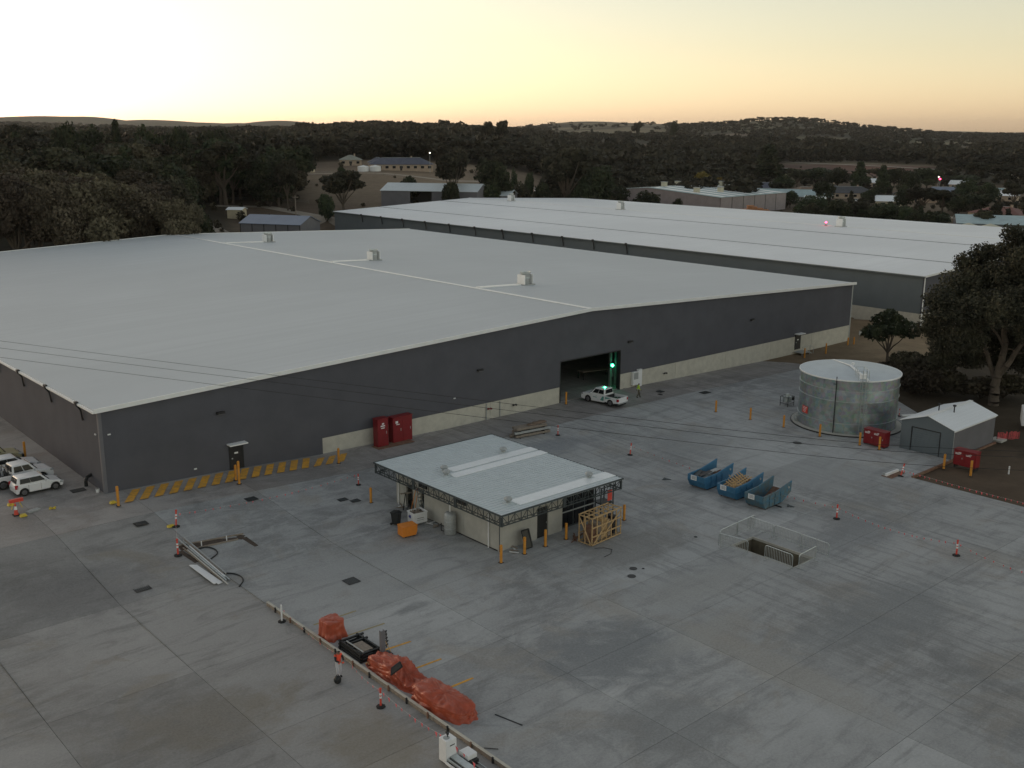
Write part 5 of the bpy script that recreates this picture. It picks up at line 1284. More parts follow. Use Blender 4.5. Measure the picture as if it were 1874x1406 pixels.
# white machine at the bottom edge
mc = thing('machine_cabinet', 'grey-white machine cabinet with a long steel bed lying along the kerb form', 'machine', (27.35, 35.75, 0), 0)
b = MB(); b.box(-.32, .32, -.30, .30, .08, 1.3); b.build('cabinet', 'white', mc, bevel=.03)
b = MB(); b.box(-.1, .2, -.309, -.302, .98, 1.03); b.build('slot', 'black', mc)
b = MB(); b.box(.325, .34, -.2, .2, .6, 1.2); b.build('side_panel', 'frame', mc)
b = MB(); b.lathe([(0, 1.302), (.16, 1.302), (.16, 1.33), (0, 1.33)], 14, (-.08, .0, 0)); b.build('top_disc', 'lgalv', mc)
b = MB(); b.tube([(0, 0, 1.32), (0, 0, 1.5), (-.1, .05, 1.62)], .03); b.cyl((0, 0, 1.46), (0, 0, 1.56), .07, .07, 8); b.build('valve', 'dark', mc)
for x0, x1, z0, z1, m_ in ((-.28, -.20, .28, .38, 'galv'), (-.12, .28, .36, .44, 'galv'), (-.40, -.34, .15, .27, 'white'), (-.18, .3, .1, .34, 'dark')):
    b = MB(); b.box(x0, x1, -5.2, -.31, z0, z1); b.build('bed_rail', m_, mc)
b = MB(); b.box(.42, 1.0, -1.05, -.35, .32, .58); b.build('motor_box', 'white', mc, bevel=.03)
b = MB(); b.box(.38, .98, -1.2, -.3, .04, .30); b.build('motor_base', 'dark', mc)
b = MB(); b.box(.55, .60, -5, -1.25, .1, .2); b.build('bed_rail', 'dark', mc); b = MB(); b.box(.85, .89, -5, -1.25, .14, .2); b.build('bed_rail', 'galv', mc)
t = thing('steel_rod', 'thin black rod lying on the concrete right of the kerb form', 'rod', P(899, 1371), 0)
a, c = P(886, 1370), P(912, 1372); b = MB(); b.cyl(a-t.location+Vector((0, 0, .03)), c-t.location+Vector((0, 0, .03)), .02); b.build('rod', 'black', t)
for q_, lab in (((929, 1318), 'dark wet-looking scrap strip on the concrete right of the tarpaulin end'),):
    b = MB(); a = P(906, 1308); c = P(956, 1328); b.beam(a+Vector((0, 0, .02)), c+Vector((0, 0, .02)), .07, .02); tag(b.build('scrap_strip', 'cloth_dark'), lab, 'scrap')

# ---------------------------------------------------------------- skips
def skip(label, p_near, rot, m, load, group='blue skips in a row'):
    t = thing('skip_bin', label, 'skip', p_near, rot, group)
    # local: x along the bin (0 at the signed end), y across, z up
    Lb, Wb, Hs = 4.1, 1.75, 1.15
    side = [(.35, .12), (2.9, .12), (4.15, .75), (4.2, 1.62), (1.9, 1.22), (0, 1.15), (0, .72)]
    for y in (0, Wb):
        b = MB(); b.prism(side, 'y', y-.03, y+.03); b.build('side_panel', m, t)
        for x in (.9, 1.7, 2.5):
            b = MB(); yo = -.06 if y == 0 else .06; b.box(x, x+.06, y+yo-.025, y+yo+.025, .16, 1.12); b.build('stiffener', m, t)
        b = MB(); yo = -.055 if y == 0 else .055; b.box(.05, 2.8, y+yo-.02, y+yo+.02, .66, .74); b.build('waist_rail', m, t)
        b = MB(); b.beam((0, y, 1.17), (1.9, y, 1.24), .1, .06); b.beam((1.9, y, 1.24), (4.2, y, 1.64), .1, .06); b.build('top_rail', m, t)
    b = MB(); b.add([(0, .03, .72), (0, Wb-.03, .72), (0, Wb-.03, 1.17), (0, .03, 1.17)], [(0, 1, 2, 3)]); b.add([(0, .03, .72), (0, Wb-.03, .72), (.35, Wb-.03, .12), (.35, .03, .12)], [(0, 1, 2, 3)])
    b.add([(.06, .03, .72), (.06, Wb-.03, .72), (.06, Wb-.03, 1.17), (.06, .03, 1.17)], [(0, 1, 2, 3)]); b.build('end_panel', m, t)
    b = MB(); b.box(.35, 2.9, .03, Wb-.03, .1, .16); b.add([(2.9, .03, .14), (2.9, Wb-.03, .14), (4.15, Wb-.03, .75), (4.15, .03, .75)], [(0, 1, 2, 3)]); b.build('floor', 'rust', t)
    b = MB(); b.box(.5, 2.8, .05, .2, 0, .1); b.box(.5, 2.8, Wb-.2, Wb-.05, 0, .1); b.build('runner', 'dark', t)['kind'] = 'stuff'
    b = MB(); b.beam((0, 0, 1.17), (0, Wb, 1.17), .08, .08); b.build('end_rail', m, t)
    b = MB(); b.box(-.05, -.03, Wb-.95, Wb-.35, .78, 1.2); b.build('sign', 'white', t)
    for z in (1.1, 1.0, .9): b = MB(); b.box(-.056, -.051, Wb-.88, Wb-.45, z-.02, z+.02); b.build('sign_print', 'wallgrey', t)
    for y in (0, Wb): b = MB(); yo = -.06 if y == 0 else .06; b.cyl((3.7, y+yo-.03, 1.2), (3.7, y+yo+.03, 1.2), .1, .1, 10); b.build('lift_lug', 'lgalv', t)
    return t, Wb
def p_skip(q): return P(*q)
s1, wb = skip('blue skip farthest from the camera, holding dark sheet offcuts', P(1288, 900)+Vector((-.0, 0, 0)), R(2), 'skip', 'dark')
s2, _ = skip('middle blue skip heaped with pine crate offcuts', P(1343, 919), R(2), 'skip', 'pine')
s3, _ = skip('nearest skip with scraped faded blue paint, empty and rusty inside', P(1395, 936), R(2), 'skip_old', 'none')
ld = thing('sheet_offcuts', 'dark sheet metal offcuts lying in the farthest blue skip', 'offcuts', s1.location+Vector((0, 0, .5)), R(2))
random.seed(11)
for k in range(8):
    b = MB(); x, y = random.uniform(.4, 2.2), random.uniform(.3, 1.3); a = random.uniform(-.4, .5); b.beam((x, y, .1+k*.08), (x+1.3*math.cos(a), y+.9*math.sin(a), .25+k*.09), .45, .02); b.build('sheet', ['dark', 'frame', 'lgalv', 'dark'][k % 4], ld)
b = MB(); b.tube([(2.2, .4, .75), (3.2, .3, .95), (3.8, .0, .4)], .03); b.build('strap', 'lgalv', ld)
ld = thing('timber_offcuts', 'broken pine crate battens piled in the middle blue skip', 'timber', s2.location+Vector((0, 0, .5)), R(2))
for k in range(7):
    b = MB(); b.beam((.5+k*.3, .25, .45+k*.05), (.9+k*.3, 1.5, .75+k*.07), .07, .07); b.build('batten', 'timber', ld)
for k in range(4):
    b = MB(); b.beam((.3, .4+k*.35, .5), (2.9, .3+k*.3, .98), .07, .07); b.build('batten', 'timber', ld)
for k in range(8):
    b = MB(); x, y = random.uniform(.3, 2.4), random.uniform(.2, 1.5); b.beam((x, y, random.uniform(.2, .7)), (x+random.uniform(-.7, .9), y+random.uniform(-.8, .8), random.uniform(.6, 1.35)), .07, .06); b.build('batten', 'timber', ld)
b = MB(); b.box(.3, 2.7, .15, 1.6, -.3, .45); b.build('sheet', 'grey_timber', ld)
for q_, lab, sd in (((1222, 878), 'small dark scrap lying on the concrete left of the skips', 2), ((1444, 926), 'flat dark scrap on the concrete right of the skips', 4)):
    t = thing('scrap_metal', lab, 'scrap', P(*q_), sd)
    for k in range(3): b = MB(); b.beam((-.3+k*.1, 0, .03), (.4, .25*k-.2, .06), .12, .03); b.build('strip', 'frame', t)
b = MB(); a, c = P(1418, 926), P(1430, 930); b.beam(a+Vector((0, 0, .08)), c+Vector((0, 0, .08)), .08, .08); tag(b.build('steel_bar', 'dark'), 'short dark bar beside the near end of the scraped skip', 'bar')

# ---------------------------------------------------------------- crowd barriers round the pit
def barrier():
    t = thing('crowd_barrier', '', 'barrier'); W_ = 2.35
    pts = [(0, 0, .12), (0, 0, .95), (.06, 0, 1.06), (.16, 0, 1.1), (W_-.16, 0, 1.1), (W_-.06, 0, 1.06), (W_, 0, .95), (W_, 0, .12)]
    b = MB(); b.tube(pts, .027, 6); b.beam((0, 0, .22), (W_, 0, .22), .03, .03); b.build('frame', 'galv', t)
    b = MB()
    for k in range(1, 17): x = W_*k/17; b.beam((x, 0, .22), (x, 0, 1.1), .024, .024)
    b.build('bars', 'lgalv', t)['kind'] = 'stuff'
    for x in (.15, W_-.15): b = MB(); b.beam((x, -.3, .02), (x, .3, .02), .05, .03); b.beam((x, 0, .03), (x, 0, .22), .03, .03); b.build('foot', 'lgalv', t)
    return t
bp_ = barrier(); bp_.location = (63.75, 44.6, 0); bp_.rotation_euler = (0, 0, R(-90)); bp_['label'] = 'steel crowd barrier along the far side of the pit, left one'; bp_['group'] = 'steel crowd barriers round the pit'
for loc, rz_, lab in (((63.75, 42.15, 0), -90, 'steel crowd barrier along the far side of the pit, middle one'), ((63.7, 39.75, 0), -92, 'steel crowd barrier along the far side of the pit, right one'),
                      ((59.75, 44.2, 0), 4, 'steel crowd barrier across the left end of the pit'), ((59.2, 43.9, 0), -80, 'steel crowd barrier hanging over the near pit edge, left one'),
                      ((59.9, 40.3, 0), -91, 'steel crowd barrier over the near pit edge, right one'), ((60.2, 37.65, 0), 3, 'steel crowd barrier across the right end of the pit'),
                      ((62.0, 44.35, 0), 2, 'steel crowd barrier closing the far left corner of the pit')):
    dup(bp_, loc, R(rz_), label=lab)

# ---------------------------------------------------------------- flag strings
def bunting(a, c, n, label, sag=.25, big=.13):
    t = thing('flag_string', label, 'flag string', a, 0); d = Vector(c)-Vector(a); random.seed(n)
    pts = [d*(i/16)+Vector((0, 0, -sag*4*(i/16)*(1-i/16))) for i in range(17)]
    b = MB(); b.tube(pts, .004, 4); b.build('string', 'reflect', t)
    dn = d.normalized()
    for k in range(n):
        u = (k+.5+random.uniform(-.2, .2))/n; p = d*u+Vector((0, 0, -sag*4*u*(1-u))); s = .72*big*random.uniform(.8, 1.2); tw = random.uniform(-.05, .05); b = MB()
        nn = Vector((-dn.y, dn.x, 0))*.02
        b.add([p-dn*s*.5, p+dn*s*.5, p+Vector((tw, tw, -s*1.6))+nn, p-dn*s*.5+nn*.3, p+dn*s*.5+nn*.3], [(0, 1, 2), (4, 3, 2), (0, 2, 3), (1, 4, 2), (0, 3, 4, 1)]); b.build('flag', 'pink', t)
Z1 = Vector((0, 0, 1.0))
bunting(P(516, 1138)+Z1, P(616, 1218)+Vector((0, 0, .75)), 9, 'pink plastic flags on a string from the white marker post')
bunting(P(640, 1232)+Vector((0, 0, .7)), P(697, 1294)+Z1, 6, 'pink flags on a string behind the near worker', .2, .18)
bunting(P(697, 1294)+Z1, P(815, 1385)+Vector((0, 0, 1.1)), 10, 'pink flags on a string from the red post to the white machine', .2, .24)
bunting(P(826, 1395)+Vector((0, 0, 1.15)), P(930, 1470)+Vector((0, 0, .9)), 6, 'pink flags on a string past the white machine cabinet', .2, .26)
bunting(P(322, 964)+Z1, P(656, 888)+Z1, 24, 'pink flags on a long string between red posts along the hatched strip', .35, .14)
bunting(P(322, 964)+Z1*.9, P(326, 1017)+Z1, 5, 'pink flags tied between the two red posts near the trench')
bunting(P(1153, 833)+Z1, P(1531, 950)+Z1, 26, 'pink flags on a long string passing behind the skips', .5, .14)
bunting(P(1531, 950)+Z1, P(1750, 1017)+Z1, 18, 'pink flags on the string between the two right-hand red posts', .5, .15)
bunting(P(1750, 1017)+Z1, P(1960, 1090)+Z1, 13, 'pink flags on the string running out of the yard at right', .5, .15)
bunting(P(1648, 873)+Z1*.7, P(1900, 940)+Z1*.6, 24, 'pink flags on a low string along the edge of the bare earth', .1, .17)
# ---------------------------------------------------------------- vehicles
def arc(cx, r, z=.32, n=9):
    return [(cx+r*math.cos(PI-PI*i/(n-1)), z+r*math.sin(PI-PI*i/(n-1))*1.02) for i in range(n)]
def frustum(b, bx0, bx1, bw, z0, tx0, tx1, tw, z1):
    vs = [(bx0, -bw, z0), (bx1, -bw, z0), (bx1, bw, z0), (bx0, bw, z0), (tx0, -tw, z1), (tx1, -tw, z1), (tx1, tw, z1), (tx0, tw, z1)]
    b.add(vs, [(3, 2, 1, 0), (4, 5, 6, 7), (0, 1, 5, 4), (1, 2, 6, 5), (2, 3, 7, 6), (3, 0, 4, 7)]); return [Vector(v) for v in vs]
def pane(vs, quad, u0, u1, v0, v1, off=.008):
    a, b_, c, d = [vs[i] for i in quad]       # a,b bottom edge; d,c top edge
    f = lambda u, v: (a.lerp(b_, u)).lerp(d.lerp(c, u), v)
    n = (b_-a).cross(d-a).normalized()*off
    # inner and outer skin so that the pane has thickness
    p = [f(u0, v0), f(u1, v0), f(u1, v1), f(u0, v1)]
    m = MB(); m.add([q-n*.5 for q in p]+[q+n for q in p], [(3, 2, 1, 0), (4, 5, 6, 7), (0, 1, 5, 4), (1, 2, 6, 5), (2, 3, 7, 6), (3, 0, 4, 7)]); return m
def wheel(t, x, y, r, w_=.21, n=20):
    s = 1 if y > 0 else -1
    b = MB(); b.cyl((x, y-s*w_, r), (x, y, r), r, r, n); o = b.build('wheel', 'tyre', t, bevel=.02)
    b = MB(); b.cyl((x, y+s*.001, r), (x, y+s*.012, r), r*.64, r*.60, n); rm = b.build('rim', 'rim', o)
    for k in range(5):
        a = k*2*PI/5; m_ = MB(); m_.beam((x, y+s*.02, r), (x+math.cos(a)*r*.56, y+s*.02, r+math.sin(a)*r*.56), .02, .07, up=(0, 1, 0)); m_.build('spoke', 'rim', o)
def vehicle(name, label, loc, rot, paint, kind, cat, group=None):
    t = thing(name, label, cat, loc, rot, group)
    if kind == 'hatch': Lf, Lr, W_, belt, H0, wf, wr_, r = 1.86, -1.86, .83, .92, 1.50, 1.20, -1.22, .31
    elif kind == 'sedan': Lf, Lr, W_, belt, H0, wf, wr_, r = 2.30, -2.25, .89, .92, 1.47, 1.40, -1.35, .33
    elif kind == '4wd': Lf, Lr, W_, belt, H0, wf, wr_, r = 2.35, -2.3, .92, 1.12, 1.88, 1.45, -1.4, .40
    else: Lf, Lr, W_, belt, H0, wf, wr_, r = 2.6, -2.62, .91, 1.08, 1.78, 1.62, -1.52, .38
    hb = belt-.10 if kind in ('hatch', 'sedan') else belt-.02
    cab_r = Lr+.1 if kind in ('hatch', '4wd') else (Lr+.95 if kind == 'sedan' else -.72)
    ws = Lf-1.02 if kind == 'hatch' else Lf-1.25
    arches = lambda: [(wr_-r-.07, .24)]+arc(wr_, r+.07, r*.9)+[(wr_+r+.07, .24), (wf-r-.07, .24)]+arc(wf, r+.07, r*.9)+[(wf+r+.07, .24)]
    top = [(Lf-.04, .3), (Lf, .52), (Lf-.05, hb-.18), (Lf-.22, hb-.06), (ws, belt), (cab_r, belt+(.04 if kind == 'hatch' else .0))]
    if kind == 'sedan': top += [(Lr+.25, belt+.02), (Lr+.02, belt-.08)]
    if kind in ('hatch', '4wd', 'sedan'): top += [(Lr, .7), (Lr+.03, .32)]
    if kind == 'ute':
        prof = [(cab_r, .3)]+[(wf-r-.07, .24)]+arc(wf, r+.07, r*.9)+[(wf+r+.07, .24)]+top[:-1]+[(cab_r, belt)]
    else: prof = [(Lr+.03, .24)]+arches()+top
    b = MB(); b.prism(prof, 'y', -W_, W_); b.build('body', paint, t, bevel=.085)
    b = MB(); b.box(Lr+.1, Lf-.1, -W_+.15, W_-.15, .16, .45); b.build('underbody', 'black', t)
    rr = {'hatch': Lr+.28, 'sedan': Lr+1.3, '4wd': Lr+.2, 'ute': -.62}[kind]; rf = ws-({'hatch': .62, 'sedan': .72, '4wd': .55, 'ute': .62}[kind])
    b = MB(); gv = frustum(b, cab_r, ws+.02, W_-.05, belt-.03, rr, rf, W_-.20, H0); b.build('cabin', paint, t, bevel=.10)
    s0, s1 = .10, .86
    for quad in ((0, 1, 5, 4), (2, 3, 7, 6)):
        if quad[0] == 0: cuts = [(.10, .44), (.455, .90)] if kind != 'ute' else [(.07, .45), (.50, .86)]
        else: cuts = [(.10, .545), (.56, .90)] if kind != 'ute' else [(.14, .50), (.55, .93)]
        for u0, u1 in cuts: pane(gv, quad, u0, u1, .22, .84, .055).build('side_window', 'glass', t)
    pane(gv, (1, 2, 6, 5), .07, .93, .12, .90, .055).build('windscreen', 'glass', t)
    pane(gv, (3, 0, 4, 7), .10, .90, .30, .88, .055).build('rear_window', 'glass', t)
    for s in (-1, 1):
        b = MB(); b.box(Lf-.30, Lf+.005, s*(W_-.12)-.14, s*(W_-.12)+.125, hb-.27, hb-.12); b.build('headlight', 'lamp_clear', t, bevel=.02)
        b = MB(); b.box(Lr-.012 if kind != 'ute' else Lr-.03, Lr+.20, s*(W_-.08)-.08, s*(W_-.08)+.095, .68, .98 if kind != 'sedan' else .82); b.build('tail_light', 'lamp_red', t)
        b = MB(); b.box(ws-.35, ws-.18, s*(W_+.02), s*(W_+.18), belt+.02, belt+.16); b.build('wing_mirror', paint, t, bevel=.02)
        for x in (ws-.95, ws-1.95 if kind != 'ute' else cab_r+.5):
            b = MB(); b.box(x-.09, x+.09, s*(W_+.002)-.012, s*(W_+.002)+.018, belt-.14, belt-.11); b.build('door_handle', paint if kind == 'hatch' else 'lgalv', t)
        wheel(t, wf, s*(W_+.01), r); wheel(t, wr_, s*(W_+.01), r)
        if kind != 'ute':
            b = MB()
            for x in (ws-.75, ws-1.7): b.box(x-.008, x+.008, s*(W_+.001)-.004, s*(W_+.001)+.004, .34, belt-.03)
            b.build('door_gap', 'black', t)['kind'] = 'stuff'
    b = MB(); b.box(Lf-.05, Lf+.012, -.42, .42, .46, .62); b.build('grille', 'black', t)
    b = MB(); b.box(Lf+.0, Lf+.03, -.2, .2, .34, .44); b.build('number_plate', 'white', t)
    if kind == '4wd':
        b = MB(); b.box(Lf+.03, Lf+.2, -.85, .85, .35, .75); b.build('bull_bar', 'black', t, bevel=.03)
    if kind == 'ute':
        z0, z1 = .62, 1.08; xa, xb = Lr, cab_r-.06
        for s in (-1, 1):
            b = MB(); side = [(xa, z1), (xb, z1), (xb, .42), (wr_+r+.08, .42)]+arc(wr_, r+.07, r*.9)[::-1]+[(wr_-r-.08, .42), (xa, .5)]
            b.prism(side, 'y', s*W_-.05, s*W_+.05 if s < 0 else s*W_); b.build('tray_side', paint, t)
        b = MB(); b.box(xa, xa+.07, -W_+.06, W_-.06, .5, z1-.01); b.build('tailgate', paint, t)
        b = MB(); b.box(xa+.08, xb, -W_+.06, W_-.06, .55, .62); b.build('tray_floor', 'black', t)
        b = MB(); b.box(xb-.06, xb, -W_+.06, W_-.06, .62, z1); b.build('headboard', 'black', t)
        b = MB(); b.box(xa-.08, xa-.003, -W_+.1, W_-.1, .40, .5); b.build('rear_bumper', 'lgalv', t)
    return t
def heading(pf, pr):
    a, c = P(*pf), P(*pr); d = a-c; return a, c, math.atan2(d.y, d.x)
def park(pf, pr, wf, wr_, W_):
    a, c, h = heading(pf, pr); n_ = Vector((-math.sin(h), math.cos(h), 0)); mid = (a+c)/2; f_ = Vector((math.cos(h), math.sin(h), 0))
    p = mid - f_*((wf+wr_)/2) + n_*W_; p.z = g(p.x, p.y); return p, h
p, h = park((102, 896.6), (47, 908.7), 1.2, -1.22, .84)
vehicle('hatchback', 'white small hatchback parked nearest the camera in the row by the wall', p, h, 'car', 'hatch', 'car')
CG = 'cars parked nose-in beside the left warehouse wall'
fwd_ = Vector((math.cos(h), math.sin(h), 0)); lf = Vector((-math.sin(h), math.cos(h), 0))
p2 = p+lf*2.7-fwd_*.55; p2.z = g(p2.x, p2.y)
u2 = vehicle('ute', 'white lifted utility truck with open tray parked between hatchback and sedan', p2, h+R(3), 'car', 'ute', 'ute')
b = MB(); random.seed(1)
for k in range(4): b.beam((-2.3+k*.4, -.6, .7), (-2.0+k*.4, .6, 1.25), .1, .08)
b.tube([(-1.0, -.8, 1.1), (-1.0, -.7, 1.6), (-1.0, .7, 1.6), (-1.0, .8, 1.1)], .04); o = b.build('tray_rack', 'black', u2); o['kind'] = 'stuff'
p3 = p+lf*6.0-fwd_*.2; p3.z = g(p3.x, p3.y); vehicle('sedan', 'white sedan behind the orange bollard, third in the parked row', p3, h-R(2), 'car', 'sedan', 'car')
p4 = p+lf*8.7-fwd_*.9; p4.z = g(p4.x, p4.y); vehicle('four_wheel_drive', 'beige four-wheel drive with black bull bar, farthest in the parked row', p4, h, 'beige', '4wd', 'car')
p, h = park((1091, 729.5), (1136, 739.5), 1.62, -1.52, .9)
a_, c_ = P(1091, 729.5), P(1138, 739.5)
ut = vehicle('ute', 'white utility truck with teal side decal standing in front of the open roller door', p, h, 'car', 'ute', 'ute')
dec = mat('teal_decal', (.10, .30, .27), .4)
for s in (-1, 1):
    b = MB(); b.prism([(-.62, .5), (-.15, .5), (-.45, 1.0), (-.68, 1.0)], 'y', s*.914, s*.920); b.build('decal', dec, ut)
    b = MB(); b.prism([(-1.7, .98), (-.85, .72), (-.85, .98)], 'y', s*.963 if s < 0 else .912, s*.968 if s < 0 else .918); b.build('decal', dec, ut)
    for k in range(5): b = MB(); b.box(.35+k*.11, .42+k*.11, s*.914-.003, s*.914+.003, .70, .80); b.build('door_lettering', dec, ut)
b = MB(); b.lathe([(0, 0), (.1, 0), (.1, .08), (0, .12)], 12, (-.1, 0, 1.78)); b.build('roof_beacon', 'lit_green', ut)
b = MB(); random.seed(3)
for k in range(5): b.box(-2.3+k*.28, -2.1+k*.28, -.5+(k % 3)*.2, .3+(k % 2)*.3, .63, .85+.06*(k % 3))
o = b.build('toolboxes', 'dark', ut); o['kind'] = 'stuff'
# shapes seen inside the doorway
p = onY(1042, 677, WY0+16); t = thing('forklift', 'red forklift standing deep inside the dark doorway', 'forklift', (p.x, WY0+16, .36), R(100))
b = MB(); b.box(-1.1, .7, -.55, .55, .3, 1.1); b.build('body', 'red', t, bevel=.06)
for x in (-.6, .5):
    for s in (-1, 1): b = MB(); b.beam((x, s*.45, 1.1), (x*.8, s*.42, 2.1), .07, .07); b.build('cage_post', 'black', t)
b = MB(); b.box(-.6, .5, -.5, .5, 2.1, 2.16); b.build('cage_roof', 'red', t)
for s in (-1, 1):
    b = MB(); b.box(.75, .87, s*.35-.06, s*.35+.06, .1, 2.4); b.build('mast', 'dark', t); b = MB(); b.box(.87, 1.9, s*.3-.06, s*.3+.06, .1, .15); b.build('fork', 'dark', t)
    for x in (-.7, .4): b = MB(); b.cyl((x, s*.58, .3), (x, s*.38, .3), .3, .3, 14); b.build('wheel', 'tyre', t)
p = onY(1098, 690, WY0+6); t = thing('long_table', 'long pale-topped bench inside the doorway behind the ute', 'bench', (p.x-3, WY0+6, .36), R(-12))
b = MB(); b.box(0, 4.4, 0, 1.4, .95, 1.05); b.build('top', 'grey_timber', t)
for x in (.1, 4.2):
    for y in (.1, 1.2): b = MB(); b.box(x, x+.1, y, y+.1, 0, .95); b.build('leg', 'dark', t)
b = MB(); b.box(3.9, 4.5, -.06, -.02, .0, 1.0); b.build('cloth', 'white', t)

# ---------------------------------------------------------------- people
def person(label, loc, rot, J, look, colours, extras=None):
    """J: joint positions in metres; body grown as one skin"""
    names = list(J); idx = {n_: i for i, n_ in enumerate(names)}
    E_ = [('pelvis', 'belly'), ('belly', 'chest'), ('chest', 'neck'), ('neck', 'chin'), ('chin', 'head'),
          ('chest', 'sh_l'), ('sh_l', 'el_l'), ('el_l', 'wr_l'), ('wr_l', 'palm_l'), ('chest', 'sh_r'), ('sh_r', 'el_r'), ('el_r', 'wr_r'), ('wr_r', 'palm_r'),
          ('pelvis', 'hip_l'), ('hip_l', 'kn_l'), ('kn_l', 'an_l'), ('an_l', 'toe_l'), ('pelvis', 'hip_r'), ('hip_r', 'kn_r'), ('kn_r', 'an_r'), ('an_r', 'toe_r')]
    Rd = dict(pelvis=(.155, .115), belly=(.14, .105), chest=(.17, .115), neck=(.06, .06), chin=(.075, .085), head=(.085, .105), sh=(.065, .065), el=(.045, .045), wr=(.03, .03), palm=(.04, .022),
              hip=(.09, .09), kn=(.062, .062), an=(.045, .045), toe=(.042, .032))
    vs = [Vector(J[n_]) for n_ in names]; es = [(idx[a], idx[c]) for a, c in E_]; rd = [Rd[n_.split('_')[0]] for n_ in names]
    for s in ('l', 'r'):
        w_, p_ = Vector(J['wr_'+s]), Vector(J['palm_'+s]); d = (p_-w_).normalized(); side = d.cross(Vector((0, 0, 1)))
        side = side.normalized() if side.length > .1 else Vector((0, 1, 0)); pi_ = idx['palm_'+s]; bend = side.cross(d).normalized()*.012
        for k, ln in enumerate((.065, .075, .07, .055)):
            r0 = p_+side*(-.028+.019*k)+d*.02; i0 = len(vs); vs += [r0, r0+d*ln*.5, r0+d*ln-bend]; rd += [(.009, .009), (.009, .009), (.007, .007)]; es += [(pi_, i0), (i0, i0+1), (i0+1, i0+2)]
        r0 = p_-side*.035-d*.02; i0 = len(vs); vs += [r0, r0-side*.02+d*.035]; rd += [(.011, .011), (.009, .009)]; es += [(pi_, i0), (i0, i0+1)]
    me = bpy.data.meshes.new('body'); me.from_pydata([tuple(v) for v in vs], es, []); o = bpy.data.objects.new('tmp_body', me); COL.objects.link(o)
    md = o.modifiers.new('s', 'SKIN'); md.use_smooth_shade = True; md.branch_smoothing = .3
    sv = me.skin_vertices[0].data
    for i, r_ in enumerate(rd): sv[i].radius = r_; sv[i].use_root = (i == idx['pelvis'])
    o.modifiers.new('u', 'SUBSURF').levels = 1
    dg = bpy.context.evaluated_depsgraph_get(); em = bpy.data.meshes.new_from_object(o.evaluated_get(dg)); bpy.data.objects.remove(o)
    t = thing('person', label, 'person', loc, rot)
    em.materials.clear(); em.materials.append(M['skin']); bo = bpy.data.objects.new('body', em); COL.objects.link(bo); bo.parent = t
    segs_ = {'legs': [('pelvis', 'hip_l', .22), ('hip_l', 'kn_l', .16), ('kn_l', 'an_l', .13), ('pelvis', 'hip_r', .22), ('hip_r', 'kn_r', .16), ('kn_r', 'an_r', .13)],
             'torso': [('pelvis', 'belly', .26), ('belly', 'chest', .27), ('chest', 'sh_l', .15), ('chest', 'sh_r', .15)],
             'arms': [('sh_l', 'el_l', .1), ('el_l', 'wr_l', .085), ('sh_r', 'el_r', .1), ('el_r', 'wr_r', .085)],
             'feet': [('an_l', 'toe_l', .11), ('an_r', 'toe_r', .11)], 'head': [('neck', 'chin', .1), ('chin', 'head', .2)]}
    def near(p):
        best = None
        for k, L_ in segs_.items():
            for a, c, r_ in L_:
                A, B = Vector(J[a]), Vector(J[c]); u = max(0, min(1, (p-A).dot(B-A)/(B-A).length_squared)); d = (p-(A+(B-A)*u)).length/r_
                if best is None or d < best[0]: best = (d, k, u, a)
        return best
    hz = Vector(J['head']).z
    region = {}
    for f_ in em.polygons:
        c = f_.center; d_, k, u, a = near(c)
        if k == 'arms' and a.startswith('el') and u > .93: k = 'hand'
        region.setdefault(k, []).append(f_.index)
    def shell(name, keys, off, m, parent=t, test=None):
        b = bmesh.new(); b.from_mesh(em); b.faces.ensure_lookup_table()
        keep = set(i for k in keys for i in region.get(k, []) if test is None or test(em.polygons[i].center))
        bmesh.ops.delete(b, geom=[f_ for f_ in b.faces if f_.index not in keep], context='FACES')
        b.normal_update()
        for v in b.verts: v.co += v.normal*off
        mm = bpy.data.meshes.new(name); b.to_mesh(mm); b.free(); mm.materials.append(M[m])
        q = bpy.data.objects.new(name, mm); COL.objects.link(q); q.parent = parent; return q
    shell('trousers', ['legs'], .018, colours['legs']); shell('shirt', ['torso', 'arms'], .010, colours['arms'])
    shell('vest', ['torso'], .024, colours['vest']); shell('boots', ['feet'], .014, 'black')
    cz = (Vector(J['pelvis'])+Vector(J['belly']))/2; shell('reflective_band', ['torso'], .028, 'reflect', test=lambda c: abs(c.z-cz.z) < .035)
    hd = Vector(J['head']); lk = Vector(look).normalized()
    shell('hair' if colours.get('hair', True) is True else 'helmet', ['head'], .014, 'hair' if colours.get('hair', True) is True else colours['hair'], test=lambda c: (c-hd).dot(lk) < .045 and c.z > hd.z-.10)
    sd_ = lk.cross(Vector((0, 0, 1))).normalized(); fc = hd-Vector((0, 0, .04))
    for s in (-1, 1):
        b = MB(); q = fc+lk*.093+sd_*s*.032+Vector((0, 0, .02)); b.lathe([(0, -.01), (.011, 0), (0, .01)], 6, q); b.build('eye', 'black', t)
        b = MB(); q = fc+sd_*s*.095; b.box(q.x-.012, q.x+.012, q.y-.012, q.y+.012, q.z-.03, q.z+.03); b.build('ear', 'skin', t)
    b = MB(); q = fc+lk*.10; b.cyl(q+Vector((0, 0, .02)), q+lk*.022+Vector((0, 0, -.012)), .008, .014, 6); b.build('nose', 'skin', t)
    b = MB(); q = fc+lk*.093-Vector((0, 0, .045)); b.box(q.x-.018, q.x+.018, q.y-.018, q.y+.018, q.z-.004, q.z+.004); b.build('mouth', 'lamp_red', t)
    return t
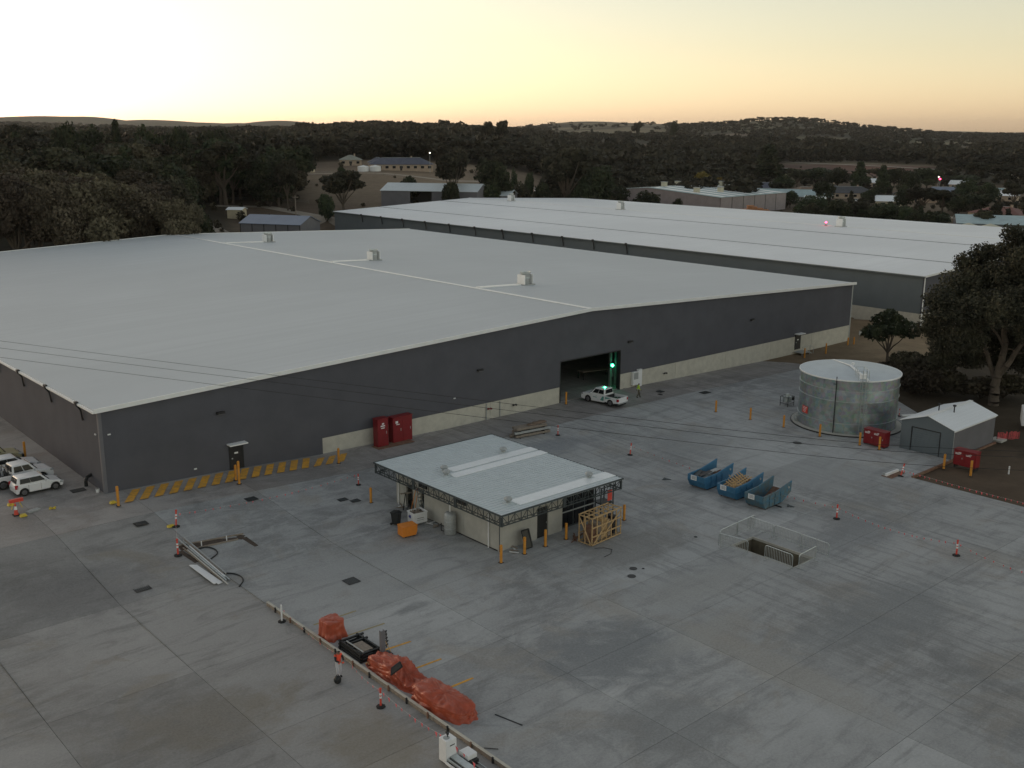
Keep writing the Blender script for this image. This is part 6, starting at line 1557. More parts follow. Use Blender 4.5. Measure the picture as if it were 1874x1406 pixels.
base = dict(pelvis=(0, 0, .93), belly=(0, 0, 1.12), chest=(.01, 0, 1.34), neck=(.02, 0, 1.50), chin=(.035, 0, 1.58), head=(.03, 0, 1.67),
            sh_l=(0, .19, 1.42), el_l=(-.04, .25, 1.15), wr_l=(.05, .27, .92), palm_l=(.08, .27, .85), sh_r=(0, -.19, 1.42), el_r=(-.04, -.25, 1.15), wr_r=(.05, -.27, .92), palm_r=(.08, -.27, .85),
            hip_l=(0, .10, .90), kn_l=(.03, .11, .49), an_l=(-.02, .11, .08), toe_l=(.15, .13, .035), hip_r=(0, -.10, .90), kn_r=(.03, -.11, .49), an_r=(-.02, -.11, .08), toe_r=(.15, -.13, .035))
Jn = dict(base); Jn.update(el_l=(.12, .26, 1.16), wr_l=(.33, .12, 1.10), palm_l=(.40, .06, 1.10), el_r=(.12, -.26, 1.16), wr_r=(.33, -.12, 1.10), palm_r=(.40, -.06, 1.10), head=(.09, 0, 1.65), chin=(.07, 0, 1.57), chest=(.05, 0, 1.33),
                            an_l=(-.06, .13, .08), toe_l=(.11, .15, .035), an_r=(.10, -.12, .08), toe_r=(.27, -.14, .035), kn_r=(.10, -.12, .49))
toc = math.atan2(-45.99, -27.4)
person('worker in orange high-visibility vest and pale trousers standing by the kerb form', P(620, 1240), toc+R(35), Jn, (1, 0, -.5), dict(legs='cloth_pale', arms='cloth_dark', vest='hiv_o'))
t = thing('backpack', 'small black bag standing on the concrete at the near worker\'s feet', 'bag', P(618, 1243)+Vector((-.22, -.35, 0)), 0)
b = MB(); b.lathe([(0, .01), (.14, .01), (.2, .10), (.21, .26), (.15, .38), (.06, .42), (0, .42)], 14); b.build('bag', 'black', t, smooth=True)
b = MB(); b.tube([(-.08, 0, .40), (-.05, 0, .50), (.05, 0, .50), (.08, 0, .40)], .015); b.build('handle', 'black', t)
Jf = dict(base); Jf.update(an_l=(.22, .10, .08), toe_l=(.38, .12, .04), kn_l=(.16, .10, .5), an_r=(-.22, -.10, .10), toe_r=(-.07, -.12, .035), kn_r=(-.02, -.11, .49), wr_l=(-.12, .27, .95), palm_l=(-.14, .27, .88), wr_r=(.18, -.25, .98), palm_r=(.23, -.25, .92))
person('worker in yellow high-visibility vest walking beside the white ute', P(1168, 728), R(-30), Jf, (1, 0, 0), dict(legs='cloth_khaki', arms='hiv_y', vest='hiv_y'))

# ---------------------------------------------------------------- power lines over the roof
def pole(x, y, h, lab):
    t = thing('power_pole', lab, 'power pole', (x, y, T(x, y)))
    b = MB(); b.cyl((0, 0, -.3), (0, 0, h), .17, .12, 10); b.build('pole', 'grey_timber', t)
    b = MB(); b.box(-1.2, 1.2, -.06, .06, h-.6, h-.45); b.build('crossarm', 'grey_timber', t); return t
zz = 11.0
for i, (a, m_, c) in enumerate((((0, 624), (1200, 771), (1646, 816)), ((0, 637), (1200, 783), (1668, 828)), ((0, 654), (1200, 802), (1696, 852)))):
    A, B, Cc = G(*a, 12.3), G(*m_, 11.0), G(*c, 11.1)
    pts = []
    A2 = A+(A-B)*.35; A2.z = A.z+(.9); C2 = Cc+(Cc-B)*1.6; C2.z = 13.2
    ks = [(-.35, A2), (0, A), (.7, B), (1, Cc), (1.9, C2)]
    for k in range(61):
        u = -.35+2.25*k/60
        xs_ = [q[0] for q in ks]
        pts.append(Vector([catm(xs_, [q[1][j] for q in ks], u) for j in range(3)]))
    b = MB(); b.tube(pts, .014, 5); tag(b.build('power_line', 'wire'), ['overhead cable crossing roof and yard, uppermost of three', 'overhead cable crossing roof and yard, middle of three', 'overhead cable crossing roof and yard, lowest of three'][i], 'cable', 'overhead power cables')
    if i == 1: pA, pC = pts[0], pts[-1]
pole(pA.x, pA.y, 13.2, 'timber power pole left of the frame carrying the overhead cables'); pole(pC.x, pC.y, 13.4, 'timber power pole right of the frame carrying the overhead cables')
# ---------------------------------------------------------------- trees
RNG = np.random.default_rng(7)
def crown_np(lobes, n, leaf, rng, flat=.75, shell=.32, droop=0.):
    """many leaf-spray triangles filling the shells of uneven lobes; returns verts, tris, tone"""
    L_ = np.array(lobes); wgt = L_[:, 3]**2; wgt = wgt/wgt.sum()
    k = rng.choice(len(L_), n, p=wgt); d = rng.normal(size=(n, 3)); d /= np.linalg.norm(d, axis=1)[:, None]
    rr = L_[k, 3]*(1-shell*rng.random(n)**1.6*1.0)
    bump = 1+.16*np.sin(d[:, 0]*7+k*1.7)*np.cos(d[:, 1]*6+k)+.10*np.sin(d[:, 2]*9+k*2.3)
    c = L_[k, :3]+d*(rr*bump)[:, None]*np.array([1, 1, flat])
    c[:, 2] -= droop*rng.random(n)*L_[k, 3]
    a = rng.normal(size=(n, 3)); a /= np.linalg.norm(a, axis=1)[:, None]
    b_ = np.cross(a, d+rng.normal(size=(n, 3))*.7); b_ /= (np.linalg.norm(b_, axis=1)[:, None]+1e-6)
    s = leaf*(.55+.9*rng.random(n))[:, None]
    V = np.empty((n, 3, 3)); V[:, 0] = c-a*s*.6-b_*s*.45; V[:, 1] = c+a*s*.7-b_*s*.1; V[:, 2] = c+b_*s*.75-a*s*.1
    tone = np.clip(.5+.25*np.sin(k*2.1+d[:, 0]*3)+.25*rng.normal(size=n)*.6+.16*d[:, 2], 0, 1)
    return V.reshape(-1, 3), np.arange(n*3).reshape(-1, 3), np.repeat(tone, 3)
def limb_mesh(b, a, c, r0, r1, rng, n=6, seg=4, wob=.06):
    a = Vector(a); c = Vector(c); ln = (c-a).length; prev = a
    for i in range(1, seg+1):
        q = a.lerp(c, i/seg)+(Vector(rng.normal(size=3))*wob*ln/seg*(1 if i < seg else 0)); b.cyl(prev, q, lerp(r0, r1, (i-1)/seg), lerp(r0, r1, i/seg), n, False); prev = q
def make_tree(kind, seed, n, leaf):
    """unit-height tree meshes: crown and trunk"""
    rng = np.random.default_rng(seed); b = MB(); lobes = []
    if kind == 'gum':
        k = rng.integers(6, 10)
        for i in range(k):
            a = 2*PI*i/k+rng.random(); r = .10+.20*rng.random(); z = .58+.30*rng.random(); lobes.append((math.cos(a)*r, math.sin(a)*r, z, .10+.08*rng.random()))
        lobes.append((0, 0, .84, .14)); sp = .28
    elif kind == 'grove':
        k = 13
        for i in range(k):
            a = 2*PI*i*.618+rng.random(); r = .08+.24*rng.random(); z = .42+.40*(i/k)+.08*rng.random(); lobes.append((math.cos(a)*r, math.sin(a)*r, z, .13+.07*rng.random()))
        lobes.append((0, 0, .84, .15)); sp = .2
    elif kind == 'round':
        k = 7
        for i in range(k):
            a = 2*PI*i/k+rng.random(); r = .12+.14*rng.random(); lobes.append((math.cos(a)*r, math.sin(a)*r, .36+.34*rng.random(), .19+.07*rng.random()))
        lobes.append((0, 0, .72, .22)); sp = .15
    elif kind == 'pine':
        for i in range(9):
            u = i/8; a = rng.random()*6.3; r = (1-u)*.09; lobes.append((math.cos(a)*r, math.sin(a)*r, .24+.66*u, .20*(1-u*.62)))
        sp = .12
    else:  # bush
        for i in range(6):
            a = 2*PI*i/6+rng.random(); lobes.append((math.cos(a)*.32, math.sin(a)*.32, .42+.2*rng.random(), .34))
        lobes.append((0, 0, .6, .36)); sp = .05
    limb_mesh(b, (0, 0, -.03), (.01, .01, sp), .028, .020, rng)
    for x, y, z, r in lobes: limb_mesh(b, (.01, .01, sp*.95), (x, y, z), .014, .004, rng, 5)
    V, Fa, tn = crown_np(lobes, n, leaf, rng, flat={'gum': .72, 'grove': .8, 'round': .95, 'pine': .9, 'bush': .8}[kind], droop=.15 if kind == 'gum' else 0)
    V[:, 2] /= V[:, 2].max()
    return V, Fa, tn, b
PROTO = {}
def protos(kind, m, trunkm, seeds, n, leaf):
    for s in seeds:
        V, Fa, tn, b = make_tree(kind, s, n, leaf)
        c = npmesh('crown', V, Fa, m, tone=tn); tr_ = b.build('trunk', trunkm, fix=False); PROTO.setdefault(kind, []).append((c.data, tr_.data))
        bpy.data.objects.remove(c); bpy.data.objects.remove(tr_)
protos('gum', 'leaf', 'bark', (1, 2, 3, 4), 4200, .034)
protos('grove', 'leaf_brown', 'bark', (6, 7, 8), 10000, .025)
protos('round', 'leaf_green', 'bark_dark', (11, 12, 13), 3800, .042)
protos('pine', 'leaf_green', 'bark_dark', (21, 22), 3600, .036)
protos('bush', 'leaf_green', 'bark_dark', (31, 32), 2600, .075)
NT = [0]
def tree(kind, x, y, z, h, w_, label, group=None, seed=0, name=None, tint=None):
    NT[0] += 1; rr = random.Random(seed*7+NT[0])
    nm = name or {'gum': 'gum_tree', 'grove': 'gum_tree', 'round': 'broadleaf_tree', 'pine': 'conifer_tree', 'bush': 'shrub'}[kind]
    t = thing(nm, label, 'shrub' if kind == 'bush' else 'tree', (x, y, z-.1), rr.uniform(0, 6.28), group)
    cm, tm = PROTO[kind][rr.randrange(len(PROTO[kind]))]; nat = {'gum': .62, 'grove': .66, 'round': .72, 'pine': .5, 'bush': 1.35}[kind]
    sx = (w_/nat) if w_ else h
    for nm_, me in (('crown', cm), ('trunk', tm)):
        o = bpy.data.objects.new(nm_, me); COL.objects.link(o); o.parent = t
        if nm_ == 'crown' and tint: o.material_slots[0].link = 'OBJECT'; o.material_slots[0].material = M[tint]
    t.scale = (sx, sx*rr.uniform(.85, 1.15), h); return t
def exitd(px):
    r = ray(px, 243); h = math.hypot(r.x, r.y); dx, dy = r.x/h, r.y/h; t0, t1 = 0, 1e9
    for o0, o1, q in ((BX0-2, BX1+2, dx), (BY0-2, BY1+2, dy)):
        a, b_ = o0/q, o1/q
        if a > b_: a, b_ = b_, a
        t0, t1 = max(t0, a), min(t1, b_)
    return t1 if t1 > t0 > 0 else 0
def safe(px, d, m=7): return max(d, exitd(px)+m+(d % 9))
def tree_px(kind, px, d, pytop, wpx, label, group=None, name=None, tint=None, zb=None):
    d = safe(px, d)
    x, y = pol(px, d); z = T(x, y) if zb is None else zb; h = max(2, ztop(px, pytop, d)-z); w_ = wpx*d/F if wpx else None
    return tree(kind, x, y, z, h, w_, label, group, int(px), name, tint)
# single trees one can point at
TL = [('gum', 625, 300, 309, 72, 'lone spreading gum tree beside the track and field gate', None),
      ('bush', 592, 290, 352, 30, 'small dark shrub left of the lone gum tree', None),
      ('round', 745, 340, 320, 34, 'round dark tree in the field left of the brown barn', None),
      ('gum', 829, 330, 272, 62, 'tall dark gum in the field behind the brown barn', None),
      ('bush', 824, 315, 330, 34, 'low bush at the foot of the tall gum behind the barn', None),
      ('round', 903, 330, 288, 50, 'tall narrow dark tree right of the gum behind the barn', None),
      ('bush', 897, 318, 335, 46, 'low bush beneath the narrow tree behind the barn', None),
      ('bush', 623, 430, 303, 16, 'small round bush in the field left of the white tanks', None),
      ('round', 487, 330, 283, 62, 'dark tree clump left edge of the field above the blue-roofed shed', None),
      ('gum', 520, 320, 290, 44, 'olive gum tree at the left edge of the field', None),
      ('round', 940, 360, 306, 14, 'small dark tree in the paddock beyond the vents', None),
      ('round', 967, 360, 313, 14, 'second small dark tree in the paddock beyond the vents', None),
      ('bush', 930, 300, 330, 26, 'dark shrub at the corner of the barn roof', None),
      ('round', 952, 305, 330, 34, 'olive shrub behind the rear warehouse roof, beyond its first vent', 'leaf'),
      ('round', 995, 305, 332, 36, 'rounded dark shrub left of the big gum behind the rear roof', None),
      ('gum', 1040, 350, 268, 84, 'big gum tree with a pale trunk behind the rear warehouse', None),
      ('round', 1085, 330, 300, 60, 'dense dark tree right of the pale-trunked gum', None),
      ('round', 1070, 290, 333, 52, 'dark bushy tree in front of the pale-trunked gum', None),
      ('round', 1128, 390, 336, 44, 'dark tree at the left corner of the factory with vents', None),
      ('round', 1185, 385, 347, 52, 'dark tree covering the near left wall of the factory', None),
      ('bush', 1245, 380, 360, 22, 'small dark bush against the factory wall', None),
      ('pine', 1410, 640, 262, 60, 'tall dark conifer mass above the orange pallets', None),
      ('round', 1290, 480, 312, 44, 'golden-green tree beside the factory roof', 'leaf_gold'),
      ('round', 1322, 470, 322, 36, 'second golden-green tree touching the factory roof', 'leaf_gold'),
      ('pine', 1580, 590, 294, 36, 'pointed dark conifer left of the square conifer in the town', None),
      ('pine', 1623, 560, 300, 32, 'broad dark conifer standing among the town roofs', None),
      ('round', 1490, 385, 355, 44, 'round dark tree right of the orange pallets', None),
      ('round', 1540, 350, 362, 50, 'dark tree behind the rear roof below the town', None),
      ('round', 1585, 360, 366, 44, 'dark olive tree behind the rear roof near the long hedge', 'leaf'),
      ('round', 1640, 345, 370, 60, 'large dark shrub mass before the grassy paddock', None),
      ('bush', 1675, 340, 377, 32, 'dark bush at the right end of the shrub mass', None),
      ('bush', 1725, 365, 386, 60, 'long low dark hedge in the paddock left of the cream tanks', None),
      ('gum', 1700, 440, 340, 50, 'low spreading tree in front of the town paddock', None),
      ('gum', 1738, 440, 346, 50, 'second spreading tree in front of the town paddock', None),
      ('round', 1795, 440, 352, 56, 'dark tree left of the red-roofed cottage', None),
      ('round', 1500, 640, 306, 60, 'broad dark tree left of the pointed conifers', None),
      ('round', 1705, 640, 306, 44, 'dark tree behind the large dark town roof', None),
      ('round', 1765, 690, 320, 60, 'dark tree behind the blue town roof at right', None)]
for i_, (px, d, pt, wp_, kd, lab) in enumerate([(1455, 450, 348, 24, 'round', 'small dark garden tree left of the brown-roofed house'), (1515, 470, 330, 30, 'round', 'garden tree between the brown roof and the wide dark roof'), (1600, 470, 345, 26, 'bush', 'garden shrub right of the white parked car'),
        (1612, 500, 338, 22, 'bush', 'dark shrub beside the white-roofed outbuilding'), (1665, 450, 336, 30, 'round', 'garden tree right of the white-roofed outbuilding'), (1672, 560, 312, 30, 'round', 'dark tree behind the white-roofed outbuilding'), (1780, 520, 325, 34, 'round', 'garden tree right of the pale blue roof'),
        (1820, 500, 332, 34, 'round', 'dark tree behind the red-roofed cottage'), (1870, 470, 330, 40, 'gum', 'spreading tree above the red-roofed cottage roof'), (1540, 620, 305, 36, 'round', 'dark tree left of the pointed conifer in the town'), (1645, 640, 306, 30, 'round', 'dark round tree right of the broad conifer'),
        (1440, 560, 318, 34, 'round', 'dark tree over the cream gable house'), (1465, 600, 308, 34, 'gum', 'wide tree behind the brown-roofed house'), (1750, 455, 350, 30, 'round', 'dark shrubby tree below the pale blue roof'), (1770, 430, 356, 30, 'round', 'low round tree left of the cottage garden'), (1560, 400, 372, 40, 'round', 'wide low tree below the wide dark roof'),
        (1610, 390, 376, 40, 'round', 'wide low tree between the dark shrub masses'), (1515, 395, 368, 34, 'round', 'dark tree right of the pallet stacks and round tree'), (1850, 720, 300, 46, 'gum', 'spreading tree in the wood above the far right roofs'), (1800, 760, 296, 46, 'gum', 'spreading tree left of the pale teal roof at the edge')]): tree_px(kd, px, d, pt, wp_, lab)
for kd, px, d, pt, wp_, lab, ti in TL: tree_px(kd, px, d, pt, wp_, lab, tint=ti)
# small tree at the yard corner
tree('gum', 127.6, 68.6, -.6, 8.0, 5.2, 'young gum tree with thin trunk behind the water tank', seed=3, tint='leaf_green')
# large gum with bare limbs at the right
def big_gum(x, y, z, lobes, n, leaf, limbs, label, name='gum_tree', m='leaf_brown', seed=5):
    rng = np.random.default_rng(seed); t = thing(name, label, 'tree', (x, y, z)); b = MB()
    for (a, c, r0, r1) in limbs: limb_mesh(b, a, c, r0, r1, rng, 9, 6, .10)
    root = limbs[0][1]
    tips = [l_[1] for l_ in limbs]
    for lx, ly, lz, lr in lobes:
        s_ = min(tips, key=lambda q: (Vector(q)-Vector((lx, ly, lz))).length); limb_mesh(b, s_, (lx, ly, lz), .11, .03, rng, 6, 4, .12)
        for k in range(5):
            d = Vector(rng.normal(size=3)).normalized()*lr*.9; limb_mesh(b, (lx, ly, lz), (lx+d.x, ly+d.y, lz+d.z*.6), .035, .008, rng, 4, 3, .1)
    b.build('trunk', 'bark', t, fix=False, smooth=True)
    V, Fa, tn = crown_np(lobes, n, leaf, rng, flat=.68, shell=.8, droop=.25); npmesh('crown', V, Fa, m, t, tone=tn); return t
def at_px(px, py, d, o):        # point on a ray at horizontal distance d, relative to o
    r = ray(px, py); h = math.hypot(r.x, r.y); return (r.x/h*d-o[0], r.y/h*d-o[1], CAMZ+r.z/h*d-o[2])
o_ = (117.0, 49.6, 0); dd0 = math.hypot(o_[0], o_[1])
LB = []
rs = random.Random(21)
for (px, py, dd, r) in [(1725, 545, -3, 1.9), (1760, 520, 0, 2.4), (1805, 505, 2, 2.6), (1850, 500, 0, 2.6), (1900, 500, 1, 2.8), (1718, 580, -2, 1.7), (1750, 570, -4, 2.2), (1790, 560, -4, 2.4), (1835, 560, -5, 2.5),
                        (1880, 550, -4, 2.6), (1930, 540, 0, 2.8), (1772, 478, 3, 1.5), (1805, 462, 3, 1.6), (1850, 455, 2, 1.7), (1880, 470, -2, 2.0), (1858, 425, 1, 1.3), (1884, 440, 3, 1.8), (1920, 450, 1, 2.2),
                        (1730, 620, -2, 1.8), (1765, 615, -4, 2.1), (1725, 650, 1, 1.7), (1800, 610, 4, 2.4), (1850, 610, 5, 2.4), (1905, 600, 0, 2.6), (1945, 600, 0, 2.6), (1775, 650, 3, 1.8), (1700, 600, 1, 1.2), (1835, 650, 5, 2), (1890, 655, 4, 2.2), (1960, 480, 2, 2.6)]:
    x, y, z = at_px(px, py, dd0+dd, o_); LB.append((x, y, z, r*1.12))
Q = lambda px, py, dd=0: at_px(px, py, dd0+dd, o_)
limbs = [((0, 0, -.2), Q(1822, 700), .62, .5), (Q(1822, 700), Q(1838, 640), .48, .36), (Q(1838, 640), Q(1842, 560), .34, .22), (Q(1842, 560), Q(1815, 530), .18, .10), (Q(1825, 690), Q(1874, 625, -1), .34, .24),
         (Q(1874, 625, -1), Q(1905, 560, -1), .22, .12), (Q(1822, 700), Q(1790, 600, 1), .28, .16), (Q(1790, 600, 1), Q(1765, 540), .15, .08), (Q(1842, 560), Q(1855, 470), .16, .07), (Q(1838, 640), Q(1800, 560, -2), .16, .08)]
big_gum(117.0, 49.6, 0, LB, 95000, .20, limbs, 'huge dark gum tree with pale forked trunk overhanging the grey shed', m='leaf')
# understorey shrubs round the gum
for k, (px, py, d, w_, h_, lab) in enumerate([(1650, 690, 124, 3.5, 4.2, 'dark shrub at the yard edge behind the tank, leftmost of the thicket'), (1690, 680, 131, 5, 4.6, 'dark shrub between tank and gum, middle of the thicket'),
        (1735, 700, 128, 5.5, 4.4, 'dark shrub behind the shed ridge under the gum'), (1700, 655, 140, 5, 4.0, 'scrubby bush below the gum canopy, farther back'), (1660, 640, 139, 3.2, 2.2, 'low scrub left of the gum canopy near the sandy bank'),
        (1780, 705, 130, 5.5, 4.0, 'dark shrub against the pale forked gum trunk'), (1850, 720, 129, 6, 3.6, 'dark shrub right of the gum trunk'), (1895, 720, 131, 6, 4, 'dark shrub at the right picture edge under the gum'), (1755, 660, 137, 6, 5, 'tall dark scrub behind the shed under the gum')]):
    x, y = pol(px, d); tree('bush', x, y, T(x, y), h_*.78, w_*.9, lab, 'dark shrubs under the big gum', tint='leaf_brown')
for kd, px, d, pt, wp_, lab in [('round', 113, 330, 219, 46, 'tall round-topped tree on the left skyline, leftmost of the tall ones'), ('pine', 212, 335, 215, 32, 'pointed conifer breaking the left skyline'), ('round', 168, 345, 225, 58, 'broad tree between the round-topped one and the pointed conifer on the skyline'),
        ('round', 262, 330, 225, 60, 'spreading tree right of the pointed conifer on the skyline'), ('round', 325, 345, 228, 54, 'rounded dark tree on the skyline above the track'), ('round', 380, 350, 233, 62, 'wide dark tree on the skyline right of the rounded one'), ('gum', 45, 420, 224, 60, 'olive tree at the left end of the skyline'),
        ('gum', 890, 900, 221, 22, 'small skyline tree, left of the pair above the rear roof'), ('gum', 918, 900, 219, 24, 'small skyline tree, right of the pair above the rear roof'), ('round', 1232, 1500, 219, 12, 'tiny round tree on the middle hill skyline'), ('gum', 1165, 1500, 221, 16, 'tiny flat-topped tree on the pale middle hill')]:
    tree_px(kd, px, d, pt, wp_, lab)
# grove of gums behind the left part of the front warehouse
GL_ = ['outermost left', 'leftmost in view', 'second from left', 'third from left', 'tall middle', 'middle front', 'middle right', 'broad right-hand', 'second last on the right', 'last on the right', 'rearmost middle', 'rearmost left', 'far left hidden']
GROVE = 'gum grove behind the left warehouse roof'
rs = random.Random(5)
k = 0
for px, d, pt, w_ in [(-60, 222, 300, 120), (5, 216, 312, 105), (55, 232, 306, 110), (95, 212, 330, 90), (130, 228, 316, 100), (170, 214, 322, 100), (215, 218, 328, 110), (250, 230, 326, 100), (285, 222, 352, 80), (318, 214, 362, 66), (150, 240, 310, 100), (30, 245, 305, 110), (-110, 230, 305, 130)]:
    k += 1; t = tree_px('grove', px, d, pt, w_, GL_[k-1]+' olive-brown gum tree in the grove behind the left warehouse roof', GROVE, tint='leaf_grove')
for px, d, pt, w_ in [(330, 222, 372, 60), (300, 235, 355, 60), (352, 226, 388, 40)]: tree_px('round', px, d, pt, w_, 'dark green tree at the right end of the grove behind the roof', 'dark trees at the right end of the grove')
# dense wood, far-off trees: the nearest as things, the rest as one wood
cand = []
rs = random.Random(17)
def blocked(px, d):
    if 535 < px < 1010 and 250 < d < 570: return True
    if 330 < px < 600 and d < 330: return True
    if 1410 < px < 1725 and 730 < d < 1010: return True
    if any(p0 < px < p1 and d0 < d < d1 for p0, p1, d0, d1, _c in CLEAR): return rs.random() < .95
    if 1120 < px < 1480 and 240 < d < 430: return True
    return False
def skyl(px, d):
    """tree height at a place"""
    return 1
for _ in range(70000):
    d = 240*(3400/240)**rs.random(); px = rs.uniform(-330, 2200)
    if blocked(px, d) or d < exitd(px)+10: continue
    dens_ = 1.0
    if px > 1395: dens_ = .03 if d < 700 else .22 if d < 900 else .75
    elif px > 1000: dens_ = .5 if d < 420 else .9
    if px < 560 and d < 270: dens_ = 0
    if d > 1200:
        x, y = pol(px, d); dens_ *= (.12 if (1010 < px < 1220 and d > 2100) else 1.0)*(1 if noise.fractal((x/260, y/260, 5), 1, 2, 4) < .32 else .15)
        if 480 < px < 820 and 1100 < d < 1450: dens_ *= .15
    if rs.random() > dens_*.55*(1 if d < 700 else 1.4 if d < 1200 else 1.0): continue
    cand.append((d, px))
cand.sort()
# thin the near ones so crowns do not pile up
grid = {}; keep = []
for d, px in cand:
    x, y = pol(px, d); sp = 7.5 if d < 450 else 8.5 if d < 800 else 9.5 if d < 1500 else 10.5
    c = (int(x/sp), int(y/sp))
    if c in grid: continue
    grid[c] = 1; keep.append((d, px, x, y))
NEAR = 215
zones = [('left wood', 'dark tree in the dense wood at the left under the skyline', 'trees of the dense wood at the left', lambda px, d: px < 560),
         ('mid', 'dark tree in the belt behind the field and long house', 'trees behind the field and long house', lambda px, d: px < 1010),
         ('factory', 'dark tree in the wood beyond the factory with roof vents', 'trees beyond the factory with roof vents', lambda px, d: px < 1420),
         ('town', 'dark tree standing among the town roofs at right', 'trees among the town roofs', lambda px, d: True)]
LM = [(-100, 'beyond the left picture edge'), (0, 'at the left picture edge'), (90, 'above the grove, far left'), (170, 'above the middle of the grove'), (250, 'above the right of the grove'), (330, 'above the dark shed'), (410, 'left of the blue-roofed shed'), (490, 'above the blue-roofed shed'), (560, 'left of the field'),
      (660, 'above the small brown house'), (740, 'behind the long house'), (830, 'right of the long house'), (920, 'behind the barn trees'), (1010, 'above the paddock'), (1100, 'behind the pale-trunked gum'), (1190, 'left of the factory'), (1290, 'behind the factory roof'), (1420, 'behind the golden trees'),
      (1500, 'near the brown-roofed house'), (1580, 'near the wide dark roof'), (1660, 'near the broad conifer'), (1740, 'near the charcoal town roof'), (1820, 'near the blue town roof'), (1900, 'above the red-roofed cottage'), (1e9, 'beyond the right picture edge')]
def kindof(r, px): 
    q = r.random()
    return 'gum' if q < .5 else 'round' if q < .88 else 'pine'
wood = []
for i, (d, px, x, y) in enumerate(keep):
    kd = kindof(rs, px); z = T(x, y)
    h = {'gum': 15, 'round': 12, 'pine': 15}[kd]*rs.uniform(.65, 1.15)
    if px < 560 and d < 420: h *= 1.18
    if px > 1380 and d < 900: h *= .5
    elif px > 1010 and d < 600: h *= .85
    if d > 1500: h *= .72
    if 480 < px < 1010 and d < 760: h *= .9
    # do not hide the long house and what lies around it
    if len([1 for _ in range(1)]) and i < NEAR and d < 900:
        for zn in zones:
            if zn[3](px, d): break
        sub = {'gum': 'spreading', 'round': 'bushy', 'pine': 'upright'}[kd]
        lm = next(q[1] for q in LM if px < q[0]); dep = 'front edge' if d < 330 else 'front half' if d < 400 else 'middle' if d < 500 else 'back'
        ti = rs.choice(['leaf', 'leaf_green', 'leaf', 'leaf_brown']) if kd != 'pine' else None
        tw = {'leaf': 'olive', 'leaf_green': 'dark green', 'leaf_brown': 'brownish', None: 'blackish'}[ti]
        hs_ = 'tall' if h > 13.5 else 'low' if h < 8.5 else 'mid-height'
        lab_ = '%s %s %s tree, %s of the wood %s' % (hs_, sub, tw, dep, lm)
        tree(kd, x, y, z, h, h*rs.uniform(.62, .85) if kd != 'pine' else h*.5, lab_, zn[2], seed=i, tint=ti)
    else: wood.append((d, x, y, z, h, kd))
# low-detail crowns joined into one far wood
low = []
for kd, s in (('gum', 41), ('gum', 42), ('round', 43), ('round', 44), ('pine', 45)):
    V, Fa, tn, b = make_tree(kd, s, 230, .12); V2, F2, tn2, b2 = make_tree(kd, s, 90, .19); V3, F3, tn3, _ = make_tree(kd, s, 74, .19); low.append((kd, [(V, tn), (V2, tn2), (V3, tn3)]))
VV, TTn = [], []
rn = np.random.default_rng(3)
for d, x, y, z, h, kd in wood:
    opts = [l_ for l_ in low if l_[0] == kd]; V, tn = opts[rn.integers(len(opts))][1][0 if d < 620 else 1 if d < 1300 else 2]
    a = rn.random()*6.28; w_ = h*(1.15 if kd != 'pine' else 1.0)*rn.uniform(.85, 1.2)*(1.4 if d > 1700 else 1); ca, sa = math.cos(a), math.sin(a)
    W_ = np.empty_like(V); W_[:, 0] = (V[:, 0]*ca-V[:, 1]*sa)*w_+x; W_[:, 1] = (V[:, 0]*sa+V[:, 1]*ca)*w_+y; W_[:, 2] = V[:, 2]*h+z-.3
    VV.append(W_); TTn.append(np.clip(tn+rn.uniform(-.25, .25), 0, 1))
VV = np.concatenate(VV); TTn = np.concatenate(TTn); print('far wood tris', len(VV)//3, 'trees', len(wood), 'near', NT[0])
npmesh('wood', VV, np.arange(len(VV)).reshape(-1, 3), 'leaf', tone=TTn, kind='stuff')
# shrubs in rows along the fields, one ground-cover object
VV = []; TTn = []
for _ in range(900):
    d = 250*(900/250)**rs.random(); px = rs.uniform(380, 1874)
    if 560 < px < 1000 and rs.random() < .75: continue
    x, y = pol(px, d)
    if d < exitd(px)+6 or (BX0-3 < x < BX1+3 and BY0-3 < y < BY1+3) or (x < 160 and y < 200): continue
    h = rs.uniform(.8, 2.4); V, tn = low[2][1][1]; W_ = V*np.array([h*1.4, h*1.4, h*1.3])+np.array([x, y, T(x, y)-.4]); VV.append(W_); TTn.append(tn)
VV = np.concatenate(VV); TTn = np.concatenate(TTn); npmesh('scrub', VV, np.arange(len(VV)).reshape(-1, 3), 'leaf_brown', tone=TTn, kind='stuff')

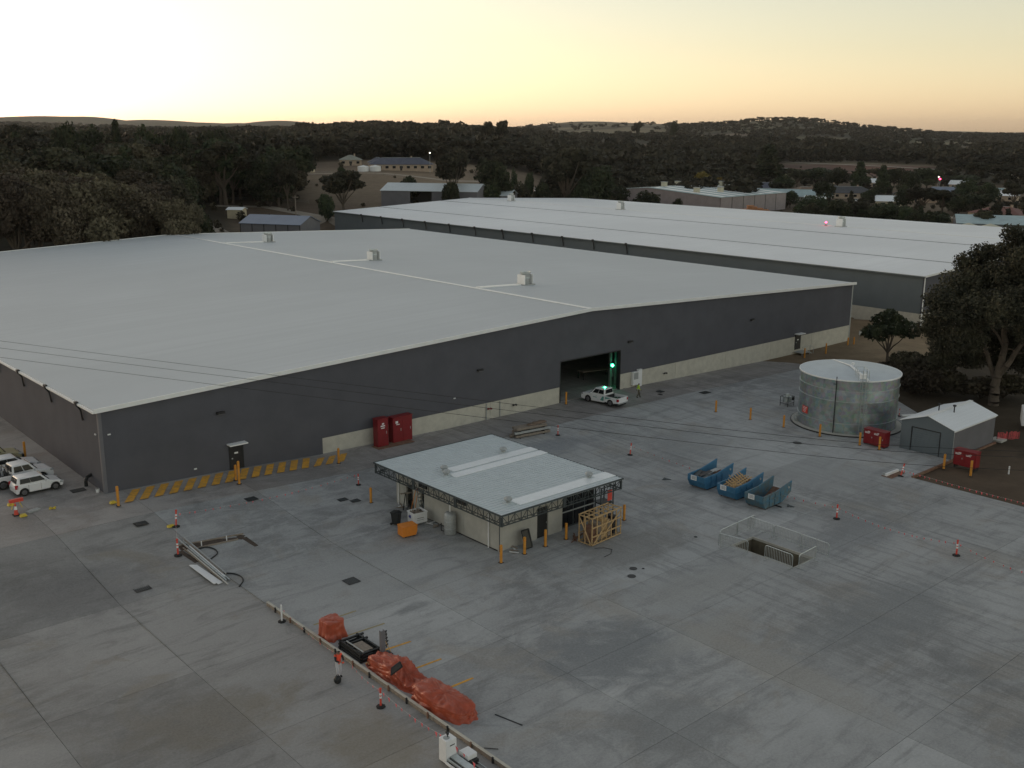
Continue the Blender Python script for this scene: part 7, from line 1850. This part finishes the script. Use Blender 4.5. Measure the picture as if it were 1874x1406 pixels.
# ---------------------------------------------------------------- buildings farther off
def house(px, d, wpx, label, roofm, wallm='brick', hip=True, depth=9, wall=2.6, rise=2.2, rot=None, nwin=5, name='house', cat='house', chim=True):
    d = safe(px, d, 12); x, y = pol(px, d); w_ = wpx*d/F; face = math.atan2(-y, -x)+PI/2 if rot is None else rot
    t = thing(name, label, cat, (x, y, T(x, y)), face); hw, hd = w_/2, depth/2
    b = MB(); b.box(-hw, hw, -hd, hd, -1.5, wall); b.build('wall', wallm, t)
    e = .5; b = MB(); zr = wall+rise; ins = min(hd, hw*.8) if hip else 0
    vs = [(-hw-e, -hd-e, wall), (hw+e, -hd-e, wall), (hw+e, hd+e, wall), (-hw-e, hd+e, wall), (-hw+ins-(0 if hip else e), 0, zr), (hw-ins+(0 if hip else e), 0, zr)]
    b.add(vs, [(3, 2, 1, 0), (0, 1, 5, 4), (2, 3, 4, 5), (1, 2, 5), (3, 0, 4)]); rf = b.build('roof', roofm, t, fix=False)
    b = MB(); b.beam((-hw+ins, 0, zr+.03), (hw-ins, 0, zr+.03), .35, .12); b.build('ridge_cap', 'lgalv', rf)
    if chim: b = MB(); b.box(hw*.3, hw*.3+.7, .3, 1.0, wall+.3, zr+.7); b.build('chimney', 'brick', rf)
    for k in range(nwin):
        xx = -hw+(k+.5)*w_/nwin; b = MB(); b.box(xx-.7, xx+.7, -hd-.04, -hd-.005, .9, 2.05); f_ = b.build('window', 'glass', t)
        b = MB(); b.box(xx-.78, xx+.78, -hd-.07, -hd-.042, 2.05, 2.13); b.build('frame', 'white', f_)
    b = MB(); b.box(-.5, .45, -hd-.045, -hd-.005, 0, 2.05); b.build('door', 'dark', t)
    return t
lh = house(733, 480, 112, 'long low brick house with blue-grey hipped roof on the field rise', 'tile_blue', depth=11, nwin=9, rise=2.9)
house(690, 492, 34, 'side wing of the long house with matching blue-grey roof', 'tile_blue', depth=9, nwin=2, chim=False)
house(640, 520, 38, 'small brown house with grey-green hipped roof left of the long house', 'tile_green', 'brick', depth=9, nwin=3, rise=2.2)
for px, lab in ((663, 'white round rainwater tank left of the long house, left one'), (685, 'white round rainwater tank left of the long house, right one')):
    x, y = pol(px, 470); t = thing('rainwater_tank', lab, 'tank', (x, y, T(x, y))); b = MB(); b.lathe([(2.5, -.5), (2.5, 2.1), (0, 2.6)], 20); b.build('shell', 'white', t)
    b = MB(); b.lathe([(0, 2.58), (.4, 2.55), (.4, 2.75), (0, 2.75)], 10); b.build('hatch', 'lgalv', t)
x, y = pol(568, 480); t = thing('cream_shed', 'tiny cream box shed at the left side of the field', 'shed', (x, y, T(x, y)), .6); b = MB(); b.box(-1.2, 1.2, -1, 1, -.3, 1.9); b.build('wall', 'cream', t); b = MB(); b.box(-1.3, 1.3, -1.1, 1.1, 1.903, 2.0); b.build('roof', 'cream', t)
x, y = pol(877, 395); t = thing('blue_container', 'small blue-grey container shed right of the tall gum', 'container', (x, y, T(x, y)), -.6); b = MB(); b.box(-3, 3, -1.2, 1.2, -.3, 2.3); b.build('wall', 'steel_blue_roof', t); b = MB(); b.box(-3.05, 3.05, -1.25, 1.25, 2.303, 2.4); b.build('roof', 'wallgrey', t)
def gshed(px, d, wpx, rot, depth, wall, rise, label, roofm, wallm, openf=None, name='shed', zb=None, bays=0, vents=None, strips=0):
    d = safe(px, d, depth/2+6); x, y = pol(px, d); w_ = wpx*d/F; t = thing(name, label, 'shed', (x, y, T(x, y) if zb is None else zb), rot); hw, hd = w_/2, depth/2
    gp = [(-hd, -2), (hd, -2), (hd, wall), (0, wall+rise), (-hd, wall)]
    b = MB(); b.prism(gp, 'x', -hw, -hw+.15); b.build('gable_wall', wallm, t); b = MB(); b.prism(gp, 'x', hw-.15, hw); b.build('gable_wall', wallm, t)
    b = MB(); b.box(-hw+.16, hw-.16, hd-.15, hd, -2, wall-.01); b.build('wall', wallm, t)
    b = MB()
    if openf: b.box(-hw+.16, openf[0], -hd, -hd+.15, -2, wall-.01)
    if openf: b.box(openf[1], hw-.16, -hd, -hd+.15, -2, wall-.01)
    else: b.box(-hw+.16, hw-.16, -hd, -hd+.15, -2, wall-.01)
    b.build('wall', wallm, t)['kind'] = 'stuff' if openf else 'part'
    for s in (-1, 1):
        b = MB(); b.prism([(s*(hd+.3), wall+.02-.3*rise/hd), (0, wall+rise+.02), (0, wall+rise+.14), (s*(hd+.3), wall+.14-.3*rise/hd)], 'x', -hw-.3, hw+.3); b.build('roof', roofm, t)
    for k in range(strips):
        xx = -hw+(k+.5)*w_/strips
        for s in (-1, 1): b = MB(); b.prism([(s*(hd-.6), wall+.16+.6*rise/hd), (s*.8, wall+rise+.16-.8*rise/hd), (s*.8, wall+rise+.22-.8*rise/hd), (s*(hd-.6), wall+.22+.6*rise/hd)], 'x', xx-1.3, xx+1.3); b.build('skylight_strip', 'flash', t)
    for (vx, vy) in vents or []:
        zz = wall+rise*(1-abs(vy)/hd); b = MB(); b.box(vx-.9, vx+.9, vy-.9, vy+.9, zz, zz+1.9); o = b.build('roof_vent', 'tank_cream', t); b = MB(); b.box(vx-1.1, vx+1.1, vy-1.1, vy+1.1, zz+1.903, zz+2.05); b.build('vent_cap', 'lgalv', o)
    for k in range(bays+1):
        xx = -hw+k*w_/max(1, bays); b = MB(); b.box(xx-.1, xx+.1, -hd-.06, -hd-.005, -1, wall-.02)
        if bays: b.build('wall_post', 'dark', t)
    for k in range(bays):
        b = MB(); b.box(-hw+k*w_/bays+.2, -hw+(k+1)*w_/bays-.2, -hd-.035, -hd-.004, -1, wall-.25); b.build('wall_sheet', wallm, t)
    return t
s_ = gshed(505, 265, 118, -YAW+R(-18)+R(40)*0, 10, 3.6, 1.7, 'blue-grey steel shed with blue gable roof beyond the warehouse roof', 'steel_blue_roof', 'wallgrey', bays=5)
gshed(352, 232, 70, -YAW+R(-5), 9, 4.5, .6, 'dark brown-grey shed with pale flat roof edge beyond the warehouse', 'roof2', 'wallgrey')
gshed(425, 300, 26, -YAW+R(-5), 4, 2.4, .5, 'small white hut with dark window at the left end of the blue-roofed shed', 'roof2', 'cream')
gshed(795, 335, 175, -YAW-R(12), 15, 5.6, 2.0, 'brown-grey farm barn with pale roof and dark open bay', 'srf', 'wallgrey', openf=(-6, 1))
gshed(880, 322, 120, -YAW-R(12), 12, 4.6, 1.5, 'lower right wing of the brown-grey barn behind the rear roof', 'srf', 'wallgrey')
fc = [G(*q, 7.0) for q in ((1145, 343), (1243, 366), (1376, 356))]; fcx = (fc[0]+fc[2])/2; fdx = fc[2]-fc[1]; fw = fdx.length; frot = math.atan2(fdx.y, fdx.x)
fdep = abs((fc[0]-fc[1]).dot(Vector((-math.sin(frot), math.cos(frot), 0))))
fpx = pxof(fcx.x, fcx.y); fd = math.hypot(fcx.x, fcx.y)
fx = gshed(fpx, fd, fw*F/fd, frot, fdep, 6.6, 2.4, 'pinkish-grey factory with seven roof vents and white skylight strips', 'teal_roof', 'pinkwall', zb=0, bays=6, strips=7, vents=[(-fw*.38, -fdep*.28), (-fw*.12, -fdep*.32), (fw*.15, -fdep*.26), (fw*.36, -fdep*.1), (-fw*.25, fdep*.02), (fw*.02, fdep*.06), (fw*.28, fdep*.16)])

# pallets stacked by the factory
rs2 = random.Random(2)
PL_ = ['short leftmost', 'tall leftmost', 'middling leftmost', 'second short', 'second tall', 'second middling', 'third short', 'third tall', 'third middling', 'fourth short', 'fourth tall', 'fourth middling', 'fifth short', 'rightmost tall', 'rightmost middling', 'short rightmost']
for k in range(16):
    px = 1364+k*3.4+(k*5 % 7)*.6; d = 380+(k % 3)*7; x, y = pol(px, d)
    t = thing('pallet_stack', PL_[k]+' orange-brown pallet stack in the yard beside the factory', 'pallets', (x, y, T(x, y)), rs2.uniform(-.2, .2)-YAW, 'stacks of pallets beside the factory')
    for j in range([5, 11, 8][k % 3]-(k*3 % 4)):
        b = MB(); b.box(-1.1, 1.1, -.9, .9, j*.46, j*.46+.33); b.build('pallet', 'pallet', t)
x, y = pol(1452, 375); t = thing('covered_load', 'flat-topped grey covered load beside the pallet stacks', 'load', (x, y, T(x, y)), -YAW); b = MB(); b.box(-4.5, 4.5, -2, 2, 0, 2.4); b.build('cover', 'wallgrey', t, bevel=.3); b = MB(); b.box(-4.6, 4.6, -2.1, -2.01, .2, 2.0); b.build('side_curtain', 'steel_blue_roof', t)
# town houses
TH_ = [(1375, 545, 76, 'tile_blue', 'cream', 'dark blue-roofed house with cream gable right of the golden trees', False), (1445, 490, 150, 'teal_roof', 'pinkwall', 'long pale-roofed shed in front of the cream gable house', False),
       (1482, 525, 62, 'tile_brown', 'cream', 'brown-roofed house with cream walls above the pallets', True), (1562, 530, 88, 'tile_dark', 'brick', 'wide dark-roofed house with a white car beside it', True), (1525, 560, 40, 'tile_dark', 'brick', 'smaller dark roof left of the wide dark-roofed house', True),
       (1640, 470, 46, 'roof2', 'cream', 'white-roofed outbuilding between the town trees', False), (1700, 515, 104, 'tile_dark', 'brick', 'large charcoal hipped roof in the middle of the town', True), (1742, 560, 44, 'steel_blue_roof', 'brick', 'pale blue roof with a red lamp above it', False),
       (1850, 415, 84, 'tile_red', 'brick', 'red-roofed brick cottage above the cream tanks', True), (1838, 540, 60, 'roof2', 'brick', 'pale-roofed house near the right picture edge', True), (1605, 640, 36, 'roof2', 'brick', 'small pale roof between the two dark conifers', False),
       (1868, 800, 46, 'teal_roof', 'cream', 'pale teal-roofed house at the far right edge', True), (1500, 455, 34, 'roof2', 'pinkwall', 'low white shed roof left of the round dark tree', False), (1640, 470, 22, 'tile_red', 'brick', 'small rust-brown roof right of the broad conifer', True),
       (1300, 640, 30, 'roof2', 'cream', 'white house half hidden in the wood beyond the factory', True), (1282, 600, 16, 'white', 'cream', 'small white building below the half-hidden white house', False), (1435, 760, 24, 'tile_green', 'cream', 'pale house at the left corner of the red field', False),
       (1180, 520, 14, 'roof2', 'cream', 'tiny white roof in the trees left of the factory', False), (1085, 640, 20, 'tile_green', 'brick', 'low pale building in the gap above the pale-trunked gum', False), (990, 420, 16, 'roof2', 'cream', 'small white shed roof in the paddock beyond the vents', False),
       (1560, 530, 20, 'roof2', 'cream', 'tiny pale farm sheds at the far edge of the red field', False), (1835, 560, 30, 'teal_roof', 'cream', 'distant pale roof near the right skyline', False), (1500, 455, 30, 'roof2', 'cream', 'distant pale farm roof below the right hill', False),
       (840, 1300, 16, 'roof2', 'cream', 'distant white shed on the hillside right of centre', False), (1765, 640, 26, 'roof2', 'brick', 'pale roof behind the blue roof with the lamp', False), (1800, 470, 26, 'roof2', 'brick', 'grey-white roof left of the red-roofed cottage', True),
       (1240, 560, 14, 'roof2', 'cream', 'small grey roof in the trees above the factory roof', False), (1700, 515, 20, 'tile_dark', 'cream', 'small dark roof beyond the charcoal hipped house', True), (1590, 700, 24, 'tile_brown', 'cream', 'brown roof behind the pointed conifer', True), (1660, 680, 22, 'tile_dark', 'brick', 'dark roof right behind the broad conifer', True)]
for px, d, wp_, rm, wm, lab, hip in TH_:
    x, y = pol(px, d); w_ = wp_*d/F
    house(px, d, wp_, lab, rm, wm, hip, depth=min(13, max(5, w_*.7)), nwin=max(2, int(w_/4)), rise=(2.9 if w_ > 20 else 2.3) if w_ > 8 else 1.0, rot=math.atan2(-y, -x)+PI/2+R(((px*7) % 50)-25), chim=w_ > 10)
# teal-roofed building with cream tanks at the right edge
gshed(1858, 345, 150, -YAW-R(20), 22, 4.6, 1.8, 'long building with pale teal roof behind the cream tanks', 'teal_roof', 'wallgrey')
for px, lab in ((1791, 'cream round rainwater tank left of the teal-roofed building, left one'), (1832, 'cream round rainwater tank before the teal-roofed building, right one')):
    x, y = pol(px, 318); t = thing('rainwater_tank', lab, 'tank', (x, y, T(x, y))); b = MB(); b.lathe([(3.4, -1), (3.4, 4.6), (2.6, 5.2), (0, 6.0)], 24); b.build('shell', 'tank_cream', t)
    for z in (1.2, 2.3, 3.4): b = MB(); b.lathe([(3.41, z-.08), (3.47, z), (3.41, z+.08)], 24); b.build('rib', 'tank_cream', t)
x, y = pol(1690, 345); t = thing('white_hut', 'tiny white hut beside the long low hedge', 'hut', (x, y, T(x, y)), .3); b = MB(); b.box(-1.1, 1.1, -1, 1, 0, 2.3); b.build('wall', 'white', t); b = MB(); b.prism([(-1.1, 2.3), (1.1, 2.3), (0, 2.9)], 'y', -1.1, 1.1); b.build('roof', 'lgalv', t)
# town lamps
for px, py, d, m_, lab in ((1729, 328, 590, 'lit_red', 'bright red light above the pale blue town roof'), (1726, 324, 600, 'lit_white', 'small white light beside the bright red light'), (786, 280, 470, 'lit_white', 'small white light on a mast over the long house')):
    x, y = pol(px, d); z = ztop(px, py, d); t = thing('lamp_post', lab, 'lamp', (x, y, T(x, y))); hh = z-T(x, y); b = MB(); b.cyl((0, 0, 0), (0, 0, hh), .1, .07, 8); b.build('pole', 'lgalv', t)
    r = .6 if m_ == 'lit_red' else .3; b = MB(); b.lathe([(0, hh-r*.8), (r, hh), (0, hh+r*.8)], 10); b.build('lamp', m_, t)
# parked car in the town and poles in the fields
x, y = pol(1577, 500); vehicle('sedan', 'white car parked by the wide dark-roofed town house', (x, y, T(x, y)+.05), .4, 'car', 'sedan', 'car')
for px, d, h, lab in ((517, 470, 9, 'timber pole at the left edge of the field'), (535, 300, 7.5, 'pale pole beside the olive gum at the field edge'), (792, 345, 6.5, 'timber pole in the field left of the tall gum'), (1265, 340, 7, 'pale pole behind the factory'), (1335, 292, 8, 'grey steel pole in front of the factory wall'), (1050, 500, 10, 'tall pole in the wood behind the pale-trunked gum')):
    x, y = pol(px, d); t = thing('power_pole', lab, 'power pole', (x, y, T(x, y))); b = MB(); b.cyl((0, 0, -.5), (0, 0, h), .16, .11, 8); b.build('pole', 'grey_timber', t); b = MB(); b.box(-.9, .9, -.05, .05, h-.6, h-.45); b.build('crossarm', 'grey_timber', t)
# field fences and the gate near the lone gum
def fence(pts, label, h=1.1, step=6):
    t = thing('wire_fence', label, 'fence', (0, 0, 0)); tot = 0
    for (pa_, da), (pb_, db) in zip(pts[:-1], pts[1:]):
        a = Vector(pol(pa_, da)); c = Vector(pol(pb_, db)); n = max(1, int((c-a).length/step)); prev = None
        for i in range(n+1):
            q = a.lerp(c, i/n); z = T(q.x, q.y); b = MB(); b.cyl((q.x, q.y, z-.2), (q.x, q.y, z+h), .06, .05, 6); b.build('post', 'grey_timber', t)
            if prev: 
                b = MB()
                for zz_ in (.4, .75, 1.05): b.beam((prev.x, prev.y, prev.z+zz_), (q.x, q.y, z+zz_), .02, .02)
                b.build('wires', 'lgalv', t)['kind'] = 'stuff'
            prev = Vector((q.x, q.y, z))
fence([(560, 470), (640, 460), (700, 440), (760, 420)], 'post and wire fence crossing the field below the white tanks')
fence([(640, 300), (655, 298)], 'short wire fence joining the lone gum to the field gate', 1.6, 3)
fence([(684, 318), (745, 330)], 'wire fence running from the gate to the barn', 1.5, 3)
fence([(390, 345), (480, 350), (560, 340)], 'wire fence along the track left of the blue-roofed shed', 1.3, 8)
x, y = pol(660, safe(660, 288)); t = thing('field_gate', 'dark double farm gate right of the lone gum tree', 'gate', (x, y, T(x, y)), -YAW)
for xx in (-.2, 4.6): b = MB(); b.box(xx, xx+.2, -.1, .1, 0, 2.0); b.build('post', 'dark', t)
for zz_ in (.3, .7, 1.1, 1.5): b = MB(); b.box(.03, 4.57, -.02, .02, zz_, zz_+.05); b.build('bar', 'dark', t)
# ---------------------------------------------------------------- evening haze over the whole scene
hz = MB(); hz.box(-11500, 11500, -11500, 11500, -45, 175)
ho = hz.build('haze', 'white'); ho['kind'] = 'stuff'
hm_ = bpy.data.materials.new('evening_haze'); hm_.use_nodes = True; hn = hm_.node_tree; hn.nodes.clear()
ho_ = hn.nodes.new('ShaderNodeOutputMaterial'); hv = hn.nodes.new('ShaderNodeVolumePrincipled'); hv.inputs['Density'].default_value = 3.6e-5; hv.inputs['Color'].default_value = (.95, .93, .9, 1); hv.inputs['Anisotropy'].default_value = .3
hn.links.new(hv.outputs[0], ho_.inputs['Volume']); ho.data.materials.clear(); ho.data.materials.append(hm_)
